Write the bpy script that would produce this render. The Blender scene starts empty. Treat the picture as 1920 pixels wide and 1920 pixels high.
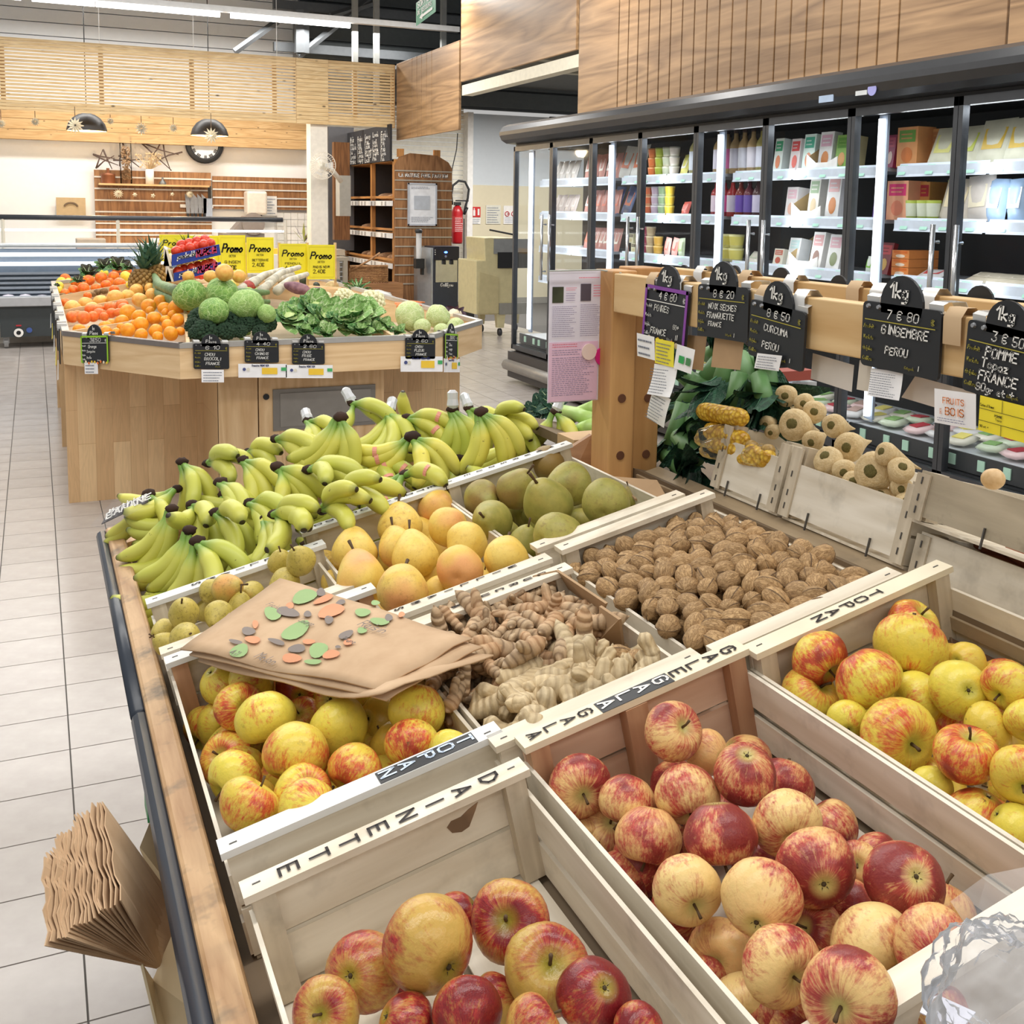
import bpy, math, random
from mathutils import Vector, Matrix, noise
sc = bpy.context.scene
COL = sc.collection
R = random.Random(7)
# ---------------------------------------------------------------- camera
F, CX, CY = 2032.504, 989.329, 631.416            # focal length and principal point (1920 px frame)
YAW, PIT, ROL = map(math.radians, (24.45887, 6.70696, 0.895735))
CAM = Vector((0, 0, 1.5))
_fw = Vector((math.sin(YAW)*math.cos(PIT), math.cos(YAW)*math.cos(PIT), -math.sin(PIT)))
_rt = Vector((math.cos(YAW), -math.sin(YAW), 0))
_up = _rt.cross(_fw)
RT = _rt*math.cos(ROL) + _up*math.sin(ROL)
UP = -_rt*math.sin(ROL) + _up*math.cos(ROL)
FW = _fw
cd = bpy.data.cameras.new('camera'); cam = bpy.data.objects.new('camera', cd); COL.objects.link(cam)
cd.sensor_width = 36; cd.lens = F*36/1920
cd.shift_x = -(CX-960)/1920; cd.shift_y = -(960-CY)/1920
cd.clip_start = 0.05; cd.clip_end = 100
cam.matrix_world = Matrix(((RT.x, UP.x, -FW.x, CAM.x), (RT.y, UP.y, -FW.y, CAM.y), (RT.z, UP.z, -FW.z, CAM.z), (0, 0, 0, 1)))
sc.camera = cam
# ---------------------------------------------------------------- world, exposure
w = bpy.data.worlds.new('world'); sc.world = w; w.use_nodes = True
w.node_tree.nodes['Background'].inputs[0].default_value = (1.0, 0.98, 0.95, 1)
w.node_tree.nodes['Background'].inputs[1].default_value = 0.47
sc.view_settings.view_transform = 'Standard'; sc.view_settings.look = 'None'
sc.view_settings.exposure = 0.0; sc.view_settings.gamma = 1.0; sc.view_settings.use_curve_mapping = False
def area(name, loc, sx, sy, power, rot=(0, 0, 0), col=(1, .97, .92)):
    l = bpy.data.lights.new(name, 'AREA'); l.shape = 'RECTANGLE'; l.size = sx; l.size_y = sy; l.energy = power; l.color = col
    o = bpy.data.objects.new(name, l); o.location = loc; o.rotation_euler = rot; COL.objects.link(o); return o
# rows of fluorescent tubes under the roof (each row one long strip light)
for yy, e in ((-2.2, 80), (0.9, 100), (4.2, 135), (7.6, 165), (11.0, 175)):
    area('tube_or_fill_light', (1.2, yy, 3.75), 7.0, .35, e)
area('tube_or_fill_light', (2.0, 14.3, 3.8), 6.0, .3, 165)
area('tube_or_fill_light', (6.2, 13.4, 2.9), 2.4, .3, 150)  # added fill light that brightens the blue-grey wall, not a tube row
# ---------------------------------------------------------------- pixel -> world helpers
def ray(px, py): return (RT*((px-CX)/F) - UP*((py-CY)/F) + FW)
def PX(px, py, x): d = ray(px, py); return CAM + d*((x-CAM.x)/d.x)
def PY(px, py, y): d = ray(px, py); return CAM + d*((y-CAM.y)/d.y)
def PZ(px, py, z): d = ray(px, py); return CAM + d*((z-CAM.z)/d.z)
AL = math.radians(12.9)                                # slope of the market display
N = Vector((-math.sin(AL), 0, math.cos(AL))); U = Vector((math.cos(AL), 0, math.sin(AL))); V = Vector((0, 1, 0))
def PD(px, py, D): d = ray(px, py); return CAM + d*(-D/d.dot(N))     # hit the tilted plane D below the eye
def uv(P): q = P-CAM; return q.dot(U), q.dot(V)
def T(u, v, D): return CAM - N*D + U*u + V*v
DF = Matrix(((U.x, V.x, N.x), (U.y, V.y, N.y), (U.z, V.z, N.z)))     # display frame
# ---------------------------------------------------------------- colours and materials
def S(r, g, b):
    f = lambda c: (c/255/12.92) if c/255 <= .04045 else ((c/255+.055)/1.055)**2.4
    return (f(r), f(g), f(b), 1)
class NT:
    def __init__(s, name):
        s.m = bpy.data.materials.new(name); s.m.use_nodes = True; s.t = s.m.node_tree; s.t.nodes.clear()
        s.out = s.t.nodes.new('ShaderNodeOutputMaterial'); s.b = s.t.nodes.new('ShaderNodeBsdfPrincipled')
        s.t.links.new(s.b.outputs[0], s.out.inputs[0]); s.tc = s.t.nodes.new('ShaderNodeTexCoord')
    def n(s, typ, **k):
        q = s.t.nodes.new('ShaderNode'+typ)
        for a, v in k.items():
            if a.startswith('i_'):
                key = a[2:]; key = int(key) if key.isdigit() else key
                s.put(q.inputs[key], v)
            else: setattr(q, a, v)
        return q
    def put(s, inp, v):
        if isinstance(v, bpy.types.NodeSocket): s.t.links.new(v, inp)
        else: inp.default_value = v
    def obj(s): return s.tc.outputs['Object']
    def map(s, vec, sc=(1, 1, 1), loc=(0, 0, 0)):
        q = s.n('Mapping'); s.put(q.inputs[0], vec); q.inputs['Scale'].default_value = sc; q.inputs['Location'].default_value = loc; return q.outputs[0]
    def noise(s, vec, scale=5, detail=3, rough=.5, dist=0):
        q = s.n('TexNoise'); s.put(q.inputs['Vector'], vec); q.inputs['Scale'].default_value = scale
        q.inputs['Detail'].default_value = detail; q.inputs['Roughness'].default_value = rough; q.inputs['Distortion'].default_value = dist; return q.outputs[0]
    def ramp(s, fac, *st):
        q = s.n('ValToRGB'); s.put(q.inputs[0], fac); e = q.color_ramp.elements
        while len(e) < len(st): e.new(.5)
        for el, (p, c) in zip(e, st): el.position = p; el.color = c if hasattr(c, '__len__') else (c, c, c, 1)
        return q.outputs[0]
    def mix(s, f, a, b, mode='MIX'):
        q = s.n('Mix', data_type='RGBA', blend_type=mode); s.put(q.inputs[0], f); s.put(q.inputs[6], a); s.put(q.inputs[7], b); return q.outputs[2]
    def math(s, op, a, b=0.5):
        q = s.n('Math', operation=op); s.put(q.inputs[0], a); s.put(q.inputs[1], b); return q.outputs[0]
    def bump(s, h, st=.3, d=.002):
        q = s.n('Bump'); s.put(q.inputs['Height'], h); q.inputs['Strength'].default_value = st; q.inputs['Distance'].default_value = d
        s.t.links.new(q.outputs[0], s.b.inputs['Normal'])
    def rnd(s): return s.n('ObjectInfo').outputs['Random']
    def fin(s, col, rough=.5, metal=0, spec=.5):
        s.put(s.b.inputs['Base Color'], col); s.put(s.b.inputs['Roughness'], rough); s.put(s.b.inputs['Metallic'], metal)
        s.b.inputs['Specular IOR Level'].default_value = spec; return s.m
_pl = {}
def plain(r, g, b, rough=.5, metal=0, spec=.5, var=0.0):
    k = (r, g, b, rough, metal, spec, var)
    if k not in _pl:
        t = NT('paint_%d_%d_%d' % (r, g, b)); c = S(r, g, b)
        nz = t.noise(t.obj(), 18, 3)
        v = var or .06
        lo = tuple(x*(1-v) for x in c[:3])+(1,); hi = tuple(min(1, x*(1+v)) for x in c[:3])+(1,)
        _pl[k] = t.fin(t.ramp(nz, (.3, lo), (.7, hi)), rough, metal, spec)
    return _pl[k]
def emit(name, c, st):
    m = bpy.data.materials.new(name); m.use_nodes = True; t = m.node_tree; t.nodes.clear()
    o = t.nodes.new('ShaderNodeOutputMaterial'); e = t.nodes.new('ShaderNodeEmission'); e.inputs[0].default_value = c; e.inputs[1].default_value = st
    t.links.new(e.outputs[0], o.inputs[0]); return m
def glass(name, tint=(1, 1, 1, 1), refl=.12, rough=.02, milky=0.0):
    m = bpy.data.materials.new(name); m.use_nodes = True; t = m.node_tree; t.nodes.clear()
    o = t.nodes.new('ShaderNodeOutputMaterial'); tr = t.nodes.new('ShaderNodeBsdfTransparent'); gl = t.nodes.new('ShaderNodeBsdfGlossy')
    tr.inputs[0].default_value = tint; gl.inputs['Roughness'].default_value = rough; gl.inputs[0].default_value = (.9, .95, 1, 1)
    mx = t.nodes.new('ShaderNodeMixShader'); lw = t.nodes.new('ShaderNodeLayerWeight'); lw.inputs[0].default_value = refl
    t.links.new(lw.outputs['Fresnel'], mx.inputs[0]); t.links.new(tr.outputs[0], mx.inputs[1]); t.links.new(gl.outputs[0], mx.inputs[2])
    last = mx
    if milky:
        d = t.nodes.new('ShaderNodeBsdfDiffuse'); d.inputs[0].default_value = (.9, .92, .95, 1); m2 = t.nodes.new('ShaderNodeMixShader')
        m2.inputs[0].default_value = milky; t.links.new(mx.outputs[0], m2.inputs[1]); t.links.new(d.outputs[0], m2.inputs[2]); last = m2
    t.links.new(last.outputs[0], o.inputs[0]); return m
def wood(name, c1, c2, axis=0, scale=6, rough=.55, stretch=14, knots=0, dirt=0, rndoff=True, bump=.15, ring=.5):
    """grain runs along the local axis; rings from distorted wave plus fibre noise"""
    t = NT(name); sc_ = [stretch*.25]*3; sc_[axis] = .25
    base = t.obj()
    if rndoff:
        ri = t.n('VectorMath', operation='SCALE'); cmb = t.n('CombineXYZ', i_0=t.rnd(), i_1=t.rnd(), i_2=t.rnd())
        t.put(ri.inputs[0], cmb.outputs[0]); ri.inputs['Scale'].default_value = 13.0
        ad = t.n('VectorMath', operation='ADD'); t.put(ad.inputs[0], base); t.put(ad.inputs[1], ri.outputs[0]); base = ad.outputs[0]
    v = t.map(base, tuple(sc_))
    a = t.noise(v, scale, 2, .5, ring); fib = t.noise(v, scale*9, 3, .6)
    wv = t.math('FRACT', t.math('MULTIPLY', a, 7.0)); wv = t.math('PINGPONG', wv, .5)
    f = t.math('ADD', t.math('MULTIPLY', wv, .9), t.math('MULTIPLY', fib, .55))
    col = t.ramp(f, (.15, c1), (.85, c2))
    tone = t.ramp(t.rnd(), (0, .86), (1, 1.0)); col = t.mix(.8, col, tone, 'MULTIPLY')
    if knots:
        vv = t.map(base, tuple(3.0 if i == axis else 6.0 for i in range(3)))
        vo = t.n('TexVoronoi'); t.put(vo.inputs['Vector'], vv); vo.inputs['Scale'].default_value = knots
        col = t.mix(t.ramp(vo.outputs['Distance'], (.04, 1.0), (.12, 0.0)), col, tuple(x*.25 for x in c1[:3])+(1,))
    if dirt:
        dn = t.noise(base, 14, 4, .65); col = t.mix(t.ramp(dn, (.53, 0.0), (.72, dirt*.8)), col, S(92, 84, 70))
    t.bump(t.math('ADD', fib, 0), bump, .001)
    return t.fin(col, rough)
# ---------------------------------------------------------------- mesh builder
class MB:
    def __init__(s): s.v = []; s.f = []; s.mi = []; s.cur = 0
    def add(s, vs, fs):
        o = len(s.v); s.v += [tuple(x) for x in vs]; s.f += [tuple(o+i for i in f) for f in fs]; s.mi += [s.cur]*len(fs); return s
    def box(s, c, d, rot=None):
        c = Vector(c); h = [x/2 for x in d]; vs = []
        for z in (-1, 1):
            for y in (-1, 1):
                for x in (-1, 1):
                    q = Vector((x*h[0], y*h[1], z*h[2])); vs.append(c + (rot @ q if rot else q))
        return s.add(vs, [(0, 2, 3, 1), (4, 5, 7, 6), (0, 1, 5, 4), (2, 6, 7, 3), (0, 4, 6, 2), (1, 3, 7, 5)])
    def b2(s, a, b): return s.box([(a[i]+b[i])/2 for i in range(3)], [abs(b[i]-a[i]) for i in range(3)])
    def hexa(s, q):                      # eight corners: bottom four, top four
        return s.add(q, [(3, 2, 1, 0), (4, 5, 6, 7), (0, 1, 5, 4), (1, 2, 6, 5), (2, 3, 7, 6), (3, 0, 4, 7)])
    def prism(s, pts, d):                # planar outline pts (3D) extruded by vector d
        n = len(pts); d = Vector(d); a = [Vector(p) for p in pts]; b = [p+d for p in a]
        return s.add(a+b, [tuple(range(n-1, -1, -1)), tuple(range(n, 2*n))]+[(i, (i+1) % n, n+(i+1) % n, n+i) for i in range(n)])
    def lathe(s, prof, seg=16, o=(0, 0, 0), M=None):
        o = Vector(o); vs = []; m = len(prof)
        for i in range(seg):
            a = 2*math.pi*i/seg
            for r, z in prof:
                q = Vector((r*math.cos(a), r*math.sin(a), z)); vs.append(o + (M @ q if M else q))
        fs = [(i*m+j, ((i+1) % seg)*m+j, ((i+1) % seg)*m+j+1, i*m+j+1) for i in range(seg) for j in range(m-1)]
        return s.add(vs, fs)
    def tube(s, pts, r, seg=8, cap=True):
        pts = [Vector(p) for p in pts]; n = len(pts); rr = r if hasattr(r, '__len__') else [r]*n; vs = []
        up = Vector((0, 0, 1)); d0 = (pts[1]-pts[0]).normalized()
        if abs(d0.dot(up)) > .9: up = Vector((1, 0, 0))
        x = d0.cross(up).normalized()
        for i, p in enumerate(pts):
            d = (pts[min(i+1, n-1)]-pts[max(i-1, 0)]).normalized(); x = (x - d*x.dot(d)).normalized(); y = d.cross(x)
            for k in range(seg):
                a = 2*math.pi*k/seg; vs.append(p + (x*math.cos(a)+y*math.sin(a))*rr[i])
        fs = [(i*seg+k, i*seg+(k+1) % seg, (i+1)*seg+(k+1) % seg, (i+1)*seg+k) for i in range(n-1) for k in range(seg)]
        if cap: fs += [tuple(range(seg-1, -1, -1)), tuple((n-1)*seg+k for k in range(seg))]
        return s.add(vs, fs)
    def ball(s, c, r, su=10, sv=7, fn=None):
        c = Vector(c); r = Vector(r) if hasattr(r, '__len__') else Vector((r, r, r)); vs = []
        for j in range(sv+1):
            th = math.pi*j/sv
            for i in range(su):
                ph = 2*math.pi*i/su; q = Vector((math.sin(th)*math.cos(ph), math.sin(th)*math.sin(ph), math.cos(th)))
                k = fn(q) if fn else 1; vs.append(c + Vector((q.x*r.x, q.y*r.y, q.z*r.z))*k)
        fs = [(j*su+i, (j+1)*su+i, (j+1)*su+(i+1) % su, j*su+(i+1) % su) for j in range(sv) for i in range(su)]
        return s.add(vs, fs)
    def mesh(s, name, mats, smooth=False):
        me = bpy.data.meshes.new(name); me.from_pydata(s.v, [], s.f); me.validate()
        for m in (mats if isinstance(mats, (list, tuple)) else [mats]): me.materials.append(m)
        if any(s.mi):
            for p, i in zip(me.polygons, s.mi): p.material_index = i
        if smooth: me.polygons.foreach_set('use_smooth', [True]*len(me.polygons))
        me.update(); return me
def link(name, me, parent=None, M=None):
    o = bpy.data.objects.new(name, me); COL.objects.link(o)
    if M is not None: o.matrix_world = M if parent is None else M
    if parent is not None: o.parent = parent
    return o
def tag(o, label=None, cat=None, group=None, kind=None):
    if label: o['label'] = label
    if cat: o['category'] = cat
    if group: o['group'] = group
    if kind: o['kind'] = kind
    return o
def thing(name, label, cat, loc=(0, 0, 0), rot=None, group=None):
    o = bpy.data.objects.new(name, None); o.empty_display_size = .05; COL.objects.link(o)
    M = (rot.to_4x4() if rot is not None else Matrix()); M.translation = Vector(loc); o.matrix_world = M
    o['_w'] = 1; tag(o, label, cat, group); return o
ROOTM = {}
def part(name, mb, mats, parent, smooth=False, world=True, label=None, bevel=0):
    """mb is in world coordinates (world=True) or in the parent's frame"""
    me = mb if isinstance(mb, bpy.types.Mesh) else mb.mesh(name, mats, smooth)
    o = bpy.data.objects.new(name, me); COL.objects.link(o); o.parent = parent
    if world:
        p = parent; M = Matrix()
        while p is not None: M = p.matrix_basis @ M if p.parent is None else p.matrix_basis @ M; p = p.parent
        o.matrix_basis = M.inverted()
    if label: o['label'] = label
    if name in ('print', 'red_print', 'small_lettering', 'printed_lettering', 'louvre', 'fruit_stickers'): o['kind'] = 'stuff'
    if bevel:
        bm = o.modifiers.new('bevel', 'BEVEL'); bm.width = bevel; bm.segments = 2; bm.limit_method = 'ANGLE'
    return o
def solo(name, mb, mats, label, cat, group=None, smooth=False, bevel=0):
    me = mb if isinstance(mb, bpy.types.Mesh) else mb.mesh(name, mats, smooth)
    # put the origin at the thing's base
    xs = [v.co for v in me.vertices]; c = Vector((sum(v.x for v in xs)/len(xs), sum(v.y for v in xs)/len(xs), min(v.z for v in xs)))
    for v in me.vertices: v.co -= c
    o = bpy.data.objects.new(name, me); COL.objects.link(o); o.location = c; tag(o, label, cat, group)
    if bevel:
        bm = o.modifiers.new('bevel', 'BEVEL'); bm.width = bevel; bm.segments = 2; bm.limit_method = 'ANGLE'
    return o
def struct(name, mb, mats, smooth=False, label=None):
    o = bpy.data.objects.new(name, mb.mesh(name, mats, smooth)); COL.objects.link(o); o['kind'] = 'structure'
    if label: o['label'] = label
    return o
ORD = ['first', 'second', 'third', 'fourth', 'fifth', 'sixth', 'seventh', 'eighth', 'ninth', 'tenth', 'eleventh', 'twelfth', 'thirteenth', 'fourteenth', 'fifteenth', 'sixteenth', 'seventeenth', 'eighteenth', 'nineteenth', 'twentieth']
def rowlabels(items, key, desc, where, rows):
    """label things by look, then by order from the left in rows counted from the far side"""
    idx = sorted(range(len(items)), key=lambda i: key(items[i])[1]); n = len(idx); out = [None]*n
    for r in range(rows):
        seg = sorted(idx[r*n//rows:(r+1)*n//rows], key=lambda i: key(items[i])[0])
        for k, i in enumerate(seg):
            out[i] = '%s, %s from left in %s row of %s' % (desc(items[i]), ORD[k % 16], ORD[r], where)
    return out
# ---------------------------------------------------------------- stroke lettering
GL = {'A': '00 26 40;12 32', 'B': '00 06 36 45 33 03;33 42 41 30 00', 'C': '45 36 16 05 01 10 30 41', 'D': '00 06 26 44 42 20 00', 'E': '40 00 06 46;03 33',
 'F': '00 06 46;03 33', 'G': '45 36 16 05 01 10 30 41 43 23', 'H': '00 06;40 46;03 43', 'I': '20 26', 'J': '01 10 20 31 36', 'K': '00 06;46 03 40',
 'L': '06 00 40', 'M': '00 06 23 46 40', 'N': '00 06 40 46', 'O': '10 01 05 16 36 45 41 30 10', 'P': '00 06 36 45 44 33 03', 'Q': '10 01 05 16 36 45 41 30 10;22 40',
 'R': '00 06 36 45 44 33 03;23 40', 'S': '45 36 16 05 04 42 41 30 10 01', 'T': '20 26;06 46', 'U': '06 01 10 30 41 46', 'V': '06 20 46', 'W': '06 10 23 30 46',
 'X': '00 46;06 40', 'Y': '06 23 46;23 20', 'Z': '06 46 00 40', '0': '10 01 05 16 36 45 41 30 10', '1': '04 26 20', '2': '05 16 36 45 44 00 40', '3': '06 46 23 33 42 41 30 10 01',
 '4': '30 36 02 42', '5': '46 06 03 33 42 41 30 10 01', '6': '45 36 16 05 01 10 30 41 42 33 13 02', '7': '06 46 10', '8': '13 04 05 16 36 45 44 33 13 02 01 10 30 41 42 33',
 '9': '01 10 30 41 45 36 16 05 04 13 33 44', '~': '45 36 16 05 01 10 30 41;04 34;02 32', '.': '00 10', ',': '10 0!', "'": '26 25', '+': '21 25;03 43', '-': '03 33', ':': '10 11;13 14',
 'a': '33 13 02 01 10 30;33 30', 'b': '06 00 20 31 32 23 03', 'c': '32 23 13 02 01 10 20 31', 'd': '33 13 02 01 10 30;36 30', 'e': '02 32 23 13 02 01 10 30', 'f': '00 05 16 26;03 23',
 'g': '33 13 02 01 10 30;33 3! 2? 0?', 'h': '06 00;02 13 23 32 30', 'i': '10 13;15 16', 'k': '06 00;33 02 30', 'l': '16 10', 'm': '00 03;02 13 22 20;22 33 42 40', 'n': '00 03;02 13 23 32 30',
 'o': '10 01 02 13 23 32 31 20 10', 'p': '0? 03;03 23 32 31 20 00', 'q': '33 13 02 01 10 30;33 3?', 'r': '00 03;01 13 23', 's': '33 13 02 31 20 00', 't': '15 11 20 30;03 33', 'u': '03 01 10 20 31;33 30',
 'v': '03 20 43', 'x': '00 33;03 30', 'y': '03 20;43 0?', 'z': '03 33 00 30', '/': '00 46'}
def swidth(text, squeeze=1.0):
    x = 0
    for ch in text:
        g = GL.get(ch) or GL.get(ch.upper())
        x += 3.6*squeeze if ch == ' ' or not g else max(int(c[0]) for pl in g.split(';') for c in pl.split())*squeeze+1.6
    return x
def strokes(mb, text, o, right, up, h, wt=.1, slant=0.0, jit=0.0, squeeze=1.0, advance=None, fitw=None):
    """flat pen strokes; o lower-left corner, h capital height, wt stroke width / h"""
    right = Vector(right).normalized(); up = Vector(up).normalized(); nrm = right.cross(up); x = 0.0; k = h/6.0; w2 = wt*h/2; hs = 1.0 if not fitw else fitw/(swidth(text, squeeze)*k); rr = random.Random(len(text)*7+ord(text[0]))
    D = {'!': -1, '?': -2}
    for ch in text:
        if ch == ' ': x += 3.6*squeeze; continue
        g = GL.get(ch) or GL.get(ch.upper())
        if not g: x += 3; continue
        jy = rr.uniform(-jit, jit); js = 1+rr.uniform(-jit, jit)*.15; mxx = 0
        for pl in g.split(';'):
            pts = []
            for c in pl.split():
                a, b = int(c[0]), D.get(c[1]); b = int(c[1]) if b is None else b; mxx = max(mxx, a)
                b = b*js+jy; pts.append(Vector(o) + right*((x+(a*squeeze))*hs*k+slant*b*k) + up*(b*k))
            for i in range(len(pts)-1):
                d = (pts[i+1]-pts[i]);
                if d.length < 1e-6: continue
                d.normalize(); s_ = nrm.cross(d)*w2; e = d*w2*.8
                mb.add([pts[i]-e-s_, pts[i+1]+e-s_, pts[i+1]+e+s_, pts[i]-e+s_], [(0, 1, 2, 3)])
        x += (mxx*squeeze+1.6) if advance is None else advance
    return x*k
def scribble(mb, o, right, up, w, h, lines, frac=.55, rr=None):
    """rows of tiny dashes standing for small print"""
    rr = rr or R; right = Vector(right).normalized(); up = Vector(up).normalized(); lh = h/lines
    for i in range(lines):
        y = h-(i+.8)*lh; x = 0.0; end = w*rr.uniform(.72, 1)
        while x < end:
            l = min(rr.uniform(.03, .1)*w, end-x); a = Vector(o)+right*x+up*y
            mb.add([a, a+right*l, a+right*l+up*lh*frac*.5, a+up*lh*frac*.5], [(0, 1, 2, 3)]); x += l+.018*w
def quad(mb, o, right, up, w, h):
    o = Vector(o); right = Vector(right).normalized()*w; up = Vector(up).normalized()*h
    return mb.add([o, o+right, o+right+up, o+up], [(0, 1, 2, 3)])
def copies(root, parts, M, label=None, group=None):
    r = root.copy(); COL.objects.link(r); r.matrix_basis = M
    if label: r['label'] = label
    if group: r['group'] = group
    for c in parts:
        q = c.copy(); COL.objects.link(q); q.parent = r
    return r
def frame(o, x, y, z):
    M = Matrix(((x.x, y.x, z.x, o.x), (x.y, y.y, z.y, o.y), (x.z, y.z, z.z, o.z), (0, 0, 0, 1))); return M
def axis_frame(o, z, roll=0.0, s=1.0):
    z = z.normalized(); x = z.orthogonal().normalized(); y = z.cross(x); x2 = x*math.cos(roll)+y*math.sin(roll); y2 = z.cross(x2)
    return frame(Vector(o), x2*s, y2*s, z*s)
WHITE = plain(238, 236, 232, .5); BLACK = plain(24, 25, 28, .5); STEEL = plain(170, 172, 176, .3, .8); GREYM = plain(120, 122, 126, .35, .6)
# ================================================================ SETTING
W_TILE = NT('ceramic_tile'); _n = W_TILE.noise(W_TILE.obj(), 6, 4, .6); _n2 = W_TILE.noise(W_TILE.obj(), 60, 2)
_c = W_TILE.mix(W_TILE.ramp(_n, (.35, 0.0), (.7, 1.0)), S(176, 168, 162), S(190, 183, 177)); _c = W_TILE.mix(.8, _c, W_TILE.ramp(W_TILE.rnd(), (0, .90), (1, 1.0)), 'MULTIPLY')
W_TILE.bump(_n2, .03, .0006); TILE = W_TILE.fin(_c, .22)
GROUT = plain(96, 92, 88, .9)
fl = struct('floor', MB().b2((-3, -1, -.05), (9, 17, -.003)), GROUT)
TX, TY, X0, Y0 = .2145, .2196, .041, 3.317
tm = MB().b2((.002, .002, -.003), (TX-.002, TY-.002, 0)).mesh('tile', TILE)
rest = MB()
for i in range(-6, 26):
    for j in range(-8, 46):
        x = X0+i*TX; y = Y0+j*TY
        if -3 <= i < 3 and -8 <= j < 22:
            o = bpy.data.objects.new('tile', tm); COL.objects.link(o); o.parent = fl; o.location = (x, y, 0)
        elif y < 15.6: rest.b2((x+.0025, y+.0025, -.003), (x+TX-.0025, y+TY-.0025, 0))
o = part('tile_field', rest, TILE, fl); o['kind'] = 'stuff'

BLUEW = plain(212, 218, 223, .6, 0, .3, .015); CREAM = plain(222, 212, 184, .55, 0, .3, .015); DWHITE = plain(248, 247, 246, .6, 0, .3, .012)
YB = 15.8
a = PY(862, 346, YB); dz = a.z
xr = PY(868, 300, YB).x; xl = PY(583, 300, YB).x
struct('wall_back', MB().b2((-1.5, YB, 0), (xl, YB+.1, 5.2)), DWHITE)
grv = MB()
for k in range(60): grv.b2((xl, YB-.012, .05+k*.07), (xr, YB, .05+k*.07+.062))
struct('wall_clapboard', grv, plain(226, 222, 208, .6))
struct('wall_right_upper', MB().b2((xr, YB, dz), (9, YB+.1, 2.95)), BLUEW)
struct('wall_right_lower', MB().b2((xr, YB-.012, 0), (9, YB+.1, dz)), CREAM)
struct('trim_1', MB().b2((xr, YB-.2, 0), (xr+.09, YB-.001, 2.95)), WHITE)
struct('baseboard_back', MB().b2((xr+.09, YB-.03, 0), (9, YB-.013, .1)), plain(150, 146, 138))
# upper cladding seen above the slatted screen: pale ribbed panels left, dark roof space right
CLAD = plain(222, 225, 228, .6, 0, .3, .015)
cl = MB(); xc = PY(553, 60, YB-.3).x
cladding = struct('wall_cladding', MB().b2((-1.5, YB-.1, 2.74), (xc, YB, 5.2)), CLAD)
for k in range(14): part('panel', MB().b2((-1.5, YB-.16, 2.78+k*.17), (xc, YB-.1, 2.78+k*.17+.158)), CLAD, cladding)
DARK = plain(62, 68, 72, .7)
roof = struct('ceiling', MB().b2((xc, YB-.6, 2.96), (9, YB-.5, 5.4)).b2((-3, 9.5, 5.2), (9, YB+.1, 5.3)), DARK)
for k in range(9): part('panel', MB().b2((xc, YB-.66, 3.0+k*.26), (9, YB-.6, 3.0+k*.26+.23)), plain(80, 86, 88, .6), roof)
MET = plain(96, 100, 104, .45, .5)
for k, (p0, p1) in enumerate((((560, 105), (740, -40)), ((440, 97), (520, 40)), ((566, 100), (566, 20)), ((620, 30), (700, 5)))):
    A = PY(*p0, 14.6); B = PY(*p1, 14.6)
    struct('ceiling_brace', MB().tube([A, B], .05 if k != 2 else .1, 6), MET)
for px in (705, 665, 830):
    A = PY(px, 125, 14.4); struct('ceiling_post', MB().b2((A.x-.035, 14.35, 2.6), (A.x+.035, 14.42, 4.6)), plain(150, 152, 150, .5))
for z in (3.55, 4.1): struct('ceiling_beam', MB().b2((3.0, 14.9, z), (9, 15.0, z+.12)), MET)
# ---- fluorescent fixtures
TUBE = emit('tube_glow', (1, .97, .93, 1), 9.0)
YT = 12.2
zt = PY(430, 29, YT).z
fx = thing('light_rail', 'long white rail carrying fluorescent tubes above the slatted wood screen', 'light rail', (2, YT, zt))
part('rail', MB().b2((-.6, YT-.04, zt+.03), (4.6, YT+.04, zt+.09)), plain(205, 206, 206, .4), fx)
for a_, b_ in ((-60, 40), (60, 178), (180, 412), (432, 656)):
    A = PY(a_, 10, YT); B = PY(b_, 20, YT); m = MB().tube([(A.x, YT, zt), (B.x, YT, zt)], .028, 8)
    part('tube', m, TUBE, fx, True)
for px in (187, 363, 519):
    A = PY(px, 100, 13.3); struct('trim_cable', MB().tube([(A.x, 13.3, 3.24), (A.x, 13.3, 5.2)], .004, 5), WHITE)
# ---- slatted screen
PINE = wood('pine_slat', S(206, 170, 116), S(240, 214, 165), 0, 5, .5, knots=1.3)
PINE2 = wood('pine_board', S(196, 152, 98), S(226, 190, 138), 0, 4, .5, knots=2.2)
WAL = wood('walnut_laminate', S(128, 96, 64), S(190, 152, 110), 1, 1.1, .42, 15, bump=.02, rndoff=False, ring=.7)
def screen(x0, x1, z0, z1, n, y, label, battens):
    t = thing('slat_screen', label, 'screen', ((x0+x1)/2, y, z0)); st = (z1-z0)/n
    for k in range(n):
        h = st*.66 if 2 < k < n-3 else st*.9
        m = MB().box((0, 0, 0), (x1-x0, .02, h)); o = part('slat', m, PINE, t, world=False); o.location = (0, 0, (k+.5)*st)
    for b in battens: part('batten', MB().b2((b-.025, y+.012, z0), (b+.025, y+.04, z1)), PINE2, t)
    return t
YS = 13.3
zb = PY(0, 205, YS).z; zt2 = PY(0, 68, YS).z
xA = PY(583, 230, YS).x; xB = PY(615, 230, YS).x; xC = PY(743, 238, YS).x
screen(-.9, xA-.18, zb, zt2, 21, YS, 'long pale pine slatted screen hanging above the deli counter', [PY(p, 150, YS).x for p in (5, 190, 360, 515)])
screen(xB+.002, xC-.03, zb, zt2, 21, YS+.01, 'short pale pine slatted screen between the white column and the chalkboard', [PY(p, 150, YS).x for p in (667, 738)])
t = thing('column_cladding', 'pine boards clad around the top of the white column', 'cladding', (xA, YS, zb))
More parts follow.
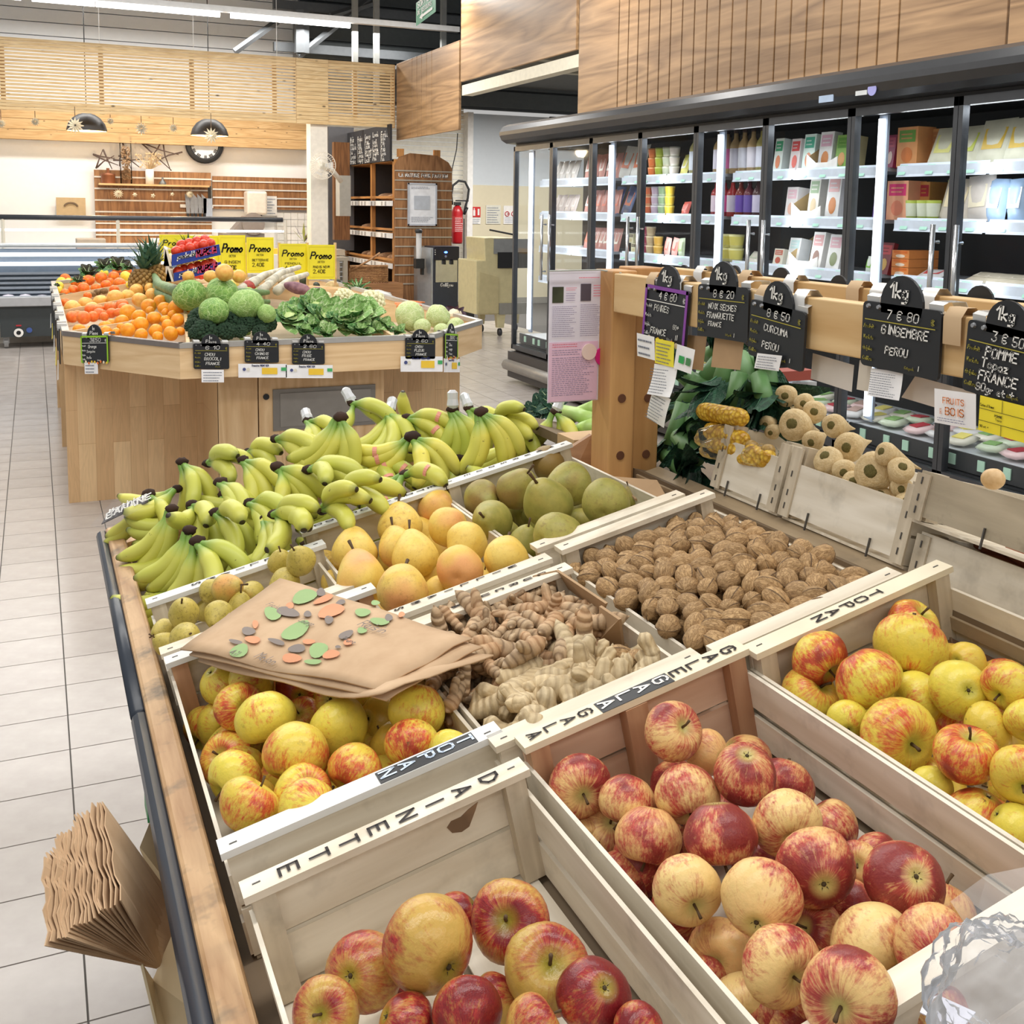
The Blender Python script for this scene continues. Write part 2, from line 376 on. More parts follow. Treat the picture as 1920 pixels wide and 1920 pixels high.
for k in range(16):
    z0 = zb+k*(zt2-zb)/16; part('board', MB().b2((xA-.178, YS-.02, z0), (xB, YS+.02, z0+(zt2-zb)/16-.003)), PINE, t)
struct('trim_column', MB().b2((xA, YS+.03, 0), (xB, YS+.25, 2.9)), plain(232, 226, 214, .6))
# ---- pine fascia on the back wall
A = PY(0, 200, 15.6); B = PY(0, 259, 15.6); xF = PY(583, 280, 15.6).x
t = thing('wood_fascia', 'knotty pine fascia boards high on the wall behind the clock', 'fascia', (1, 15.6, B.z))
for k in range(3):
    h = (A.z-B.z)/3; part('board', MB().b2((-1, 15.6, B.z+k*h), (xF, 15.78, B.z+(k+1)*h-.004)), PINE2, t)
# ---- walnut panels along x = 4.2
XP = 4.2
def pan(label, y0, y1, z0, z1, cuts, x=XP):
    t = thing('wall_panel', label, 'panel', (x, (y0+y1)/2, z0)); ys = [y0]+cuts+[y1]
    for a, b in zip(ys, ys[1:]):
        lo, hi = min(a, b), max(a, b)
        part('panel', MB().b2((x, lo+.006, z0), (x+.03, hi-.006, z1)), WAL, t, bevel=.004)
    return t
gx = [1159.6+(k-337)/2.087 for k in (337,)]
pxs = [1000+k/2.087 for k in (337, 375, 413, 455, 497, 540, 585, 632, 680, 730, 780, 836, 890, 950, 1010, 1072, 1137, 1207, 1277, 1354, 1434)]
zP = PX(1882, 96, XP).z
pan('big grooved walnut panel above the glass door fridges', PX(1082, 215, XP).y, PX(1888, 60, XP).y, zP, 4.0, [PX(p, 5, XP).y for p in pxs])
pan('plain walnut panel at the far right top corner', PX(1888, 60, XP-.05).y, 2.5, zP-.06, 4.0, [], XP-.05)
pan('wide plain walnut panel above the cream beam', PX(863, 150, XP).y, PX(1080, 93, XP).y, PX(1080, 93, XP).z, 4.6, [])
y1_ = PX(743, 263, XP).y; y2_ = PX(860, 248, XP).y
pan('small walnut panel between the slatted screen and the cream beam', y1_, y2_, PX(743, 263, XP).z, PX(743, 120, XP).z, [y1_+(y2_-y1_)*f for f in (.28, .36, .44, .52, .6)])
struct('trim_panel_back', MB().b2((XP+.035, PX(1082, 215, XP).y, zP-.1), (XP+.3, 2.4, zP+.3)), WHITE)
# perforated white strip over the fridges
ps = thing('perforated_strip', 'white perforated metal strip between the fridge tops and walnut panel', 'metal strip', (4.1, 5, 2.2))
part('sheet', MB().b2((4.12, 2.4, 2.1), (4.14, 7.9, zP-.004)), plain(232, 234, 236, .4), ps)
pf = MB()
for k in range(210):
    for r in range(2): pf.b2((4.115, 2.6+k*.03, zP-.045+r*.022), (4.12, 2.608+k*.03, zP-.038+r*.022))
part('perforation', pf, BLACK, ps)['kind'] = 'stuff'
# cream steel beam under the wide panel, open roof behind
bz = PX(863, 160, XP).z; bz0 = PX(863, 179, XP).z
struct('ceiling_beam', MB().b2((XP+.02, PX(1082, 130, XP).y-.3, bz0), (XP+.14, PX(863, 170, XP).y, bz)), plain(226, 220, 200, .5))
for k, y in enumerate((8.9, 9.8, 10.6)):
    struct('ceiling_beam', MB().b2((XP+.2, y, 2.95), (9, y+.12, 3.08)), plain(170, 166, 150, .6))
struct('ceiling_roof', MB().b2((XP+.2, 7, 3.3), (9, 15.2, 3.35)), plain(90, 92, 92, .7))
# dark louvre opening right of the blue wall
lv = thing('louvre_opening', 'dark louvred opening high on the wall beside the blue-grey wall', 'louvre', (7.9, YB-.1, 2.6))
x0 = PY(1034, 200, YB-.1).x
part('back', MB().b2((x0, YB-.08, 2.45), (x0+1.2, YB-.02, 2.96)), plain(30, 32, 36, .6), lv)
for k in range(4): part('slat', MB().b2((x0, YB-.13, 2.48+k*.12), (x0+1.2, YB-.09, 2.56+k*.12)), plain(58, 62, 68, .5), lv)
# green exit sign
A = PY(783, 0, 9.6); 
ex = thing('exit_sign', 'green emergency exit sign with white arrow hanging near the ceiling', 'sign', PY(800, 22, 9.6))
p0, p1, p2, p3 = PY(782, 48, 9.75), PY(817, 22, 9.35), PY(817, -25, 9.35), PY(782, 5, 9.75)
part('plate', MB().prism([p0, p1, p2, p3], (.0, .03, 0)), plain(24, 130, 84, .4), ex)
rr_ = (p1-p0); lt = MB(); upv = Vector((0, 0, 1)); nn = rr_.normalized().cross(upv)*.004
strokes(lt, 'SORTIE', p3*.72+p0*.28+rr_*.06+nn, rr_, upv, .05, .2)
strokes(lt, 'DE SECOURS', p3*.42+p0*.58+rr_*.04+nn, rr_, upv, .035, .2)
q = p0+rr_*.15+upv*.05+nn; lt.add([q+rr_*.1-upv*.012, q+rr_*.7-upv*.012, q+rr_*.7+upv*.012, q+rr_*.1+upv*.012], [(0, 1, 2, 3)]); lt.add([q, q+rr_*.16-upv*.03, q+rr_*.16+upv*.03], [(0, 1, 2)])
part('lettering', lt, WHITE, ex)
# small white light over left rail etc: ceiling cables
# ================================================================ BACK LEFT: DELI
YW = 15.72
def at(px, py, y=YW): return PY(px, py, y)
# slat board (walnut with white rails)
def slatwall(label, pxl, pxr, pyt, pyb, rows, y):
    A = at(pxl, pyt, y); B = at(pxr, pyb, y)
    t = thing('slat_board', label, 'slat board', ((A.x+B.x)/2, y, B.z))
    part('board', MB().b2((A.x, y, B.z), (B.x, y+.03, A.z)), WALV, t)
    for k in range(rows):
        z = A.z-(A.z-B.z)*(k+.6)/rows; part('rail', MB().b2((A.x, y-.012, z-.01), (B.x, y, z+.01)), plain(226, 222, 214, .4, .2), t)
    return t
WALV = wood('walnut_vertical', S(122, 80, 46), S(176, 128, 84), 2, 3.0, .45, 9, bump=.02, rndoff=False)
slatwall('left walnut slat board behind the deli counter with white rails', 176, 398, 318, 470, 7, YW)
slatwall('right walnut slat board behind the deli counter next to the column', 398, 583, 330, 394, 4, YW)
# white tiles low on the wall
wt = thing('tiled_splashback', 'white square tiles on the wall right of the slat boards', 'tiles', (3.6, YW, 1))
A = at(520, 398); B = at(583, 460)
for i in range(6):
    for j in range(5):
        part('tile', MB().b2((A.x+i*.1, YW+.03, A.z-.1-j*.1), (A.x+i*.1+.095, YW+.05, A.z-j*.1-.005)), WHITE, wt)
sh = at(185, 345, YW-.2); se = at(392, 350, YW-.2)
t = thing('wall_shelf', 'thin pine shelf on the slat board behind the deli counter', 'shelf', ((sh.x+se.x)/2, YW-.15, sh.z)); part('board', MB().b2((sh.x, YW-.25, sh.z-.012), (se.x, YW-.01, sh.z+.012)), PINE2, t)
# dangling decorations under the shelf
def rosette(px, py, rpx, y, label, name='paper_star', ring=11, mat=None, cat='decoration', string=None):
    c = at(px, py, y); r = rpx*y/1850; mb = MB()
    for k in range(ring):
        a = 2*math.pi*k/ring; b = a+math.pi/ring; a0 = a-math.pi/ring
        v = [c+Vector((math.cos(q)*rad, off, math.sin(q)*rad)) for q, rad, off in ((a, r, -.004), (b, r*.55, -.02), (a, .08*r, -.03), (a0, r*.55, -.002))]
        v2 = [p+Vector((0, .02, 0)) for p in v]; mb.hexa(v2+v)
    t = thing(name, label, cat, c); part('petals', mb, mat or plain(226, 216, 190, .7), t)
    if string: part('string', MB().tube([c+Vector((0, 0, r*.8)), c+Vector((0, 0, string))], .004, 4), plain(120, 100, 80), t)
G = 'hanging decorations behind the deli counter'
for k, (px, py, r, n_) in enumerate(((222, 363, 8, 14), (253, 365, 4, 6), (287, 367, 4, 5), (323, 364, 3.5, 5), (356, 364, 6.5, 18))):
    rosette(px, py, r, YW-.2, '%s straw ornament from the left hanging under the pine shelf' % ORD[k], 'straw_ornament', n_, string=.1)
for k, (px, py, r) in enumerate(((2, 232, 7), (66, 228, 7), (207, 227, 6), (265, 241, 10), (325, 240, 7))):
    rosette(px, py, r, 13.6, '%s silver paper star from the left hanging below the slatted screen' % ORD[k], 'paper_star', 12, plain(205, 203, 190, .4), string=.16)
rosette(141, 235, 13, 12.9, 'large folded paper star in front of the left black lamp', 'paper_star', 12, plain(226, 214, 186, .6), string=.2)
rosette(396, 254, 13, 12.9, 'large folded paper star in front of the right black lamp', 'paper_star', 12, plain(226, 214, 186, .6), string=.25)
# twig stars
TW = plain(92, 74, 66, .8)
def twig(pts, label, y):
    t = thing('twig_star', label, 'twig star', at(*pts[0][0], y))
    for k, (a, b) in enumerate(pts):
        A_, B_ = at(*a, y), at(*b, y); m = (A_+B_)/2+Vector((R.uniform(-.03, .03), 0, R.uniform(-.03, .03)))
        part('twig', MB().tube([A_, m, B_], [.012, .009, .005], 5), TW, t, True)
twig([((180, 316), (193, 280)), ((193, 280), (210, 317)), ((175, 290), (222, 310)), ((182, 314), (214, 292)), ((174, 289), (215, 297))], 'small twig star at left end above the pine shelf', YW-.1)
twig([((225, 312), (232, 276)), ((230, 268), (245, 316)), ((212, 300), (270, 298)), ((222, 292), (262, 314))], 'middle twig star leaning behind the glass vase', YW-.08)
twig([((264, 267), (322, 320)), ((262, 266), (335, 290)), ((308, 252), (276, 303)), ((304, 256), (320, 320)), ((342, 285), (292, 303))], 'largest twig star right of the glass vase', YW-.06)
# clock
c = at(383, 272, YW-.04); ck = thing('wall_clock', 'round black framed wall clock with roman numerals under the right lamp', 'clock', c)
MY = Matrix(((1, 0, 0), (0, 0, -1), (0, 1, 0)))
r_ = 30*YW/1850
part('frame', MB().lathe([(r_*.72, .0), (r_*.72, .05), (r_*.8, .07), (r_*.86, .05), (r_*.93, .065), (r_, .04), (r_, 0)], 32, c, MY), BLACK, ck, True)
part('dial', MB().lathe([(0, .03), (r_*.74, .03)], 32, c, MY), plain(222, 224, 228, .6), ck)
nm = MB(); 
for k in range(12):
    a = math.pi*2*k/12; d = Vector((math.sin(a), 0, math.cos(a))); p = c+d*r_*.56+Vector((0, -.034, 0)); s_ = Vector((d.z, 0, -d.x))*.006
    for q in (-1, 0, 1) if k % 3 else (-1, 0): nm.add([p-s_+s_*q*3, p+s_+s_*q*3, p+s_+s_*q*3+d*.045, p-s_+s_*q*3+d*.045], [(0, 1, 2, 3)])
part('numerals', nm, BLACK, ck)
for an, ln, nm_ in ((-52, .62, 'minute_hand'), (65, .4, 'hour_hand')):
    a = math.radians(an); d = Vector((math.sin(a), 0, math.cos(a))); p = c+Vector((0, -.038, 0)); s_ = Vector((d.z, 0, -d.x))*.008
    part(nm_, MB().prism([p-s_, p+s_, p+d*r_*ln], (0, -.003, 0)), BLACK, ck)
# black dome lamps
GLOW = emit('lamp_glow', (1, .8, .5, 1), 6.0)
for px, py, side in ((163, 246, 'left'), (393, 255, 'right')):
    c = at(px, py, 13.7); r_ = 30*13.7/1850; t = thing('dome_lamp', '%s black dome pendant lamp below the slatted screen' % side, 'lamp', c)
    pr = [(r_, 0), (r_*.99, .02), (r_*.9, r_*.38), (r_*.68, r_*.68), (r_*.4, r_*.86), (.03, r_*.93), (.03, r_*1.1), (0, r_*1.1)]
    part('shade', MB().lathe(pr, 28, c), plain(34, 30, 30, .45), t, True)
    part('inside', MB().lathe([(r_*.985, .004), (r_*.86, r_*.3), (r_*.6, r_*.6), (0, r_*.75)], 28, c), plain(250, 214, 140, .5), t, True)
    part('bulb', MB().ball(c+Vector((0, 0, .06)), .055), GLOW, t, True)
    part('cord', MB().tube([c+Vector((0, 0, r_)), c+Vector((0, 0, 1.6))], .006, 5), BLACK, t)
    l = bpy.data.lights.new('lamp_bulb_light', 'POINT'); l.energy = 45; l.color = (1, .75, .45); l.shadow_soft_size = .06; lo = bpy.data.objects.new('lamp_bulb_light', l); lo.location = c+Vector((0, 0, -.02)); COL.objects.link(lo)
# things on the pine shelf
def base(px, py): q = at(px, py, YW-.13); q.z = sh.z+.013; return q
c = base(237, 344); t = thing('glass_vase', 'tall glass vase filled with nuts and shells on the pine shelf', 'vase', c)
part('glass', MB().lathe([(0, 0), (.075, 0), (.075, .62), (.07, .62)], 16, c), glass('vase_glass'), t, True)
nf = MB()
for k in range(150):
    a = R.uniform(0, 6.28); rr_ = .055*math.sqrt(R.random()); nf.ball(c+Vector((math.cos(a)*rr_, math.sin(a)*rr_, .06+R.random()*.43)), R.uniform(.012, .02), 5, 3)
o = part('filling', nf, wood('nut_mix', S(110, 66, 40), S(206, 178, 140), 0, 30, .7, 4), t); o['kind'] = 'stuff'
c = base(281, 344); t = thing('dried_flower_vase', 'white vase with dried flowers on the pine shelf', 'vase', c)
part('vase', MB().lathe([(0, 0), (.055, 0), (.055, .2), (.045, .2), (.045, .02)], 14, c), WHITE, t, True)
fl_ = MB()
for k in range(60):
    a = R.uniform(0, 6.28); q = c+Vector((math.cos(a)*R.uniform(.02, .2), math.sin(a)*.05, .2+R.uniform(.02, .22))); fl_.tube([c+Vector((0, 0, .19)), q], .003, 3); fl_.ball(q, R.uniform(.008, .02), 5, 3)
o = part('dried_flowers', fl_, plain(216, 190, 150, .8), t); o['kind'] = 'stuff'
c = base(203, 342); solo('brass_scale', MB().lathe([(.09, 0), (.09, .1), (.1, .12), (.02, .14), (.02, .2), (0, .2)], 12, c), plain(140, 86, 56, .4, .4), 'small copper pot with dark lid at the left of the pine shelf', 'pot', smooth=True)
c = base(305, 343); solo('table_bell', MB().lathe([(.05, 0), (.045, .03), (.015, .06), (.012, .1), (0, .1)], 12, c), plain(110, 110, 106, .4, .4), 'small grey figurine with white flower on the pine shelf', 'figurine', smooth=True)
# knives on a rack
A = at(338, 385, YW-.06); B = at(400, 388, YW-.06)
t = thing('knife_rack', 'white magnetic knife rack holding knives on the slat board', 'knife rack', A); part('bar', MB().b2((A.x, YW-.06, A.z-.03), (B.x, YW-.01, A.z+.015)), WHITE, t)
for k, px in enumerate((350, 358, 365, 373, 381)):
    c = at(px, 400, YW-.08); kt = thing('kitchen_knife', '%s knife from the left on the white rack' % ORD[k], 'knife', c, group='knives on the wall rack')
    part('blade', MB().prism([c, c+Vector((.045, 0, 0)), c+Vector((.05, 0, .2)), c+Vector((-.02, 0, .27))], (0, .006, 0)), STEEL, kt)
    part('handle', MB().b2(c+Vector((0, -.008, -.1)), c+Vector((.035, .012, 0))), BLACK, kt)
c = at(391, 372, YW-.08); kt = thing('cleaver', 'large cleaver with black handle pointing up beside the knife rack', 'knife', c)
part('blade', MB().b2((c.x-.07, YW-.08, c.z-.25), (c.x+.05, YW-.07, c.z)), plain(190, 200, 216, .3, .5), kt)
part('handle', MB().b2((c.x-.005, YW-.09, c.z), (c.x+.035, YW-.06, c.z+.17)), BLACK, kt)
# paper dispenser, notice, telephone board
c = at(479, 380, YW-.14); t = thing('paper_dispenser', 'white paper towel dispenser on the right slat board', 'dispenser', c)
part('body', MB().b2((c.x-.14, YW-.28, c.z-.17), (c.x+.14, YW, c.z+.16)), plain(236, 226, 212, .4), t, bevel=.03); part('dark_base', MB().b2((c.x-.1, YW-.2, c.z-.23), (c.x+.08, YW, c.z-.172)), BLACK, t)
def notice(px0, py0, px1, py1, y, label, mat=WHITE, lines=8, name='notice_sheet', ink=plain(120, 130, 150), cat='notice'):
    A = PY(px0, py1, y); B = PY(px1, py0, y); t = thing(name, label, cat, A); part('sheet', MB().b2((A.x, y, A.z), (B.x, y+.006, B.z)), mat, t)
    if lines:
        m = MB(); scribble(m, A+Vector((.08*(B.x-A.x), -.004, .06*(B.z-A.z))), (1, 0, 0), (0, 0, 1), (B.x-A.x)*.84, (B.z-A.z)*.88, lines); part('print', m, ink, t)
    return t, A, B
notice(488, 368, 519, 404, 15.7, 'white printed notice beside the towel dispenser', lines=6)
t, A, B = notice(106, 371, 160, 404, YW, 'brown notice board with a telephone symbol on the white wall', plain(196, 170, 130), 0, 'notice_board')
m = MB(); cc = (A+B)/2; m.tube([cc+Vector((math.cos(a)*.08, -.01, math.sin(a)*.05)) for a in [math.pi*k/8 for k in range(9)]], .012, 5); part('telephone_symbol', m, plain(110, 90, 70), t)
# slicer / machines behind the counter
c = at(455, 398, 15.0); solo('meat_slicer', MB().b2((c.x-.3, 14.8, 1.0), (c.x+.25, 15.2, 1.12)).hexa([(c.x-.2, 14.8, 1.12), (c.x, 14.8, 1.12), (c.x, 15.1, 1.12), (c.x-.2, 15.1, 1.12), (c.x, 14.8, 1.35), (c.x+.15, 14.8, 1.35), (c.x+.15, 15.1, 1.35), (c.x, 15.1, 1.35)]).lathe([(0, 0), (.15, 0), (.15, .02), (0, .02)], 18, (c.x+.1, 14.78, 1.25), MY), plain(150, 140, 134, .4, .3), 'grey meat slicer behind the glass deli counter', 'slicer')
# back worktop
solo('back_worktop', MB().b2((.6, 14.9, .82), (3.95, 15.68, .9)).b2((.65, 15, 0), (3.9, 15.6, .82)), plain(214, 206, 190, .5), 'pale back worktop cabinet along the deli wall', 'cabinet')
for k, (px, w_) in enumerate(((322, .5), (170, .35))):
    c = at(px, 430, 15.0); solo('white_tray', MB().b2((c.x-w_/2, 14.95, .9), (c.x+w_/2, 15.3, 1.04)), WHITE if k == 0 else plain(170, 160, 148), ('white box with cutting board' if k == 0 else 'grey wire rack') + ' on the back worktop', 'box', bevel=.01)
c = at(570, 452, 14.9); t = thing('potted_plant', 'small potted plant with purple and yellow leaves beside the column', 'plant', (c.x, 14.9, .9))
part('pot', MB().lathe([(0, 0), (.05, 0), (.07, .1), (.06, .1)], 12, (c.x, 14.9, .9)), WHITE, t)
for k in range(9):
    a = R.uniform(0, 6.28); d = Vector((math.cos(a)*.16, math.sin(a)*.1, R.uniform(.1, .3))); b = Vector((c.x, 14.9, 1.0)); s_ = Vector((-d.y, d.x, 0)).normalized()*.02
    part('leaf', MB().add([b, b+d*.5-s_, b+d, b+d*.5+s_], [(0, 1, 2, 3)]), plain(120, 90, 130) if k % 2 else plain(190, 196, 110), t)
# ---- glass deli counter (behind) at y = 13
YD = 13.0
zr = at(0, 407, YD).z; xr_ = at(530, 411, YD).x
GL_ = glass('counter_glass', (.97, .99, 1, 1), .1)
t = thing('deli_counter', 'long glass fronted deli counter with black top rail at the back left', 'counter', (1, YD, 0))
part('top_rail', MB().tube([(-1, YD, zr), (xr_, YD, zr)], .03, 10), plain(50, 52, 58, .3), t, True)
part('glass_front', MB().add([(-1, YD, zr-.02), (xr_, YD, zr-.02), (xr_, YD-.25, .95), (-1, YD-.25, .95)], [(0, 1, 2, 3)]), GL_, t)
part('glass_side', MB().add([(xr_, YD, zr-.02), (xr_, YD+.5, zr-.02), (xr_, YD+.5, .95), (xr_, YD-.25, .95)], [(0, 1, 2, 3)]), GL_, t)
part('light_tube', MB().tube([(-1, YD+.1, at(0, 431, YD).z), (xr_, YD+.1, at(0, 431, YD).z)], .014, 6), emit('counter_tube', (1, .95, .9, 1), 5), t)
for px in (5, 221, 535):
    x = at(px, 420, YD).x; part('support', MB().tube([(x, YD, zr), (x, YD-.02, .9)], .022, 6), plain(230, 222, 206, .3, .3), t)
part('cabinet', MB().b2((-1, YD-.3, .0), (xr_, YD+.6, .93)), plain(226, 218, 205, .5), t)
for k in range(12):
    x = .2+k*.21; solo('deli_tray', MB().b2((x, YD-.1, .93), (x+.18, YD+.25, .97)).b2((x+.02, YD-.06, .97), (x+.16, YD+.2, .985)), (plain(240, 214, 150), plain(226, 150, 120), plain(236, 230, 220), plain(250, 190, 60))[k % 4], '%s deli tray of prepared food from the left behind the counter glass' % ORD[k], 'tray', 'trays in the deli counter')
# ---- refrigerated case at the far left, y = 12.2
YC = 12.2
B0 = PZ(5, 655, .12); zTop = at(0, 458, YC).z; xR = at(330, 470, YC).x
t = thing('chilled_display_case', 'long grey refrigerated display case on castors at the left edge', 'display case', (0, YC, 0))
zf = at(0, 575, YC).z
part('base_panel', MB().b2((-.35, YC, .12), (1.6, YC+.46, zf)).b2((-2.0, YC+.2, .25), (-.35, YC+.46, zf)), plain(52, 58, 60, .5), t)
part('front_lip', MB().b2((-2, YC-.05, zf), (1.6, YC+.1, zf+.1)), plain(176, 178, 182, .4, .2), t, bevel=.01)
part('deck', MB().b2((-2, YC+.1, zf-.02), (1.6, YC+.46, zf+.04)), plain(140, 148, 160, .5, .1), t)
part('inner_panel', MB().add([(-2, YC+.46, zf+.05), (1.6, YC+.46, zf+.05), (1.6, YC+.42, zTop-.06), (-2, YC+.42, zTop-.06)], [(0, 1, 2, 3)]), plain(122, 134, 148, .5, .1), t)
lou = MB()
for k in range(5): lou.b2((-2, YC+.38, zf+.1+k*.05), (1.6, YC+.45, zf+.125+k*.05))
part('louvre', lou, plain(160, 168, 178, .4, .2), t)
part('light_tube', MB().b2((-2, YC+.34, zTop-.14), (1.5, YC+.38, zTop-.1)).b2((-2, YC+.38, zTop-.24), (1.5, YC+.41, zTop-.2)), emit('case_tube', (.9, .95, 1, 1), 2.2), t)
part('canopy', MB().b2((-2, YC+.15, zTop-.04), (1.3, YC+.46, zTop)), plain(180, 186, 190, .3, .3), t, bevel=.02)
part('glass_top', MB().add([(-2, YC+.15, zTop-.03), (1.6, YC+.15, zTop-.03), (1.6, YC, zf+.1), (-2, YC, zf+.1)], [(0, 1, 2, 3)]), GL_, t)
for x in (-.3, 1.5):
    part('castor', MB().lathe([(0, -.02), (.05, -.02), (.05, .02), (0, .02)], 14, (x, YC+.08, .05), Matrix(((0, 0, 1), (0, 1, 0), (1, 0, 0)))).b2((x-.03, YC+.05, .05), (x+.03, YC+.12, .12)), plain(150, 150, 150, .4), t)
cp = at(35, 624, YC-.01)
part('dial_plate', MB().lathe([(.022, 0), (.045, 0)], 20, cp, MY), WHITE, t); part('switch', MB().lathe([(0, .004), (.02, .004)], 12, cp, MY), BLACK, t)
part('blue_knob', MB().lathe([(0, .004), (.028, .004)], 14, at(55, 619, YC-.01), MY), plain(60, 84, 150), t)
part('red_label', MB().b2(at(30, 612, YC-.005), at(40, 609, YC-.001)), plain(180, 40, 50), t)
for k in range(14):
    x = -.75+k*.16; hh = R.uniform(.02, .06)
    bm_ = MB().ball((x, YC+.26+R.uniform(-.05, .05), zf+.04+hh*.5), (.075, .1, hh), 8, 5)
    solo('wrapped_packet', bm_, plain(232, 222, 232, .2), 'white wrapped packet lying on the deck of the left display case', 'packet', 'white packets in the left display case', True)

# ================================================================ BACK CENTRE
ORW = wood('orange_pine', S(176, 116, 58), S(214, 156, 92), 2, 4, .5)
ORH = wood('orange_pine_h', S(176, 116, 58), S(214, 156, 92), 1, 4, .5)
XS = 4.12
yA = PX(648, 400, XS).y; yBq = PX(738, 400, XS).y; zS = PX(738, 305, XS).z
zt_ = PX(740, 298, XS).z
bs = thing('bread_rack', 'tall pine bread rack with dark back and three shelves below the chalkboard', 'bread rack', (XS+.3, (yA+yBq)/2, 0))
part('back_panel', MB().b2((XS+.5, yBq, .1), (XS+.52, yA, zt_)), plain(44, 42, 44, .6), bs)
ym = PX(696, 400, XS).y
for y in (yA, ym, yBq+.02): part('upright', MB().b2((XS, y-.035, 0), (XS+.05, y+.035, zt_)), ORW, bs)
for y in (yA, ym, yBq+.02): part('side_panel', MB().b2((XS+.05, y-.012, .1), (XS+.5, y+.012, zt_)), plain(52, 48, 48, .6), bs); part('rear_upright', MB().b2((XS+.38, y-.03, .1), (XS+.44, y+.03, zt_)), ORW, bs)
for k, py in enumerate((368, 425, 478)):
    z = PX(738, py+ (7, 11, 15)[k], XS).z
    part('shelf', MB().b2((XS, yBq, z-.03), (XS+.5, yA, z-.01)), ORH, bs)
    part('front_bar', MB().b2((XS-.02, yBq, z+.02), (XS, yA, z+.05)), ORH, bs)
    pr = part('price_rail', MB().b2((XS-.03, yBq, z-.075), (XS-.01, yA, z-.01)), WHITE, bs)
    lb = MB()
    for q in range(14):
        y = yBq+.06+q*(yA-yBq-.12)/14
        if q % 3: lb.b2((XS-.034, y, z-.07), (XS-.03, y+.06, z-.018))
    part('price_tag', lb, plain(170, 164, 160), pr)['kind'] = 'stuff'
    for q, (yy, s_) in enumerate(((.25, 1), (.5, .8), (.8, .9), (1.2, 1), (1.55, .8))):
        if (k == 1 and q != 4) or (k == 0 and q > 2): continue
        y = yBq+yy*(yA-yBq)/2.0
        m = MB().ball((XS+.24, y, z+.05*s_+.0), (.19*s_, .085*s_, .06*s_), 12, 8)
        solo('bread_loaf', m, wood('bread_crust', S(120, 74, 44), S(206, 168, 130), 0, 12, .7, 5) if 'bread_crust' not in bpy.data.materials else bpy.data.materials['bread_crust'], '%s loaf from the right on the %s rack shelf' % (ORD[q], ('top', 'middle', 'lower')[k]), 'bread', 'loaves on the bread rack', True)
part('top_board', MB().b2((XS, yBq, zt_-.03), (XS+.5, yA, zt_)), ORH, bs)
part('plinth', MB().b2((XS, yBq, .0), (XS+.5, yA, .5)), ORH, bs)
# chalkboard on top of the rack
z0 = PX(742, 300, XS-.05).z; z1 = PX(742, 230, XS-.05).z
cb = thing('chalkboard', 'black chalkboard with white handwriting standing on the bread rack', 'chalkboard', (XS-.05, (yA+yBq)/2, z0))
part('board', MB().b2((XS-.05, yBq, z0), (XS-.02, yA, z1)), plain(44, 44, 48, .7), cb)
m = MB(); rr_ = random.Random(3)
words = ['Pain', 'Complet', 'Seigle', 'Noix', 'Levain', 'Epeautre', 'Graines', 'Bio', 'Farine', 'Campagne', 'Lundi', 'Mardi']
for c_ in range(6):
    for q in range(6):
        strokes(m, rr_.choice(words)[:6], (XS-.054, yA-.1-c_*(yA-yBq-.1)/6, z1-.12-q*(z1-z0-.1)/6-rr_.uniform(0, .03)), (0, -1, 0), (0, 0, 1), rr_.uniform(.045, .07), .2, .15)
part('lettering', m, WHITE, cb)
# slatted end board "la nature pour passion"
YN = PX(738, 400, XS).y-.06
A = PY(740, 560, YN); B = PY(848, 290, YN); C_ = PY(850, 300, YN)
nb = thing('end_board', 'walnut slat board with the shop motto and a framed notice', 'board', ((A.x+B.x)/2, YN, 0))
w_ = B.x-A.x
out = [(A.x, 0), (B.x, 0), (B.x, B.z-.18), (B.x-.05, B.z-.1), (B.x-.2, B.z-.02), (A.x+.2, B.z), (A.x+.06, B.z-.05), (A.x, B.z-.16)]
part('board', MB().prism([(x, YN, z) for x, z in out], (0, .03, 0)), WALV, nb)
z = B.z-.2
for k in range(13):
    zz = B.z-.22-k*.118; part('rail', MB().b2((A.x, YN-.01, zz-.008), (B.x, YN, zz+.008)), plain(190, 180, 164, .35, .4), nb)
m = MB(); p = PY(748, 331, YN-.012); strokes(m, 'LA NATURE POUR PASSION', p, (1, 0, 0), (0, 0, 1), .04, .22, squeeze=.8); part('lettering', m, WHITE, nb)
for x in (A.x+.04, B.x-.24): part('peg', MB().b2((x, YN+.0, B.z-.05), (x+.08, YN+.05, B.z+.05)), ORW, nb)
t, a, b = notice(764, 344, 819, 423, YN-.03, 'framed white document on the walnut end board', plain(238, 240, 246, .3), 0, 'framed_document')
m = MB(); W_ = b.x-a.x; H_ = b.z-a.z
scribble(m, a+Vector((W_*.12, -.008, H_*.86)), (1, 0, 0), (0, 0, 1), W_*.76, H_*.07, 2); scribble(m, a+Vector((W_*.12, -.008, H_*.08)), (1, 0, 0), (0, 0, 1), W_*.76, H_*.14, 4)
part('print', m, plain(120, 124, 140), t); part('plan_drawing', MB().b2((a.x+W_*.22, YN-.038, a.z+H_*.38), (a.x+W_*.76, YN-.031, a.z+H_*.7)), plain(190, 196, 206), t)
fr = MB(); 
for q in ((a.x, a.z, b.x, a.z+.02), (a.x, b.z-.02, b.x, b.z), (a.x, a.z, a.x+.02, b.z), (b.x-.02, a.z, b.x, b.z)): fr.b2((q[0], YN-.045, q[1]), (q[2], YN-.02, q[3]))
part('frame', fr, plain(200, 204, 214, .3, .3), t)
# second timber frame behind the end board
struct('trim_2', MB().b2((B.x, YN+.5, 0), (B.x+.06, YN+.55, B.z-.1)).b2((B.x, YN+1.2, 0), (B.x+.12, YN+1.28, B.z-.15)), ORW)
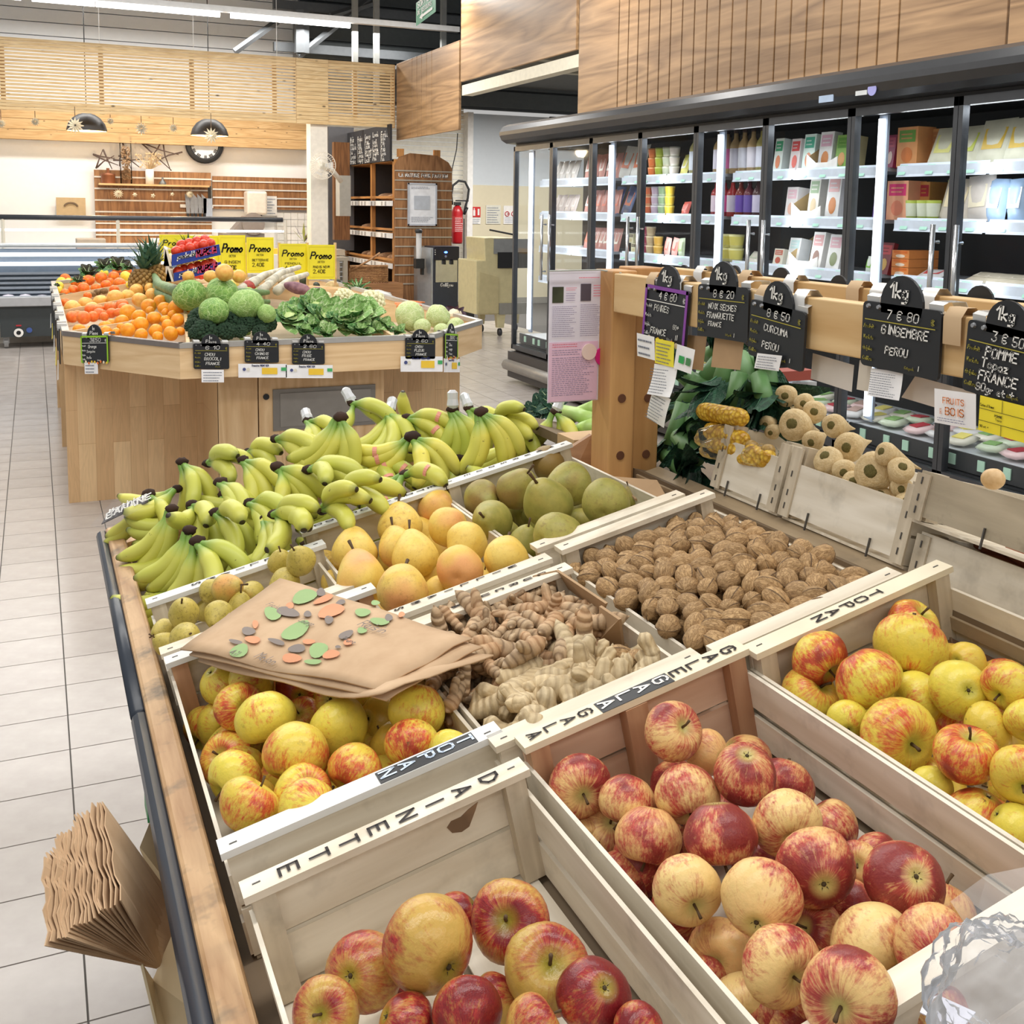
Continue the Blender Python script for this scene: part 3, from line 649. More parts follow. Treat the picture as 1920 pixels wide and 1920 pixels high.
# water dispenser (Culligan)
YQ = YN-.42; q0 = PZ(812, 600, 0)
A = PY(792, 600, YQ); B = PY(860, 462, YQ)
wd = thing('water_dispenser', 'silver and black water dispenser with blue light and cup tube', 'water dispenser', ((A.x+B.x)/2, YQ, 0))
xm = PY(812, 500, YQ).x; zt3 = B.z
part('body', MB().b2((xm, YQ, 0), (B.x, YQ+.34, zt3)), plain(40, 44, 54, .35), wd, bevel=.01)
part('side_panel', MB().b2((xm-.02, YQ+.01, 0), (xm-.001, YQ+.34, zt3-.03)), plain(176, 180, 184, .3, .6), wd)
part('side_panel', MB().b2((A.x, YQ+.2, 0), (xm, YQ+.34, zt3-.02)).hexa([(A.x, YQ+.2, 0), (xm, YQ, 0), (xm, YQ+.2, 0), (A.x, YQ+.2, 0), (A.x, YQ+.2, zt3-.02), (xm, YQ, zt3-.02), (xm, YQ+.2, zt3-.02), (A.x, YQ+.2, zt3-.02)]), plain(180, 184, 188, .3, .7), wd)
z1 = PY(830, 488, YQ).z; z2 = PY(830, 529, YQ).z
part('control_panel', MB().b2((xm, YQ-.03, z1), (B.x, YQ, zt3)), plain(20, 22, 40, .25), wd, bevel=.01)
part('chrome_recess', MB().b2((xm+.03, YQ-.012, z2), (B.x-.02, YQ-.001, z1)), plain(206, 208, 212, .18, .9), wd)
part('lower_door', MB().b2((xm+.004, YQ-.02, .06), (B.x-.01, YQ, z2)), plain(44, 50, 62, .35), wd, bevel=.01)
part('blue_light', MB().ball(PY(836, 473, YQ-.035), (.022, .01, .012), 10, 6), emit('blue_led', (.05, .15, 1, 1), 12), wd, True)
for q in range(3): part('button', MB().ball(PY(816, 469+q*4, YQ-.034), (.006, .004, .006), 6, 4), WHITE, wd)
part('button', MB().ball(PY(836, 481, YQ-.034), (.016, .006, .016), 10, 6), plain(120, 124, 140), wd)
m = MB(); p = PY(826, 537, YQ-.024); strokes(m, 'Culligan', p, (1, 0, 0), (0, 0, 1), .04, .2, .2, squeeze=.7); part('lettering', m, WHITE, wd)
for sx_ in (.0,): part('tap', MB().b2((xm+.12, YQ-.05, z1-.05), (xm+.15, YQ-.01, z1)).b2((xm+.22, YQ-.05, z1-.05), (xm+.25, YQ-.01, z1)), BLACK, wd)
c = PY(785, 500, YQ+.05); c2 = PY(785, 437, YQ+.05)
part('cup_tube', MB().lathe([(.035, c.z), (.035, c2.z)], 14, (c.x, YQ+.05, 0)), glass('tube_glass', (.95, .95, .97, 1), .3, milky=.35), wd, True)
part('cup_stack', MB().lathe([(.02, c.z), (.026, c2.z-.02), (0, c2.z-.02)], 10, (c.x, YQ+.05, 0)), WHITE, wd, True)
part('tube_cap', MB().lathe([(.04, 0), (.05, .03), (.03, .05), (0, .05)], 14, c2), BLACK, wd, True)
part('tube_holder', MB().b2((c.x-.05, YQ, c.z-.02), (c.x+.06, YQ+.1, c.z+.1)).b2((c.x+.03, YQ+.02, c.z-.1), (c.x+.06, YQ+.08, c.z)), BLACK, wd)
# wicker basket and plastic bag at the foot of the rack
A = PY(652, 530, 12.9); B = PY(722, 492, 12.9)
bk = thing('wicker_basket', 'long wicker basket with diagonal handle in front of the bread rack', 'basket', ((A.x+B.x)/2, 12.9, A.z))
WK = wood('wicker', S(120, 76, 44), S(196, 150, 100), 0, 30, .7, 3)
bm_ = MB()
for k in range(9): bm_.tube([(A.x+.01*k*0, 12.8, A.z+.02+k*(B.z-A.z-.05)/9), (B.x, 12.8+.0, A.z+.02+k*(B.z-A.z-.05)/9), (B.x, 13.05, A.z+.02+k*(B.z-A.z-.05)/9)], .012, 5)
for k in range(16): x = A.x+(B.x-A.x)*k/15; bm_.tube([(x, 12.8, A.z), (x, 12.8, B.z-.06)], .009, 4)
part('weave', bm_, WK, bk, True)
part('handle', MB().tube([(A.x, 12.8, B.z-.1), ((A.x+B.x)/2, 12.7, B.z+.05), (B.x-.1, 12.8, B.z+.12)], .012, 5), WK, bk, True)
part('rim', MB().tube([(A.x, 12.79, B.z-.04), (B.x, 12.79, B.z-.04)], .018, 6), WK, bk, True)
solo('basket_crate', MB().b2((A.x, 12.8, .3), (B.x+.2, 13.1, A.z-.01)), wood('brown_box', S(140, 96, 60), S(176, 128, 84), 0, 5), 'brown wooden box under the wicker basket', 'box')
c = PY(700, 560, 12.6); bag = MB().ball((c.x, 12.6, c.z), (.3, .12, .1), 14, 8, lambda q: 1+.18*math.sin(q.x*9)*math.cos(q.z*7))
solo('plastic_bag', bag, plain(232, 232, 228, .3), 'crumpled white plastic bag in front of the bread rack', 'bag', smooth=True)
A = PY(628, 530, 12.7)
solo('side_table', MB().b2((A.x-.3, 12.6, .86), (A.x+.15, 12.9, .9)).b2((A.x+.08, 12.6, 0), (A.x+.13, 12.65, .86)).b2((A.x-.25, 12.6, .0), (A.x-.2, 12.65, .86)), plain(150, 140, 124), 'grey topped table beside the bread rack', 'table')
# fire extinguisher
YE = 15.5; c0 = PY(857, 457, YE); c1 = PY(857, 385, YE)
fe = thing('fire_extinguisher', 'red fire extinguisher with black hose on the wall', 'extinguisher', c0)
r_ = .085; h_ = c1.z-c0.z
part('cylinder', MB().lathe([(0, 0), (r_*.85, 0), (r_, .03), (r_, h_-.1), (r_*.7, h_-.03), (.03, h_), (0, h_)], 20, c0), plain(176, 24, 32, .3), fe, True)
part('label_band', MB().lathe([(r_+.001, h_*.3), (r_+.001, h_*.72)], 20, c0), plain(196, 60, 62, .4), fe, True)
m = MB(); scribble(m, c0+Vector((-.07, -r_-.01, h_*.32)), (1, 0, 0), (0, 0, 1), .13, h_*.38, 8); part('print', m, WHITE, fe)
part('valve', MB().b2(c1+Vector((-.04, -.04, 0)), c1+Vector((.05, .04, .05))).b2(c1+Vector((-.02, -.02, .06)), c1+Vector((.18, .02, .08))), BLACK, fe)
hs = [PY(x, y, YE-.03) for x, y in ((848, 384), (846, 365), (849, 348), (860, 339), (872, 341), (879, 355), (877, 372), (872, 390), (870, 402))]
part('hose', MB().tube(hs, .018, 7), BLACK, fe, True)
part('nozzle', MB().tube([PY(876, 389, YE-.05), PY(870, 402, YE-.05)], .022, 7), BLACK, fe, True)
# small signs on the dado wall
t, a, b = notice(884, 388, 901, 407, 15.776, 'small red fire extinguisher sign on the cream wall', plain(206, 40, 40), 0, 'extinguisher_sign', cat='sign')
m = MB().b2((a.x+.025, 15.768, a.z+.02), (a.x+.06, 15.775, b.z-.05)).b2((a.x+.035, 15.768, b.z-.05), (a.x+.05, 15.775, b.z-.02)).b2((b.x-.05, 15.768, a.z+.03), (b.x-.02, 15.775, b.z-.03)); part('pictogram', m, WHITE, t)
notice(884, 408, 901, 420, 15.776, 'small white instruction label under the red sign', lines=3)
notice(911, 385, 939, 420, 15.776, 'pale printed sheet on the cream wall in the middle', plain(222, 220, 206), 7)
t, a, b = notice(944, 386, 972, 420, 15.776, 'white sheet with two red prohibition rings on the cream wall', lines=0)
for k in (0, 1):
    q = PY(951+k*12, 401, 15.768); part('red_ring', MB().tube([q+Vector((math.cos(u)*.035, 0, math.sin(u)*.035)) for u in [i*math.pi/8 for i in range(17)]]+[q], .006, 4), plain(196, 50, 60), t)
m = MB(); scribble(m, a+Vector((.02, -.003, .02)), (1, 0, 0), (0, 0, 1), b.x-a.x-.04, .1, 4); part('print', m, plain(150, 160, 190), t)
struct('trim_cable_2', MB().tube([PY(x, y, 15.5) for x, y in ((858, 250), (856, 280), (848, 315), (845, 340))], .008, 5).tube([PY(x, y, 15.6) for x, y in ((870, 410), (869, 545), (877, 566))], .008, 5), BLACK)
# bread slicing machine
YM = 11.75; A = PY(892, 640, YM)
sm = thing('bread_slicer', 'beige bread slicing machine on castors beside the fridges', 'machine', (4.95, YM+.3, 0))
BE = plain(198, 188, 146, .45)
def ml(px, py, y=YM): return PY(px, py, y)
o_ = [ml(893, 489), ml(910, 489), ml(908, 446), ml(968, 446), ml(968, 590), ml(893, 590)]
part('body', MB().prism(o_, (0, .6, 0)), BE, sm, bevel=.008)
a = ml(926, 476, YM-.012); b = ml(968, 448, YM-.012); part('side_plate', MB().b2((a.x, YM-.012, a.z), (b.x+.2, YM-.001, b.z)), plain(150, 152, 152, .3, .5), sm)
a = ml(933, 503, YM-.014); b = ml(968, 473, YM-.014); part('slot', MB().b2((a.x, YM-.02, a.z), (b.x+.2, YM-.0125, b.z)), BLACK, sm)
part('lower_panel', MB().prism([ml(897, 588, YM-.01), ml(900, 510, YM-.01), ml(935, 520, YM-.01), ml(935, 588, YM-.01)], (0, .008, 0)), plain(186, 174, 132, .5), sm)
a = ml(936, 590, YM-.012); b = ml(968, 568, YM-.012); part('grey_panel', MB().b2((a.x, YM-.012, a.z), (b.x+.2, YM-.001, b.z)), plain(140, 138, 130), sm)
for px0, px1, dy in ((931, 948, 0), (899, 911, .45), (962, 975, .45)):
    a = ml(px0, 620, YM+dy); b = ml(px1, 590, YM+dy); zz = .1
    part('leg', MB().hexa([(a.x+.02, YM+dy, zz), (b.x-.02, YM+dy, zz), (b.x-.02, YM+dy+.08, zz), (a.x+.02, YM+dy+.08, zz), (a.x, YM+dy, ml(900, 588).z), (b.x, YM+dy, ml(900, 588).z), (b.x, YM+dy+.08, ml(900, 588).z), (a.x, YM+dy+.08, ml(900, 588).z)]), BE, sm)
    part('castor', MB().lathe([(0, -.015), (.045, -.015), (.045, .015), (0, .015)], 14, ((a.x+b.x)/2, YM+dy+.04, .046), Matrix(((0, 0, 1), (0, 1, 0), (1, 0, 0)))), plain(50, 50, 54, .4), sm, True)
part('handle_rod', MB().tube([ml(918, 431, YM+.1), ml(968, 441, YM-.1)], .012, 6), BLACK, sm)
solo('black_bin', MB().b2(PZ(870, 610, 0)+Vector((-.2, -.1, 0)), PZ(870, 610, 0)+Vector((.1, .2, .28))), plain(46, 46, 48), 'small dark box on the floor behind the water dispenser', 'box')
# wall fan on the column
c = PY(605, 311, 13.0); fn = thing('wall_fan', 'white wall fan mounted on the right of the column', 'fan', c)
ax = Vector((-.55, -.83, .1)).normalized(); Mf = axis_frame(c, ax).to_3x3()
r_ = 23*13/1850
for k in range(4): part('guard_ring', MB().tube([c+Mf @ Vector((math.cos(u)*r_*q, math.sin(u)*r_*q, .05*(1-q*q))) for u in [i*math.pi/12 for i in range(25)]], .004, 4), plain(226, 220, 206), fn) if (q := (1, .75, .5, .25)[k]) else 0
gw = MB()
for k in range(32):
    u = k*math.pi/16; gw.tube([c+Mf @ Vector((math.cos(u)*r_*q, math.sin(u)*r_*q, .06*(1-q*q)-.0)) for q in (.1, .5, .85, 1)], .0025, 3)
part('guard_wires', gw, plain(226, 220, 206), fn)['kind'] = 'stuff'
part('hub', MB().ball(c+Mf @ Vector((0, 0, .03)), .035, 10, 8), plain(220, 214, 200), fn, True)
for k in range(3):
    u = k*2.09; part('blade', MB().add([c+Mf @ Vector(v) for v in ((0, 0, 0), (math.cos(u)*r_*.85, math.sin(u)*r_*.85, .0), (math.cos(u+.7)*r_*.8, math.sin(u+.7)*r_*.8, -.03), (math.cos(u+1.0)*r_*.35, math.sin(u+1.0)*r_*.35, -.02))], [(0, 1, 2, 3)]), glass('fan_blade', (.9, .9, .88, 1), .2, milky=.6), fn)
part('motor', MB().tube([c-ax*.02, c-ax*.14], .05, 12), plain(224, 216, 202), fn, True)
part('bracket', MB().tube([c-ax*.12, PY(622, 318, 13.15), PY(640, 341, 13.2)], .03, 8), plain(224, 216, 202), fn, True)
solo('electric_cabinet', MB().b2(PY(637, 405, 13.9), PY(650, 330, 14.1)), plain(176, 176, 170), 'grey electrical cabinet behind the wall fan', 'cabinet')
struct('wall_timber', MB().b2(PY(627, 450, 14.6), PY(652, 268, 14.7)), wood('dark_timber', S(100, 66, 40), S(150, 104, 64), 2, 4))
struct('wall_recess', MB().b2(PY(617, 470, 15.2), PY(660, 240, 15.3)), plain(84, 84, 88))
# ================================================================ GLASS DOOR FRIDGES along x = 3.8
XF_ = 3.8; ZT = 2.03; ED = [8.66, 7.91, 7.23, 6.51, 5.82, 5.11, 4.40, 3.70, 3.0]
FR = plain(70, 72, 76, .35, .4); DK = plain(30, 31, 34, .5); DG = glass('fridge_glass', (.985, .995, 1, 1), .06, .03); STRIP = emit('led_strip', (.93, .97, 1, 1), 4.5)
SHW = plain(216, 226, 240, .35); LEV = [1.745, 1.475, 1.19, .93]; ZB = .42
FRG = []
for k in range(4):
    yf, ymid, yn = ED[2*k], ED[2*k+1], ED[2*k+2]
    t = thing('display_fridge', '%s two-door glass display fridge from the far end of the row' % ORD[k], 'fridge', (XF_+.35, (yf+yn)/2, 0), group=None); FRG.append(t)
    part('back_panel', MB().b2((XF_+.66, yn, .3), (XF_+.7, yf, 2.1)), plain(58, 50, 46, .6) if k < 2 else DK, t)
    for y in ((yf-.01,) if k else ()): pass
    if k == 0: part('end_glass', MB().b2((XF_+.02, yf-.015, .3), (XF_+.66, yf-.005, 2.02)), DG, t)
    part('base', MB().b2((XF_+.02, yn, .05), (XF_+.7, yf, .26)), DK, t)
    part('kick_plate', MB().b2((XF_-.05, yn, .04), (XF_+.02, yf, .265)), plain(58, 54, 52, .45), t)
    part('bumper', MB().tube([(XF_-.06, yn, .145), (XF_-.06, yf, .145)], .05, 8), plain(140, 136, 130, .4, .3), t, True)
    part('air_grille', MB().b2((XF_+.02, yn+.01, .262), (XF_+.07, yf-.01, .33)), DK, t)
    gm = MB()
    for q in range(int((yf-yn)/.012)): gm.b2((XF_+.016, yn+.01+q*.012, .27), (XF_+.0195, yn+.016+q*.012, .325))
    part('grille_bars', gm, plain(120, 122, 124, .4, .4), t)['kind'] = 'stuff'
    part('deck', MB().b2((XF_+.07, yn+.01, .33), (XF_+.66, yf-.01, ZB-.01)), plain(208, 212, 216, .4), t)
    cp_ = [(XF_-.02, ZT+.02), (XF_-.09, ZT+.025), (XF_-.135, ZT+.05), (XF_-.155, ZT+.09), (XF_-.155, ZT+.12), (XF_-.13, ZT+.16), (XF_-.08, ZT+.185), (XF_-.02, ZT+.195), (XF_+.28, ZT+.2), (XF_+.28, ZT+.02)]
    part('canopy', MB().prism([(x, yn, z) for x, z in cp_], (0, yf-yn, 0)), plain(60, 61, 64, .3, .3), t)
    part('top_panel', MB().b2((XF_, yn, ZT), (XF_+.68, yf, ZT+.019)), DK, t)
    part('light_strip', MB().b2((XF_+.1, yf-.09, .46), (XF_+.12, yf-.062, 1.98)), STRIP, t)
    part('strip_housing', MB().b2((XF_+.125, yf-.10, .43), (XF_+.14, yf-.04, 2.0)), plain(150, 160, 176), t)
    area('fridge_light', (XF_+.12, (yf+yn)/2-.05, 1.98), .06, yf-yn-.3, 2.6, (0, math.radians(35), 0), (.93, .97, 1))
    area('fridge_light', (XF_+.12, (yf+yn)/2-.05, 1.2), 1.2, .04, 1.8, (0, math.radians(-90), 0), (.93, .97, 1))
    for j, z in enumerate(LEV):
        s_ = part('shelf', MB().b2((XF_+.2, yn+.015, z-.02), (XF_+.64, yf-.13, z)), plain(196, 202, 210, .3, .3), t)
        for a_, b_ in ((yn+.015, ymid-.02), (ymid, yf-.13)):
            pr = part('price_rail', MB().add([(XF_+.17, a_, z-.055), (XF_+.17, b_, z-.055), (XF_+.195, b_, z+.012), (XF_+.195, a_, z+.012)], [(0, 1, 2, 3)]).b2((XF_+.175, a_, z-.05), (XF_+.2, b_, z)), SHW, s_)
            lb = MB()
            for q in range(4):
                y = a_+(b_-a_)*(q+.3+R.random()*.3)/4; lb.add([(XF_+.168, y, z-.045), (XF_+.168, y+.05, z-.045), (XF_+.19, y+.05, z+.004), (XF_+.19, y, z+.004)], [(0, 1, 2, 3)])
            if k: lp = bpy.data.objects.new('price_tag', lb.mesh('price_tag', plain(176, 226, 206, .5))); COL.objects.link(lp); lp.parent = s_
    # front rail with tags at the lowest deck
    part('deck_rail', MB().b2((XF_+.055, yn+.01, .335), (XF_+.069, yf-.01, .42)), plain(60, 62, 64, .4), t)
    lb = MB()
    for q in range(9):
        y = yn+.06+q*.15+R.uniform(-.03, .03); lb.b2((XF_+.048, y, .355), (XF_+.054, y+.04, .405))
    part('deck_tags', lb, plain(186, 222, 200), t)['kind'] = 'stuff'
    for d, (a_, b_) in enumerate(((ymid, yf), (yn, ymid))):
        z0, z1 = .285, ZT; fwd = .028
        m = MB().b2((XF_-.02, a_+.002, z0), (XF_+.02, a_+fwd, z1)).b2((XF_-.02, b_-fwd, z0), (XF_+.02, b_-.002, z1)).b2((XF_-.02, a_+.002, z0), (XF_+.02, b_-.002, z0+.04)).b2((XF_-.02, a_+.002, z1-.04), (XF_+.02, b_-.002, z1))
        dr = part('door', m, FR, t)
        part('pane', MB().b2((XF_-.004, a_+fwd, z0+.04), (XF_+.004, b_-fwd, z1-.04)), DG, dr, label='clear glass pane')
        hy = a_+.07 if d == 0 else b_-.07
        part('handle', MB().tube([(XF_-.02, hy, 1.0), (XF_-.06, hy, 1.0), (XF_-.06, hy, 1.38), (XF_-.02, hy, 1.38)], .009, 6).tube([(XF_-.06, hy, .93), (XF_-.06, hy, 1.46)], .012, 8), plain(200, 202, 204, .2, .8), dr, True)
# stickers on the canopy
c = PX(1545, 184, XF_-.15); solo('canopy_sticker', MB().b2((XF_-.142, c.y-.06, c.z-.02), (XF_-.138, c.y+.05, c.z+.03)), plain(170, 190, 216), 'small striped sticker on the fridge canopy', 'sticker')
c = PX(1615, 170, XF_-.15); solo('canopy_display', MB().b2((XF_-.142, c.y-.03, c.z-.02), (XF_-.137, c.y+.05, c.z+.025)), plain(210, 214, 216), 'small white display plate on the fridge canopy', 'display')
solo('round_sticker', MB().lathe([(0, 0), (.03, 0), (.03, .003), (0, .003)], 16, c+Vector((.005, -.07, .0)), Matrix(((0, 0, -1), (0, 1, 0), (1, 0, 0)))), plain(160, 160, 220), 'round violet sticker on the fridge canopy', 'sticker')
# ---------------------------------------------------------------- products
_fm = {}
def M_(c, rough=.4): return plain(*c, rough)
def shelflab(px, lvl): return
LV = {0: 'top', 1: 'second', 2: 'third', 3: 'fourth', 4: 'lowest'}
def doorname(y):
    for i in range(8):
        if ED[i] >= y > ED[i+1]: return ORD[i]
    return 'last'
CNT = {}
def plab(kind, y, lvl):
    key = (doorname(y), lvl, kind); CNT[key] = CNT.get(key, 0)+1
    return '%s, %s from left, %s shelf, %s fridge door' % (kind, ORD[(CNT[key]-1) % 20], LV[lvl], key[0])
FZ = [1.745, 1.475, 1.19, .93, .415]
PACKP = {}
def carton(y, lvl, w_, h_, d_, c1, c2, c3, kind, tilt=0, x=None, stack=0):
    """printed box facing -x: coloured field, motif oval, headline"""
    z = FZ[lvl]; x = XF_+.26 if x is None else x
    t = thing('food_carton', plab(kind, y, lvl), 'carton', (x, y, z+stack), Matrix.Rotation(math.radians(tilt), 3, 'Y'))
    part('box', MB().b2((0, -w_/2, 0), (d_, w_/2, h_)), M_(c1), t, world=False)
    m = MB().add([(-.001, w_*.4, h_*.62), (-.001, -w_*.4, h_*.62), (-.001, -w_*.4, h_*.92), (-.001, w_*.4, h_*.92)], [(0, 1, 2, 3)])
    part('print_field', m, M_(c2), t, world=False)
    m = MB(); cn = [(-.0012, math.cos(a)*w_*.28, h_*.3+math.sin(a)*h_*.2) for a in [i*math.pi/6 for i in range(12)]]; m.add(cn, [tuple(range(11, -1, -1))])
    part('motif', m, M_(c3), t, world=False)
    m = MB(); scribble(m, (-.0018, w_*.3, h_*.68), (0, -1, 0), (0, 0, 1), w_*.6, h_*.2, 2, .7); part('headline', m, M_(c1), t, world=False)
    return t
def pouch(y, lvl, w_, h_, c1, c2, kind, tilt=18, n=1, thick=.03):
    z = FZ[lvl]
    for q in range(n):
        t = thing('food_pack', plab(kind, y-q*.0, lvl), 'pack', (XF_+.25+q*.05, y, z), Matrix.Rotation(math.radians(tilt), 3, 'Y') @ Matrix.Rotation(R.uniform(-.12, .12), 3, 'X'))
        m = MB(); su, sv = 6, 8; vs = []
        for s_ in (-1, 1):
            for i in range(su+1):
                for j in range(sv+1):
                    u, v = i/su*2-1, j/sv*2-1; b = (1-u**4)*(1-v**4)*thick/2; vs.append((s_*-b, u*w_/2, (v+1)*h_/2))
        fs = []
        for s_ in range(2):
            o = s_*(su+1)*(sv+1)
            for i in range(su):
                for j in range(sv): fs.append((o+i*(sv+1)+j, o+(i+1)*(sv+1)+j, o+(i+1)*(sv+1)+j+1, o+i*(sv+1)+j+1))
        part('bag', m.add(vs, fs), M_(c1, .25), t, True, False)
        m = MB().add([(-thick*.52, w_*.3, h_*.3), (-thick*.52, -w_*.3, h_*.3), (-thick*.4, -w_*.34, h_*.78), (-thick*.4, w_*.34, h_*.78)], [(0, 1, 2, 3)])
        part('label_print', m, M_(c2, .35), t, world=False)
def bottle(y, lvl, h_, r_, c1, c2, kind, x=XF_+.26, cap=(90, 70, 60)):
    z = FZ[lvl]; t = thing('bottle', plab(kind, y, lvl), 'bottle', (x, y, z))
    part('glass_body', MB().lathe([(0, 0), (r_, 0), (r_, h_*.62), (r_*.85, h_*.7), (r_*.4, h_*.8), (r_*.36, h_*.95), (0, h_*.95)], 14), M_(c1, .15), t, True, False)
    part('paper_label', MB().lathe([(r_*1.01, h_*.12), (r_*1.01, h_*.58)], 14), M_(c2), t, True, False)
    part('cap', MB().lathe([(r_*.4, h_*.93), (r_*.4, h_), (0, h_)], 10), M_(cap), t, True, False)
def cup(y, lvl, c1, c2, kind, k=0, x=XF_+.25, r_=.035, h_=.065):
    z = FZ[lvl]+k*(h_+.002); t = thing('pot', plab(kind, y, lvl), 'pot', (x, y, z))
    part('tub', MB().lathe([(0, 0), (r_*.8, 0), (r_, h_), (0, h_)], 12), M_(c1), t, True, False)
    part('tub_label', MB().lathe([(r_*.84, h_*.2), (r_*.98, h_*.85)], 12), M_(c2), t, True, False)
def Yx(px, x=XF_+.25): return PX(px, 400, x).y
pk = R.choice
# door 1 & 2 (far end): sliced packs, bread
for j, (n_, pyr) in enumerate(((5, 1), (6, 1), (7, 1))):
    for q in range(n_):
        y = ED[1]-.08-q*(.58/n_)-.03
        pouch(y, j, .1, .2-.01*j, (206, 150, 140), pk([(244, 236, 224), (240, 228, 220), (226, 120, 90)]), 'sliced meat pack with white and red label', 14)
for q in range(4): pouch(ED[0]-.28-q*.11, 0, .1, .17, (226, 220, 214), (236, 230, 224), 'pale sliced pack')
for q in range(4): pouch(ED[0]-.28-q*.11, 1, .1, .16, (220, 206, 200), (236, 226, 220), 'pinkish sliced pack')
for q in range(3): pouch(ED[0]-.3-q*.14, 4, .12, .1, (236, 236, 230), (220, 226, 220), 'clear tray pack', 50)
for q in range(2): carton(ED[1]-.2-q*.25, 3, .2, .06, .12, (196, 140, 100), (226, 180, 130), (170, 110, 80), 'brown bread tray')
for q in range(2): carton(ED[0]-.3-q*.2, 3, .18, .06, .12, (206, 160, 120), (226, 180, 130), (190, 130, 90), 'brown bread tray')
# door 3: salmon packs ; door 4: cups
for y in (Yx(1165), Yx(1190)): pouch(y, 0, .19, .25, (226, 226, 220), (236, 120, 60), 'orange smoked salmon pack', 18, 1, .02)
for y in (Yx(1172), Yx(1150)): pouch(y, 1, .15, .22, (70, 90, 140), (236, 120, 60), 'blue and orange salmon pack', 18, 1, .02)
for q in range(3): carton(Yx(1187)-.09*q, 2, .07, .07, .07, (232, 230, 200), (120, 110, 90), (220, 210, 160), 'cream dessert multipack')
for q in range(3): carton(Yx(1182)-.1*q, 2, .07, .07, .07, (232, 230, 200), (120, 110, 90), (220, 210, 160), 'cream dessert multipack', stack=.072)
CC = [((240, 160, 100), (236, 130, 70)), ((206, 216, 110), (180, 196, 70)), ((224, 222, 200), (200, 206, 180)), ((230, 226, 214), (210, 200, 190))]
for q, px in enumerate((1222, 1235, 1249, 1262)):
    for k_ in range(3): cup(Yx(px), 0, *CC[q], 'small %s yogurt pot' % ('orange', 'lime', 'pale', 'cream')[q], k_, r_=.038)
for q, px in enumerate((1216, 1229, 1242, 1255)):
    c_ = [((240, 190, 150), (220, 120, 80)), ((232, 226, 236), (200, 180, 200)), ((206, 222, 200), (150, 180, 140)), ((242, 220, 110), (226, 190, 60))][q]
    for k_ in range(3): cup(Yx(px), 1, *c_, 'small %s yogurt pot' % ('peach', 'white', 'green', 'yellow')[q], k_, r_=.036)
for q, px in enumerate((1211, 1222, 1236)):
    for k_ in range(3 if q != 2 else 2): cup(Yx(px), 2, *[((226, 160, 180), (190, 90, 120)), ((236, 222, 190), (206, 186, 150)), ((240, 206, 120), (226, 180, 80))][q], 'small %s yogurt pot' % ('pink', 'beige', 'golden')[q], k_, r_=.036)
for q, px in enumerate((1252, 1266, 1280)): pouch(Yx(px), 2, .075, .13, [(236, 180, 170), (240, 170, 160), (206, 222, 190)][q], [(240, 130, 120), (236, 110, 100), (170, 200, 130)][q], 'small dessert gourd pack', 5)
pouch(Yx(1278), 0, .09, .16, (226, 220, 120), (236, 236, 220), 'yellow and green cheese pack', 22); bottle(Yx(1297), 0, .27, .038, (206, 200, 140), (220, 228, 240), 'pale juice bottle')
pouch(Yx(1283), 1, .09, .1, (226, 110, 100), (240, 150, 140), 'small red cheese pack', 20)
for q in range(5): carton(Yx(1215)-q*.1, 3, .08, .08, .08, (226, 232, 220), (206, 226, 180), (230, 226, 130), 'white and lime cheese box')
# door 5: bottles ; door 6: cartons
for q in range(6): bottle(Yx(1342)-q*.092, 0, .27, .038, (210, 180, 130) if q < 5 else (190, 180, 110), [(226, 224, 240), (232, 120, 180), (228, 226, 240), (226, 228, 240), (230, 226, 236), (220, 222, 236)][q], 'kefir bottle with white label')
for q in range(6): bottle(Yx(1340)-q*.09, 1, .23, .036, [(180, 60, 60), (170, 50, 60), (186, 60, 60), (150, 70, 60), (120, 60, 70), (90, 60, 60)][q], [(236, 220, 236), (226, 90, 160), (232, 226, 240), (120, 90, 190), (110, 90, 170), (206, 200, 226)][q], 'red fruit kefir bottle')
for q in range(3): bottle(Yx(1340)-q*.09+.02, 0, .26, .036, (190, 160, 120), (210, 200, 226), 'kefir bottle in the second row', XF_+.36)
for k_ in range(2):
    for q in range(2): cup(Yx(1366)-q*.1, 2, (240, 236, 170), (236, 226, 120), 'round yellow butter tub', k_, r_=.05, h_=.085)
pouch(Yx(1412), 2, .12, .09, (226, 222, 210), (200, 210, 190), 'pale cheese wedge pack', 40)
C6 = [(1450, .08, .2, (228, 238, 232), (60, 170, 120), (226, 140, 100), 'white carton with green mark'), (1481, .085, .19, (236, 226, 226), (226, 80, 80), (236, 120, 110), 'white carton with red print'),
      (1506, .1, .21, (220, 240, 232), (80, 180, 150), (220, 150, 120), 'mint carton with burger picture'), (1537, .11, .215, (240, 240, 240), (226, 180, 200), (216, 140, 80), 'white carton with almond picture'), (1568, .1, .19, (140, 186, 90), (100, 160, 60), (226, 170, 110), 'green carton with snack picture'), (1591, .05, .18, (206, 190, 140), (160, 170, 110), (190, 150, 100), 'olive carton')]
for px, w_, h_, a_, b_, c_, kd in C6: carton(Yx(px), 0, w_, h_, .06, a_, b_, c_, kd, 6)
for px, w_, h_, a_, b_, c_, kd in ((1478, .1, .18, (238, 234, 234), (236, 200, 210), (236, 190, 170), 'white carton with pink bowl picture'), (1519, .09, .23, (212, 210, 202), (150, 170, 140), (200, 180, 150), 'grey green carton'), (1555, .11, .24, (240, 240, 240), (236, 190, 190), (216, 140, 80), 'tall white carton with almond picture')): carton(Yx(px), 1, w_, h_, .09, a_, b_, c_, kd, 6)
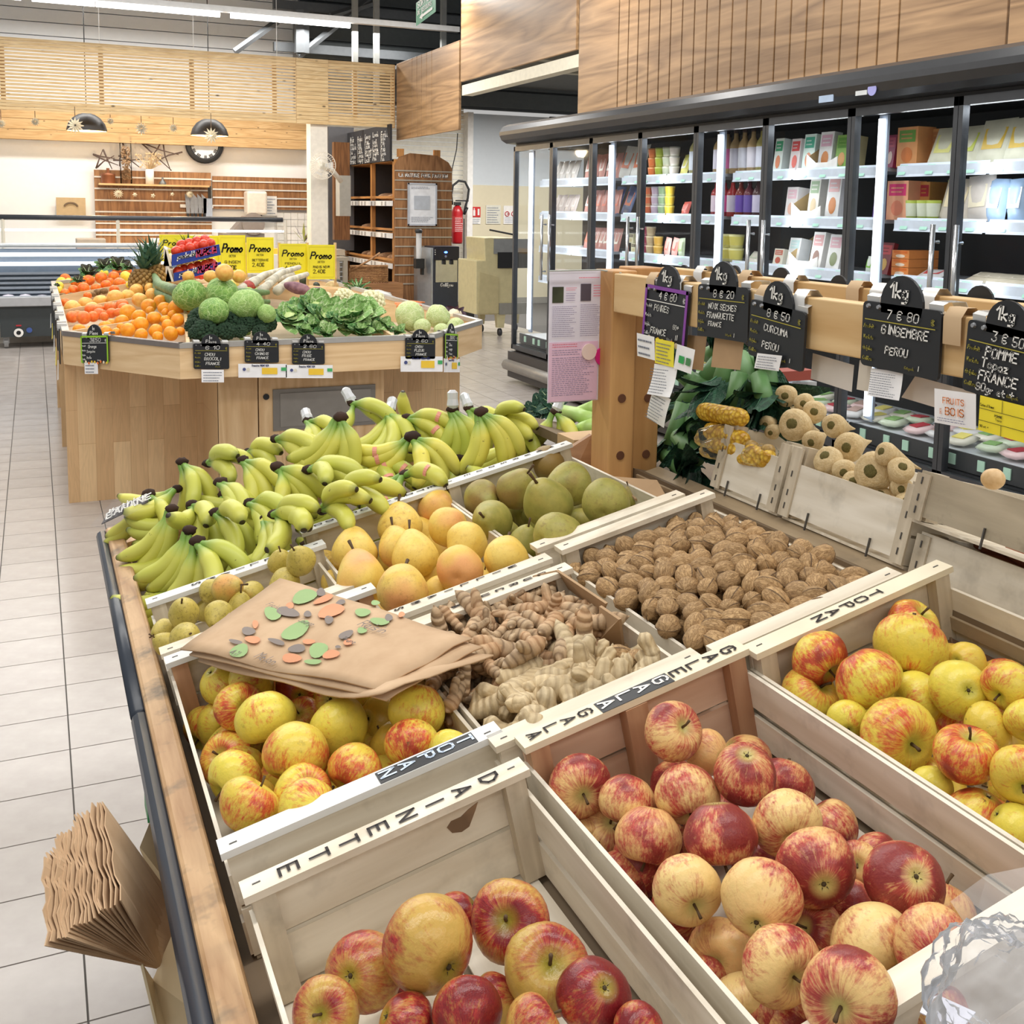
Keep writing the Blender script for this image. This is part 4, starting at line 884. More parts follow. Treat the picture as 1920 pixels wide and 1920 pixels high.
for px, w_, h_, a_, b_, c_, kd in ((1458, .09, .1, (226, 222, 206), (200, 110, 90), (190, 90, 70), 'small tilted meal pack'), (1485, .1, .17, (236, 238, 238), (200, 226, 226), (226, 220, 200), 'white carton with pale bowl picture'), (1528, .1, .21, (236, 234, 230), (220, 170, 170), (150, 120, 110), 'white carton with grain picture'), (1561, .11, .2, (240, 240, 238), (226, 180, 190), (150, 160, 120), 'white carton with herb picture')): carton(Yx(px), 2, w_, h_, .08, a_, b_, c_, kd, 10)
for px in (1492, 1510, 1541, 1575): carton(Yx(px), 3, .1, .13, .08, (240, 240, 240), (236, 190, 200), (180, 200, 170), 'white carton with pink print', 4)
for px, l_ in ((1545, 0), (1519, 1), (1518, 2)):
    y = Yx(px); t = thing('shelf_tray', 'white cut-out cardboard shelf tray on the %s shelf of the sixth fridge door' % LV[l_], 'tray', (XF_+.22, y, FZ[l_]))
    part('front', MB().prism([(XF_+.215, y+.13, FZ[l_]), (XF_+.215, y-.13, FZ[l_]), (XF_+.215, y-.13, FZ[l_]+.07), (XF_+.215, y-.05, FZ[l_]+.04), (XF_+.215, y+.05, FZ[l_]+.04), (XF_+.215, y+.13, FZ[l_]+.09)], (.004, 0, 0)), WHITE, t)
    part('side', MB().prism([(XF_+.215, y+.13, FZ[l_]), (XF_+.4, y+.13, FZ[l_]), (XF_+.4, y+.13, FZ[l_]+.18), (XF_+.215, y+.13, FZ[l_]+.07)], (0, .003, 0)), plain(206, 176, 126), t)
# door 7
carton(Yx(1641), 0, .05, .15, .1, (50, 70, 110), (60, 110, 150), (200, 130, 90), 'dark blue carton', 8); carton(Yx(1658), 0, .06, .17, .1, (150, 50, 90), (190, 80, 110), (226, 200, 190), 'magenta carton', 8)
carton(Yx(1691), 0, .14, .2, .12, (236, 166, 104), (110, 170, 60), (226, 130, 60), 'large orange carton with green field'); carton(Yx(1720), 0, .1, .19, .1, (216, 160, 100), (200, 140, 90), (190, 130, 80), 'plain orange carton behind', x=XF_+.36)
for px in (1755, 1798): pouch(Yx(px), 0, .17, .2, (216, 214, 190), pk([(206, 216, 90), (230, 226, 140)]), 'pasta tray pack with yellow label', 22, 1, .03)
carton(Yx(1640), 1, .06, .15, .1, (96, 60, 150), (120, 80, 170), (200, 130, 80), 'purple carton', 5); carton(Yx(1678), 1, .15, .2, .12, (244, 176, 140), (226, 40, 120), (236, 140, 110), 'large salmon pink carton with magenta field'); carton(Yx(1706), 1, .07, .195, .12, (226, 160, 90), (200, 60, 80), (190, 120, 60), 'orange carton behind the pink one', x=XF_+.34)
for q, px in enumerate((1711, 1732, 1750)):
    cup(Yx(px), 1, (190, 206, 90), (226, 232, 210), 'green pesto jar', 0, r_=.038, h_=.1)
for q, px in enumerate((1745, 1767)): cup(Yx(px), 1, (150, 176, 80), (206, 216, 200), 'green pesto jar in the back stack', 1, XF_+.4, .036, .1)
pouch(Yx(1788), 1, .2, .21, (214, 204, 190), (236, 220, 180), 'clear bag of dough sticks', 14, 1, .05)
carton(Yx(1655), 2, .09, .17, .03, (130, 40, 50), (200, 60, 70), (226, 180, 90), 'dark red triangular snack pack', 14)
for k_ in range(3): carton(Yx(1690), 2, .12, .042, .2, (240, 150, 80), (236, 120, 50), (250, 230, 210), 'flat orange carton in a pile', 0, stack=k_*.044)
pouch(Yx(1745), 2, .16, .1, (226, 226, 226), (226, 90, 90), 'flat white and red pack', 66, 1, .02)
pouch(Yx(1635), 2, .06, .09, (220, 230, 220), (120, 180, 60), 'small white and green pack', 10)
for px, c_ in ((1640, (60, 110, 180)), (1680, (240, 240, 236)), (1715, (226, 90, 80)), (1745, (240, 200, 110)), (1772, (160, 190, 90))): carton(Yx(px), 3, .09, .13, .06, (236, 238, 240), c_, (120, 180, 60), 'white carton with coloured field', 6)
# door 8
for px in (1848, 1900): pouch(Yx(px), 0, .19, .22, (214, 212, 190), pk([(226, 190, 80), (206, 216, 90)]), 'pasta tray pack with bright label', 20, 1, .03)
pouch(Yx(1838), 1, .16, .22, (206, 198, 190), (226, 216, 190), 'clear bag of grissini', 6, 1, .06)
for px in (1866, 1908): pouch(Yx(px), 1, .11, .2, (170, 196, 226), (226, 228, 226), 'pale blue bag of cheese', 6, 1, .07)
for q in range(5): pouch(Yx(1835)-.07*q, 2, .16, .12, (196, 186, 166), (216, 206, 186), 'flat clear pack of sliced vegetables', 70, 1, .03)
for q in range(4): carton(Yx(1845)-.1*q, 3, .09, .1, .07, (206, 226, 180), (90, 150, 70), (236, 226, 200), 'green and white carton', 4)
pouch(Yx(1830), 3, .12, .1, (200, 190, 180), (60, 60, 60), 'dark striped pack', 12)
# lowest deck: flat wrapped packs lying down
for k in range(26):
    y = 6.9-k*.15; kk = k % 4
    for r2 in range(2):
        t = thing('flat_pack', plab(['white flat pack', 'clear tray pack', 'green edged flat pack', 'pink flat pack'][kk], y, 4), 'pack', (XF_+.2+r2*.17, y+R.uniform(-.02, .02), ZB+.002), Matrix.Rotation(R.uniform(-.4, .4), 3, 'Z') @ Matrix.Rotation(R.uniform(-.15, .05), 3, 'Y'))
        part('wrap', MB().ball((0, 0, .02), (.085, .07, .02), 8, 4, lambda q: 1.1 if abs(q.x*q.y) > .2 else 1), M_([(232, 230, 230), (226, 222, 206), (214, 226, 200), (236, 206, 206)][kk], .2), t, True, False)
        part('label_print', MB().b2((-.04, -.03, .038), (.04, .03, .042)), M_([(200, 170, 160), (240, 226, 130), (150, 190, 120), (190, 70, 80)][(kk+r2) % 4]), t, world=False)
# ================================================================ ISLAND (octagonal produce island)
LIGHTW = wood('pale_pine', S(214, 178, 130), S(238, 208, 164), 0, 3.2, .5, 9, knots=.8)
LIGHTZ = wood('pale_pine_upright', S(204, 164, 116), S(234, 202, 156), 2, 3.0, .5, 9, knots=.8)
# laminated staves: vertical blocks of different tone
t_ = NT('laminated_pine'); v_ = t_.map(t_.obj(), (1, 1, .42)); br = t_.n('TexBrick', offset=.37); t_.put(br.inputs['Vector'], t_.map(t_.n('VectorRotate', rotation_type='Y_AXIS', i_0=t_.obj()).outputs[0], (1, 1, 1)))
vr = t_.n('CombineXYZ'); sp = t_.n('SeparateXYZ', i_0=t_.obj()); t_.put(vr.inputs[0], sp.outputs[2]); t_.put(vr.inputs[1], sp.outputs[0]); t_.put(br.inputs['Vector'], vr.outputs[0])
br.inputs['Color1'].default_value = S(212, 174, 128); br.inputs['Color2'].default_value = S(236, 204, 158); br.inputs['Mortar'].default_value = S(196, 156, 112); br.inputs['Scale'].default_value = 1.0
br.inputs['Mortar Size'].default_value = .001; br.inputs['Brick Width'].default_value = .47; br.inputs['Row Height'].default_value = .082; br.inputs['Bias'].default_value = -.1
g = t_.noise(t_.map(t_.obj(), (3.5, 3.5, .3)), 7, 3, .55, .9); gg = t_.math('PINGPONG', t_.math('FRACT', t_.math('MULTIPLY', g, 6.0)), .5)
LAM = t_.fin(t_.mix(.5, br.outputs[0], t_.ramp(gg, (0, .78), (.5, 1.0)), 'MULTIPLY'), .45)
isl = thing('produce_island', 'octagonal pale pine produce island with metal rim in the middle of the shop', 'island', (1.2, 7.4, 0))
RIM = [(.11, 9.4), (.11, 5.73), (.58, 5.07), (1.79, 5.07), (2.29, 5.66), (2.29, 9.4), (1.79, 10.0), (.58, 10.0)]
for k in range(8):
    a = Vector((*RIM[k], 0)); b = Vector((*RIM[(k+1) % 8], 0)); d = (b-a).normalized(); nrm = Vector((d.y, -d.x, 0))
    M = frame((a+b)/2+Vector((0, 0, .71)), d, -nrm, Vector((0, 0, 1))); L = (b-a).length
    o = part('front_band', MB().b2((-L/2, 0, 0), (L/2, .025, .14)), LIGHTW, isl, world=False); o.matrix_basis = isl.matrix_basis.inverted() @ M
    o = part('metal_rim', MB().b2((-L/2-.003, -.004, .141), (L/2+.003, .03, .165)), plain(186, 184, 180, .3, .5) if k != 1 else plain(128, 120, 116, .4, .4), isl, world=False); o.matrix_basis = isl.matrix_basis.inverted() @ M
yb0 = 5.25; xb0 = PY(410, 800, yb0).x; xb1 = PY(720, 700, yb0).x; xb2 = PY(862, 700, 5.77).x
part('side_board', MB().b2((.112, 5.77, 0), (xb0, 5.8, .71)), LAM, isl)
part('side_board', MB().b2((xb1, 5.77, 0), (xb2, 5.8, .71)), LAM, isl)
part('side_board', MB().b2((xb0, yb0+.002, 0), (xb0+.02, 5.77, .71)), LAM, isl)
part('side_board', MB().b2((xb1-.02, yb0+.002, 0), (xb1, 5.77, .71)), LAM, isl)
xs1 = PY(485, 800, yb0).x
part('front_panel', MB().b2((xb0, yb0, 0), (xs1-.003, yb0+.02, .71)), LIGHTZ, isl)
dr = part('door', MB().b2((xs1+.003, yb0, .02), (xb1-.003, yb0+.02, .70)), LIGHTZ, isl)
q0 = PY(512, 808, yb0); q1 = PY(703, 720, yb0)
part('vent_frame', MB().b2((q0.x, yb0-.008, q0.z), (q1.x, yb0, q1.z)), plain(128, 124, 118, .5, .3), dr)
q0 = PY(525, 800, yb0); q1 = PY(694, 728, yb0); part('vent_plate', MB().b2((q0.x, yb0-.012, q0.z), (q1.x, yb0-.008, q1.z)), plain(140, 136, 130, .5, .3), dr)
q0 = PY(499, 744, yb0); part('finger_hole', MB().lathe([(0, 0), (.015, 0), (.015, .003), (0, .003)], 16, q0+Vector((0, -.001, 0)), MY), BLACK, dr)
for yy in (7.15, 8.55): part('side_board', MB().b2((.112, yy, 0), (.4, yy+.03, .71)), LIGHTZ, isl)
part('core', MB().b2((.5, 5.85, 0), (1.9, 9.6, .7)), LIGHTZ, isl)
def zs(x, y):
    d = min(x-.11, 2.29-x, y-5.07, 10-y, ((x-.11)*.66+(y-5.73)*.47)/.81+.0, 9)
    c2 = ((2.29-x)*.59+(y-5.66)*.5)/.77
    d = max(0, min(d, c2)) if (x < .6 or x > 1.78) and y < 5.8 else max(0, d)
    return .80+min(d, 1.0)*.24
def zd(x, y): return .775+(zs(x, y)-.80)*.72
deck = MB(); NXs, NYs = 30, 60; vs = []
def inside(x, y):
    for k in range(8):
        a, b = RIM[k], RIM[(k+1) % 8]
        if (b[0]-a[0])*(y-a[1])-(b[1]-a[1])*(x-a[0]) < -1e-6: return False
    return True
for i in range(NXs):
    for j in range(NYs):
        x0, x1 = .12+i*2.16/NXs, .12+(i+1)*2.16/NXs; y0, y1 = 5.08+j*4.9/NYs, 5.08+(j+1)*4.9/NYs
        if all(inside(a, b) for a, b in ((x0, y0), (x1, y0), (x1, y1), (x0, y1))): deck.add([(a, b, zd(a, b)) for a, b in ((x0, y0), (x1, y0), (x1, y1), (x0, y1))], [(0, 1, 2, 3)])
part('sloping_deck', deck, plain(190, 170, 140, .7), isl)
def IS(px, py, lift=0.0, t0=4.4, t1=11):
    d = ray(px, py); t = t0
    while t < t1:
        P = CAM+d*t
        if P.z < zs(P.x, P.y)+lift: return P
        t += .01
    return CAM+d*t1
def divider(x0, y0, x1, y1, h=.09):
    a = Vector((x0, y0, zd(x0, y0)-.01)); b = Vector((x1, y1, zd(x1, y1)-.01)); d = (b-a).normalized(); s_ = Vector((d.y, -d.x, 0)).normalized()*.008; u_ = Vector((0, 0, h))
    part('divider', MB().hexa([a-s_, b-s_, b+s_, a+s_, a-s_+u_, b-s_+u_, b+s_+u_, a+s_+u_]), LIGHTW, isl)
for yy in (5.85, 7.0, 8.1): divider(.13, yy, 1.05, yy)
divider(.62, 5.09, .70, 5.85); divider(1.62, 5.09, 1.45, 5.9); divider(.7, 6.0, 1.5, 6.0, .05); divider(1.2, 6.5, 2.2, 6.5); divider(1.2, 7.4, 2.2, 7.4); divider(1.75, 5.9, 2.25, 5.95); divider(1.15, 6.0, 1.15, 9, .12)
# ---- fruit meshes
def citrus_mat(name, c1, c2, rough=.38):
    t = NT(name); n1 = t.noise(t.obj(), 2.0, 2); n2 = t.noise(t.obj(), 45, 2)
    c = t.ramp(n1, (.35, c1), (.7, c2)); c = t.mix(.9, c, t.ramp(t.rnd(), (0, .88), (1, 1.0)), 'MULTIPLY'); t.bump(n2, .12, .02); return t.fin(c, rough)
def unit_fruit(su=18, sv=12, dimple=.1, flat=.92): return MB().ball((0, 0, 0), (1, 1, flat), su, sv, lambda q: 1-dimple*math.exp(-((1-q.z)/.03)))
ORM = citrus_mat('orange_peel', S(246, 150, 20), S(255, 176, 44)); CLM = citrus_mat('clementine_peel', S(244, 112, 36), S(252, 140, 60)); GRM = citrus_mat('grapefruit_peel', S(240, 170, 80), S(250, 200, 104))
LEM = citrus_mat('lemon_peel', S(240, 206, 50), S(250, 226, 90)); KIM = citrus_mat('kiwi_skin', S(110, 82, 48), S(150, 116, 74), .8); AVM = citrus_mat('avocado_skin', S(28, 38, 24), S(58, 66, 40), .45)
LIM = citrus_mat('lime_peel', S(120, 176, 40), S(190, 206, 70)); POM = citrus_mat('pomegranate_skin', S(150, 40, 40), S(196, 84, 66)); DOM = citrus_mat('blood_orange_peel', S(232, 96, 20), S(246, 140, 30))
_me = {}
def fmesh(name, mat, fn=None):
    if name not in _me: _me[name] = (fn or unit_fruit)().mesh(name, mat, True)
    return _me[name]
def put(name, me, P, r, label, cat, group, rot=None, scl=(1, 1, 1)):
    o = bpy.data.objects.new(name, me); COL.objects.link(o)
    Mr = (rot or Matrix.Rotation(R.uniform(0, 6), 3, 'Z') @ Matrix.Rotation(R.uniform(-1.2, 1.2), 3, 'X')).to_4x4(); Mr = Mr @ Matrix.Diagonal((r*scl[0], r*scl[1], r*scl[2], 1)); Mr.translation = P
    o.matrix_world = Mr; tag(o, label, cat, group); return o
def settle(items, k=.92, it=30, near=.12, far=.5):
    """items [px,py,depth,r]: slide overlapping neighbours apart along their sight lines"""
    for _ in range(it):
        for i in range(len(items)):
            for j in range(i):
                a, b = items[i], items[j]
                A = CAM+ray(a[0], a[1])*a[2]; B = CAM+ray(b[0], b[1])*b[2]; ov = (a[3]*a[2]+b[3]*b[2])/F*k-(A-B).length
                if ov > 0:
                    f_, n_ = (i, j) if (a[2], -a[3]) > (b[2], -b[3]) else (j, i)
                    items[f_][2] += ov*far; items[n_][2] -= ov*near
def island_fruit(name, mat, lst, ox, oy, sc_, cat, desc, where, rows, group, lift=.6, rot=None, scl=(1, 1, 1), mfn=None, pull=1.0):
    its = []
    for x, y, r in lst:
        px, py, pr = ox+x/sc_, oy+y/sc_, r/sc_
        P = IS(px, py+pr*.4); D = (P-CAM).dot(FW); P = IS(px, py, lift*pr*D/F); its.append([px, py, (P-CAM).dot(FW)*pull, pr])
    settle(its, .9, 30, .45, .06); labs = rowlabels(its, lambda i: (i[0], i[1]), lambda i: desc, where, rows); me = fmesh(name, mat, mfn)
    for i, l in zip(its, labs): put(name, me, CAM+ray(i[0], i[1])*i[2], i[3]*i[2]/F, l, cat, group, rot, scl)
O2 = (60, 440, 3.84)
island_fruit('orange', ORM, [(530, 665, 50), (645, 625, 52), (690, 560, 60), (770, 590, 52), (840, 515, 55), (925, 482, 50), (955, 530, 50), (1050, 525, 68), (880, 600, 52), (1048, 615, 50), (785, 645, 55), (690, 688, 55), (890, 692, 52), (980, 655, 48), (1000, 712, 55), (785, 722, 50), (530, 702, 48), (605, 702, 34), (340, 684, 46), (570, 640, 38), (905, 735, 40), (1070, 695, 34), (960, 612, 36), (420, 690, 36), (1145, 540, 34), (960, 560, 30), (740, 640, 30), (640, 665, 30), (1010, 575, 34), (850, 545, 30)], *O2, 'orange', 'bright orange', 'the front bin', 4, 'oranges in the front bin of the island')
island_fruit('clementine', CLM, [(290, 592, 44), (372, 598, 50), (485, 570, 45), (572, 565, 40), (425, 540, 45), (562, 520, 42), (480, 540, 40), (650, 505, 45), (660, 530, 42), (345, 550, 38), (242, 488, 34), (440, 590, 40), (330, 575, 34), (520, 590, 34), (620, 560, 34), (600, 520, 34)], *O2, 'clementine', 'reddish clementine', 'the second bin', 3, 'clementines in the second bin of the island')
island_fruit('grapefruit', GRM, [(295, 530, 62), (388, 500, 56), (495, 482, 54), (600, 455, 60), (690, 440, 50), (750, 400, 50), (775, 470, 56), (868, 430, 50), (850, 385, 40), (430, 530, 50), (240, 560, 30)], *O2, 'grapefruit', 'pale yellow grapefruit', 'the second bin', 2, 'grapefruit in the second bin of the island')
island_fruit('blood_orange', DOM, [(240, 318, 40), (315, 340, 38), (410, 328, 42), (500, 312, 46), (590, 300, 40), (612, 248, 36), (680, 262, 38), (630, 350, 44), (300, 400, 40), (372, 386, 42), (458, 384, 36), (532, 362, 38), (592, 398, 36), (240, 420, 34), (400, 440, 30), (340, 320, 30), (560, 340, 30), (360, 350, 34)], *O2, 'orange', 'deep orange fruit', 'the far left bin', 3, 'oranges in the far bin of the island')
island_fruit('lemon', LEM, [(190, 370, 38), (212, 340, 36), (265, 340, 30), (675, 300, 40), (372, 320, 32), (190, 395, 30), (730, 330, 26), (520, 275, 30), (700, 360, 26)], *O2, 'lemon', 'yellow lemon', 'the far left bin', 2, 'lemons in the far bin of the island')
island_fruit('kiwi', KIM, [(222, 446, 30), (280, 440, 26), (350, 434, 28), (410, 424, 26), (470, 414, 26), (520, 406, 24), (310, 450, 22), (440, 430, 20)], *O2, 'kiwi', 'brown kiwi', 'the far bin edge', 1, 'kiwis along the bin edge', scl=(1.2, .9, 1))
island_fruit('lime', LIM, [(1560, 410, 36), (1625, 412, 32), (450, 272, 34), (1530, 415, 24)], *O2, 'lime', 'green lime', 'the middle of the island', 1, 'limes on the island')
island_fruit('pomegranate', POM, [(1560, 375, 52)], *O2, 'pomegranate', 'single red pomegranate', 'the island, behind the cabbages', 1, None)
island_fruit('yellow_melon', citrus_mat('melon_skin', S(226, 190, 80), S(240, 216, 110)), [(1450, 370, 48), (1250, 420, 34), (1440, 390, 40)], *O2, 'melon', 'yellow fruit', 'the island behind the round cabbages', 1, 'yellow fruit behind the cabbages')
island_fruit('pink_grapefruit', GRM, [(1125, 300, 44), (1285, 300, 50), (1385, 272, 66), (1490, 300, 50), (1010, 305, 30)], *O2, 'grapefruit', 'large orange-yellow grapefruit', 'the green melon board', 1, 'grapefruit below the tomato box', lift=4.2)
TOM = citrus_mat('tomato_skin', S(214, 50, 28), S(236, 84, 50), .22)
island_fruit('tomato', TOM, [(1015, 290, 26), (1050, 300, 26), (1190, 290, 30), (1220, 300, 26), (835, 352, 36), (870, 340, 24), (800, 372, 24)], *O2, 'tomato', 'red tomato', 'the island beside the pineapples', 1, 'tomatoes on the island')
O3 = (440, 440, 3.84)
island_fruit('avocado', AVM, [(462, 292, 34), (496, 332, 36), (560, 322, 42), (618, 345, 34), (680, 350, 36), (740, 352, 34), (390, 320, 30), (530, 305, 24), (770, 365, 26), (590, 365, 26), (650, 340, 26)], *O3, 'avocado', 'dark avocado', 'the avocado heap', 2, 'avocados in front of the yellow signs', scl=(1, .85, 1.15))
# round cabbages
def leafskin(name, c1, c2, vein):
    t = NT(name); nz = t.noise(t.obj(), 3, 3, .6, .4); vo = t.n('TexVoronoi', feature='DISTANCE_TO_EDGE'); t.put(vo.inputs['Vector'], t.map(t.obj(), (1, 1, .55))); vo.inputs['Scale'].default_value = 3.2
    c = t.ramp(nz, (.3, c1), (.7, c2)); c = t.mix(t.ramp(vo.outputs['Distance'], (.0, 1.0), (.05, .0)), c, vein); t.bump(t.noise(t.obj(), 14, 3, .6), .5, .03); return t.fin(c, .5)
CAB = leafskin('cabbage_leaf', S(96, 148, 60), S(160, 200, 104), S(196, 222, 150)); CABW = leafskin('white_cabbage_leaf', S(186, 208, 130), S(220, 232, 170), S(232, 240, 196))
def cab_fn(): return MB().ball((0, 0, 0), (1, 1, .9), 28, 20, lambda q: 1+.05*noise.noise(Vector(q)*2.2)+.04*abs(math.sin(math.atan2(q.y, q.x)*2.5+q.z*2)))
island_fruit('round_cabbage', CAB, [(1135, 435, 118), (1372, 425, 118), (1310, 550, 105)], *O2, 'cabbage', 'veined green round cabbage', 'the front cabbage bin', 1, 'round cabbages behind the broccoli', mfn=cab_fn, pull=.95)
CABP = leafskin('pale_cabbage_leaf', S(132, 176, 84), S(176, 208, 122), S(196, 222, 150))
island_fruit('savoy_cabbage', CABP, [(1540, 508, 124), (1690, 570, 70)], *O2, 'cabbage', 'pale green smooth cabbage', 'the front cabbage bin', 1, 'pale cabbages right of the veined ones', mfn=cab_fn, pull=.96)
island_fruit('white_cabbage', CABW, [(1263, 585, 108), (1465, 592, 90), (1350, 660, 60), (1590, 660, 66), (1490, 690, 56)], *O3, 'cabbage', 'smooth white cabbage', 'the right corner bin', 1, 'white cabbages at the right corner', mfn=cab_fn)
# outer leaves
def leaf_mesh(name, mat, L=1.0, W=.5, curl=.5, wav=.06, seed=0, rib=None, rw=1.0):
    m = MB(); nu, nv = 8, 6; vs = []; rr = random.Random(seed)
    ph = rr.uniform(0, 6)
    for i in range(nu+1):
        u = i/nu; wd = W*math.sin(math.pi*min(1, u*.86+.1))**.7
        for j in range(nv+1):
            v = j/nv*2-1; vs.append((v*wd, curl*u*u*.6*L-abs(v)**2*wd*.35 + wav*math.sin(7*u+ph+3*v)*abs(v)+.0, u*L*math.cos(curl*u*.5)))
    fs = [(i*(nv+1)+j, i*(nv+1)+j+1, (i+1)*(nv+1)+j+1, (i+1)*(nv+1)+j) for i in range(nu) for j in range(nv)]; m.add(vs, fs)
    m.cur = 1; m.tube([(0, .0+curl*u*u*.6*L+.004, u*L*math.cos(curl*u*.5)) for u in (0, .3, .6, .9)], [.055*L*rw, .035*L*rw, .02*L*rw, .006*L*rw], 5)
    return m.mesh(name, [mat, rib or plain(206, 222, 170, .5)], True)
t_x = 0
LG = leafskin('dark_leaf', S(44, 92, 46), S(84, 140, 66), S(150, 190, 120)); LG2 = leafskin('pale_leaf', S(110, 160, 80), S(168, 204, 124), S(214, 230, 180))
LK = leafskin('leek_leaf', S(20, 52, 42), S(42, 90, 64), S(56, 104, 78))
def leafy(name, P, r, n, label, cat, group, mats, axis=Vector((0, 0, 1)), spread=1.0, L=1.0, head=None, W=.42):
    t = thing(name, label, cat, P, axis_frame(P, axis).to_3x3(), group)
    if head: part('heart', MB().ball((0, 0, r*.35), (r*.55, r*.55, r*.5), 14, 10, lambda q: 1+.12*noise.noise(Vector(q)*4)), head, t, True, False)
    for k in range(n):
        me = leaf_mesh('leaf', mats[k % len(mats)], 1.0, W*R.uniform(.8, 1.2), R.uniform(.2, .9), .08, k+int(P.x*100)) if (name, k % 5) not in _me else _me[(name, k % 5)]
        _me[(name, k % 5)] = me
        o = part('leaf', me, None, t, True, False); tilt = spread*(.25+.9*(k/n)); s_ = r*L*R.uniform(.8, 1.2)
        o.matrix_basis = Matrix.Rotation(k*2.4+R.uniform(-.3, .3), 4, 'Z') @ Matrix.Rotation(-tilt, 4, 'X') @ Matrix.Diagonal((s_, s_, s_, 1))
    return t
for k, (x, y, r, kind) in enumerate(((395, 600, 85, 1), (480, 560, 90, 0), (575, 540, 110, 0), (640, 610, 90, 0), (850, 600, 110, 1), (940, 570, 100, 1), (780, 640, 80, 1), (490, 700, 50, 1), (660, 700, 55, 1), (1060, 650, 55, 0), (1010, 680, 50, 1), (1180, 690, 40, 0), (700, 560, 80, 0), (560, 650, 60, 1), (900, 690, 60, 0))):
    px, py = 440+x/3.84, 440+y/3.84; P = IS(px, py+r/3.84*.5, .03); rr_ = r/3.84*(P-CAM).dot(FW)/F
    leafy('leafy_cauliflower' if k not in (8, 9, 10, 11) else 'leafy_green', P, rr_*1.3, 16 if r > 70 else 10, '%s leafy green head from the left in the front cabbage bin' % ORD[k], 'vegetable', 'leafy green heads on the island front', [LG, LG2] if kind == 0 else [LG2, LG], Vector((R.uniform(-.4, .4), -.5, .8)), .85, 1.35, CABW if r > 70 else None)
# lettuce, dark leaves, herbs
for k, (x, y, r, m_) in enumerate(((400, 240, 80, LG), (520, 200, 80, LG), (620, 200, 90, LG), (330, 290, 50, LG), (690, 200, 60, LG), (180, 320, 26, LG2))):
    px, py = 60+x/3.84, 440+y/3.84; P = IS(px, py+14, .06); rr_ = r/3.84*(P-CAM).dot(FW)/F
    leafy('dark_lettuce', P, rr_, 14, '%s dark leafy lettuce from the left at the far end of the island' % ORD[k], 'lettuce', 'dark lettuces at the far end', [plain(52, 50, 36, .5, 0, .5, .5), LG], Vector((0, -.4, 1)), 1.1, 1.0)
P = IS(440+880/3.84, 440+420/3.84, .02); leafy('dill_bunch', P, .12, 22, 'feathery dark green herb bunch behind the cauliflowers', 'herb', None, [LG], Vector((.2, -.3, 1)), 1.2, 1.0, None, .08)
# cauliflower heads and broccoli: clustered florets
def floret_mesh(name, mat, n=60, seed=1):
    rr = random.Random(seed); m = MB()
    m.ball((0, 0, -.1), (.8, .8, .7), 12, 8)
    for k in range(n):
        z = 1-1.25*(k+.5)/n; a = k*2.39996; s_ = math.sqrt(max(0, 1-z*z)); b = rr.uniform(.14, .22); m.ball((s_*math.cos(a)*.82, s_*math.sin(a)*.82, z*.72), b, 7, 5, lambda q: 1+.15*noise.noise(Vector(q)*5+Vector((k, 0, 0))))
    return m.mesh(name, mat, True)
def flo_mat(name, c1, c2, bs=.9):
    t = NT(name); n1 = t.noise(t.obj(), 9, 3, .7); t.bump(t.noise(t.obj(), 28, 3, .7), bs, .03); return t.fin(t.ramp(n1, (.3, c1), (.7, c2)), .7)
_me['caul'] = floret_mesh('curd', flo_mat('cauliflower_curd', S(230, 226, 180), S(248, 244, 212), .3), 50)
_me['broc'] = floret_mesh('florets', flo_mat('broccoli_floret', S(30, 66, 44), S(62, 104, 66)), 70, 4)
for k, (x, y, r) in enumerate(((785, 450, 78), (985, 480, 100), (650, 450, 50), (860, 460, 50))):
    px, py = 440+x/3.84, 440+y/3.84; P = IS(px, py, .05); rr_ = r/3.84*(P-CAM).dot(FW)/F
    t = leafy('cauliflower', P-Vector((0, 0, rr_*.6)), rr_*1.1, 6, '%s creamy white cauliflower from the left behind the leafy greens' % ORD[k], 'cauliflower', 'cauliflowers on the island', [LG2], Vector((0, -.2, 1)), 1.2, .9)
    o = part('curd', _me['caul'], None, t, True, False); o.matrix_basis = Matrix.Translation((0, 0, rr_*.6)) @ Matrix.Diagonal((rr_, rr_, rr_, 1))
for k, (x, y, r) in enumerate(((1215, 610, 100), (1165, 660, 70), (1250, 700, 105), (1420, 640, 110), (1400, 700, 80), (1545, 645, 78), (1680, 640, 88), (1330, 650, 60), (1500, 700, 60), (1640, 700, 60), (1180, 710, 60))):
    px, py = 60+x/3.84, 440+y/3.84; P = IS(px, py, .05); rr_ = r/3.84*(P-CAM).dot(FW)/F
    t = thing('broccoli_head', '%s dark green broccoli head from the left in the broccoli bin' % ORD[k], 'broccoli', P, axis_frame(P, Vector((R.uniform(-.3, .3), -.5, .8))).to_3x3(), 'broccoli heads at the island front')
    o = part('florets', _me['broc'], None, t, True, False); o.matrix_basis = Matrix.Diagonal((rr_, rr_, rr_*.9, 1))
    part('stalk', MB().lathe([(0, -rr_*1.1), (rr_*.28, -rr_*1.1), (rr_*.4, -rr_*.3), (0, -rr_*.3)], 10), plain(140, 176, 100, .6), t, True, False)
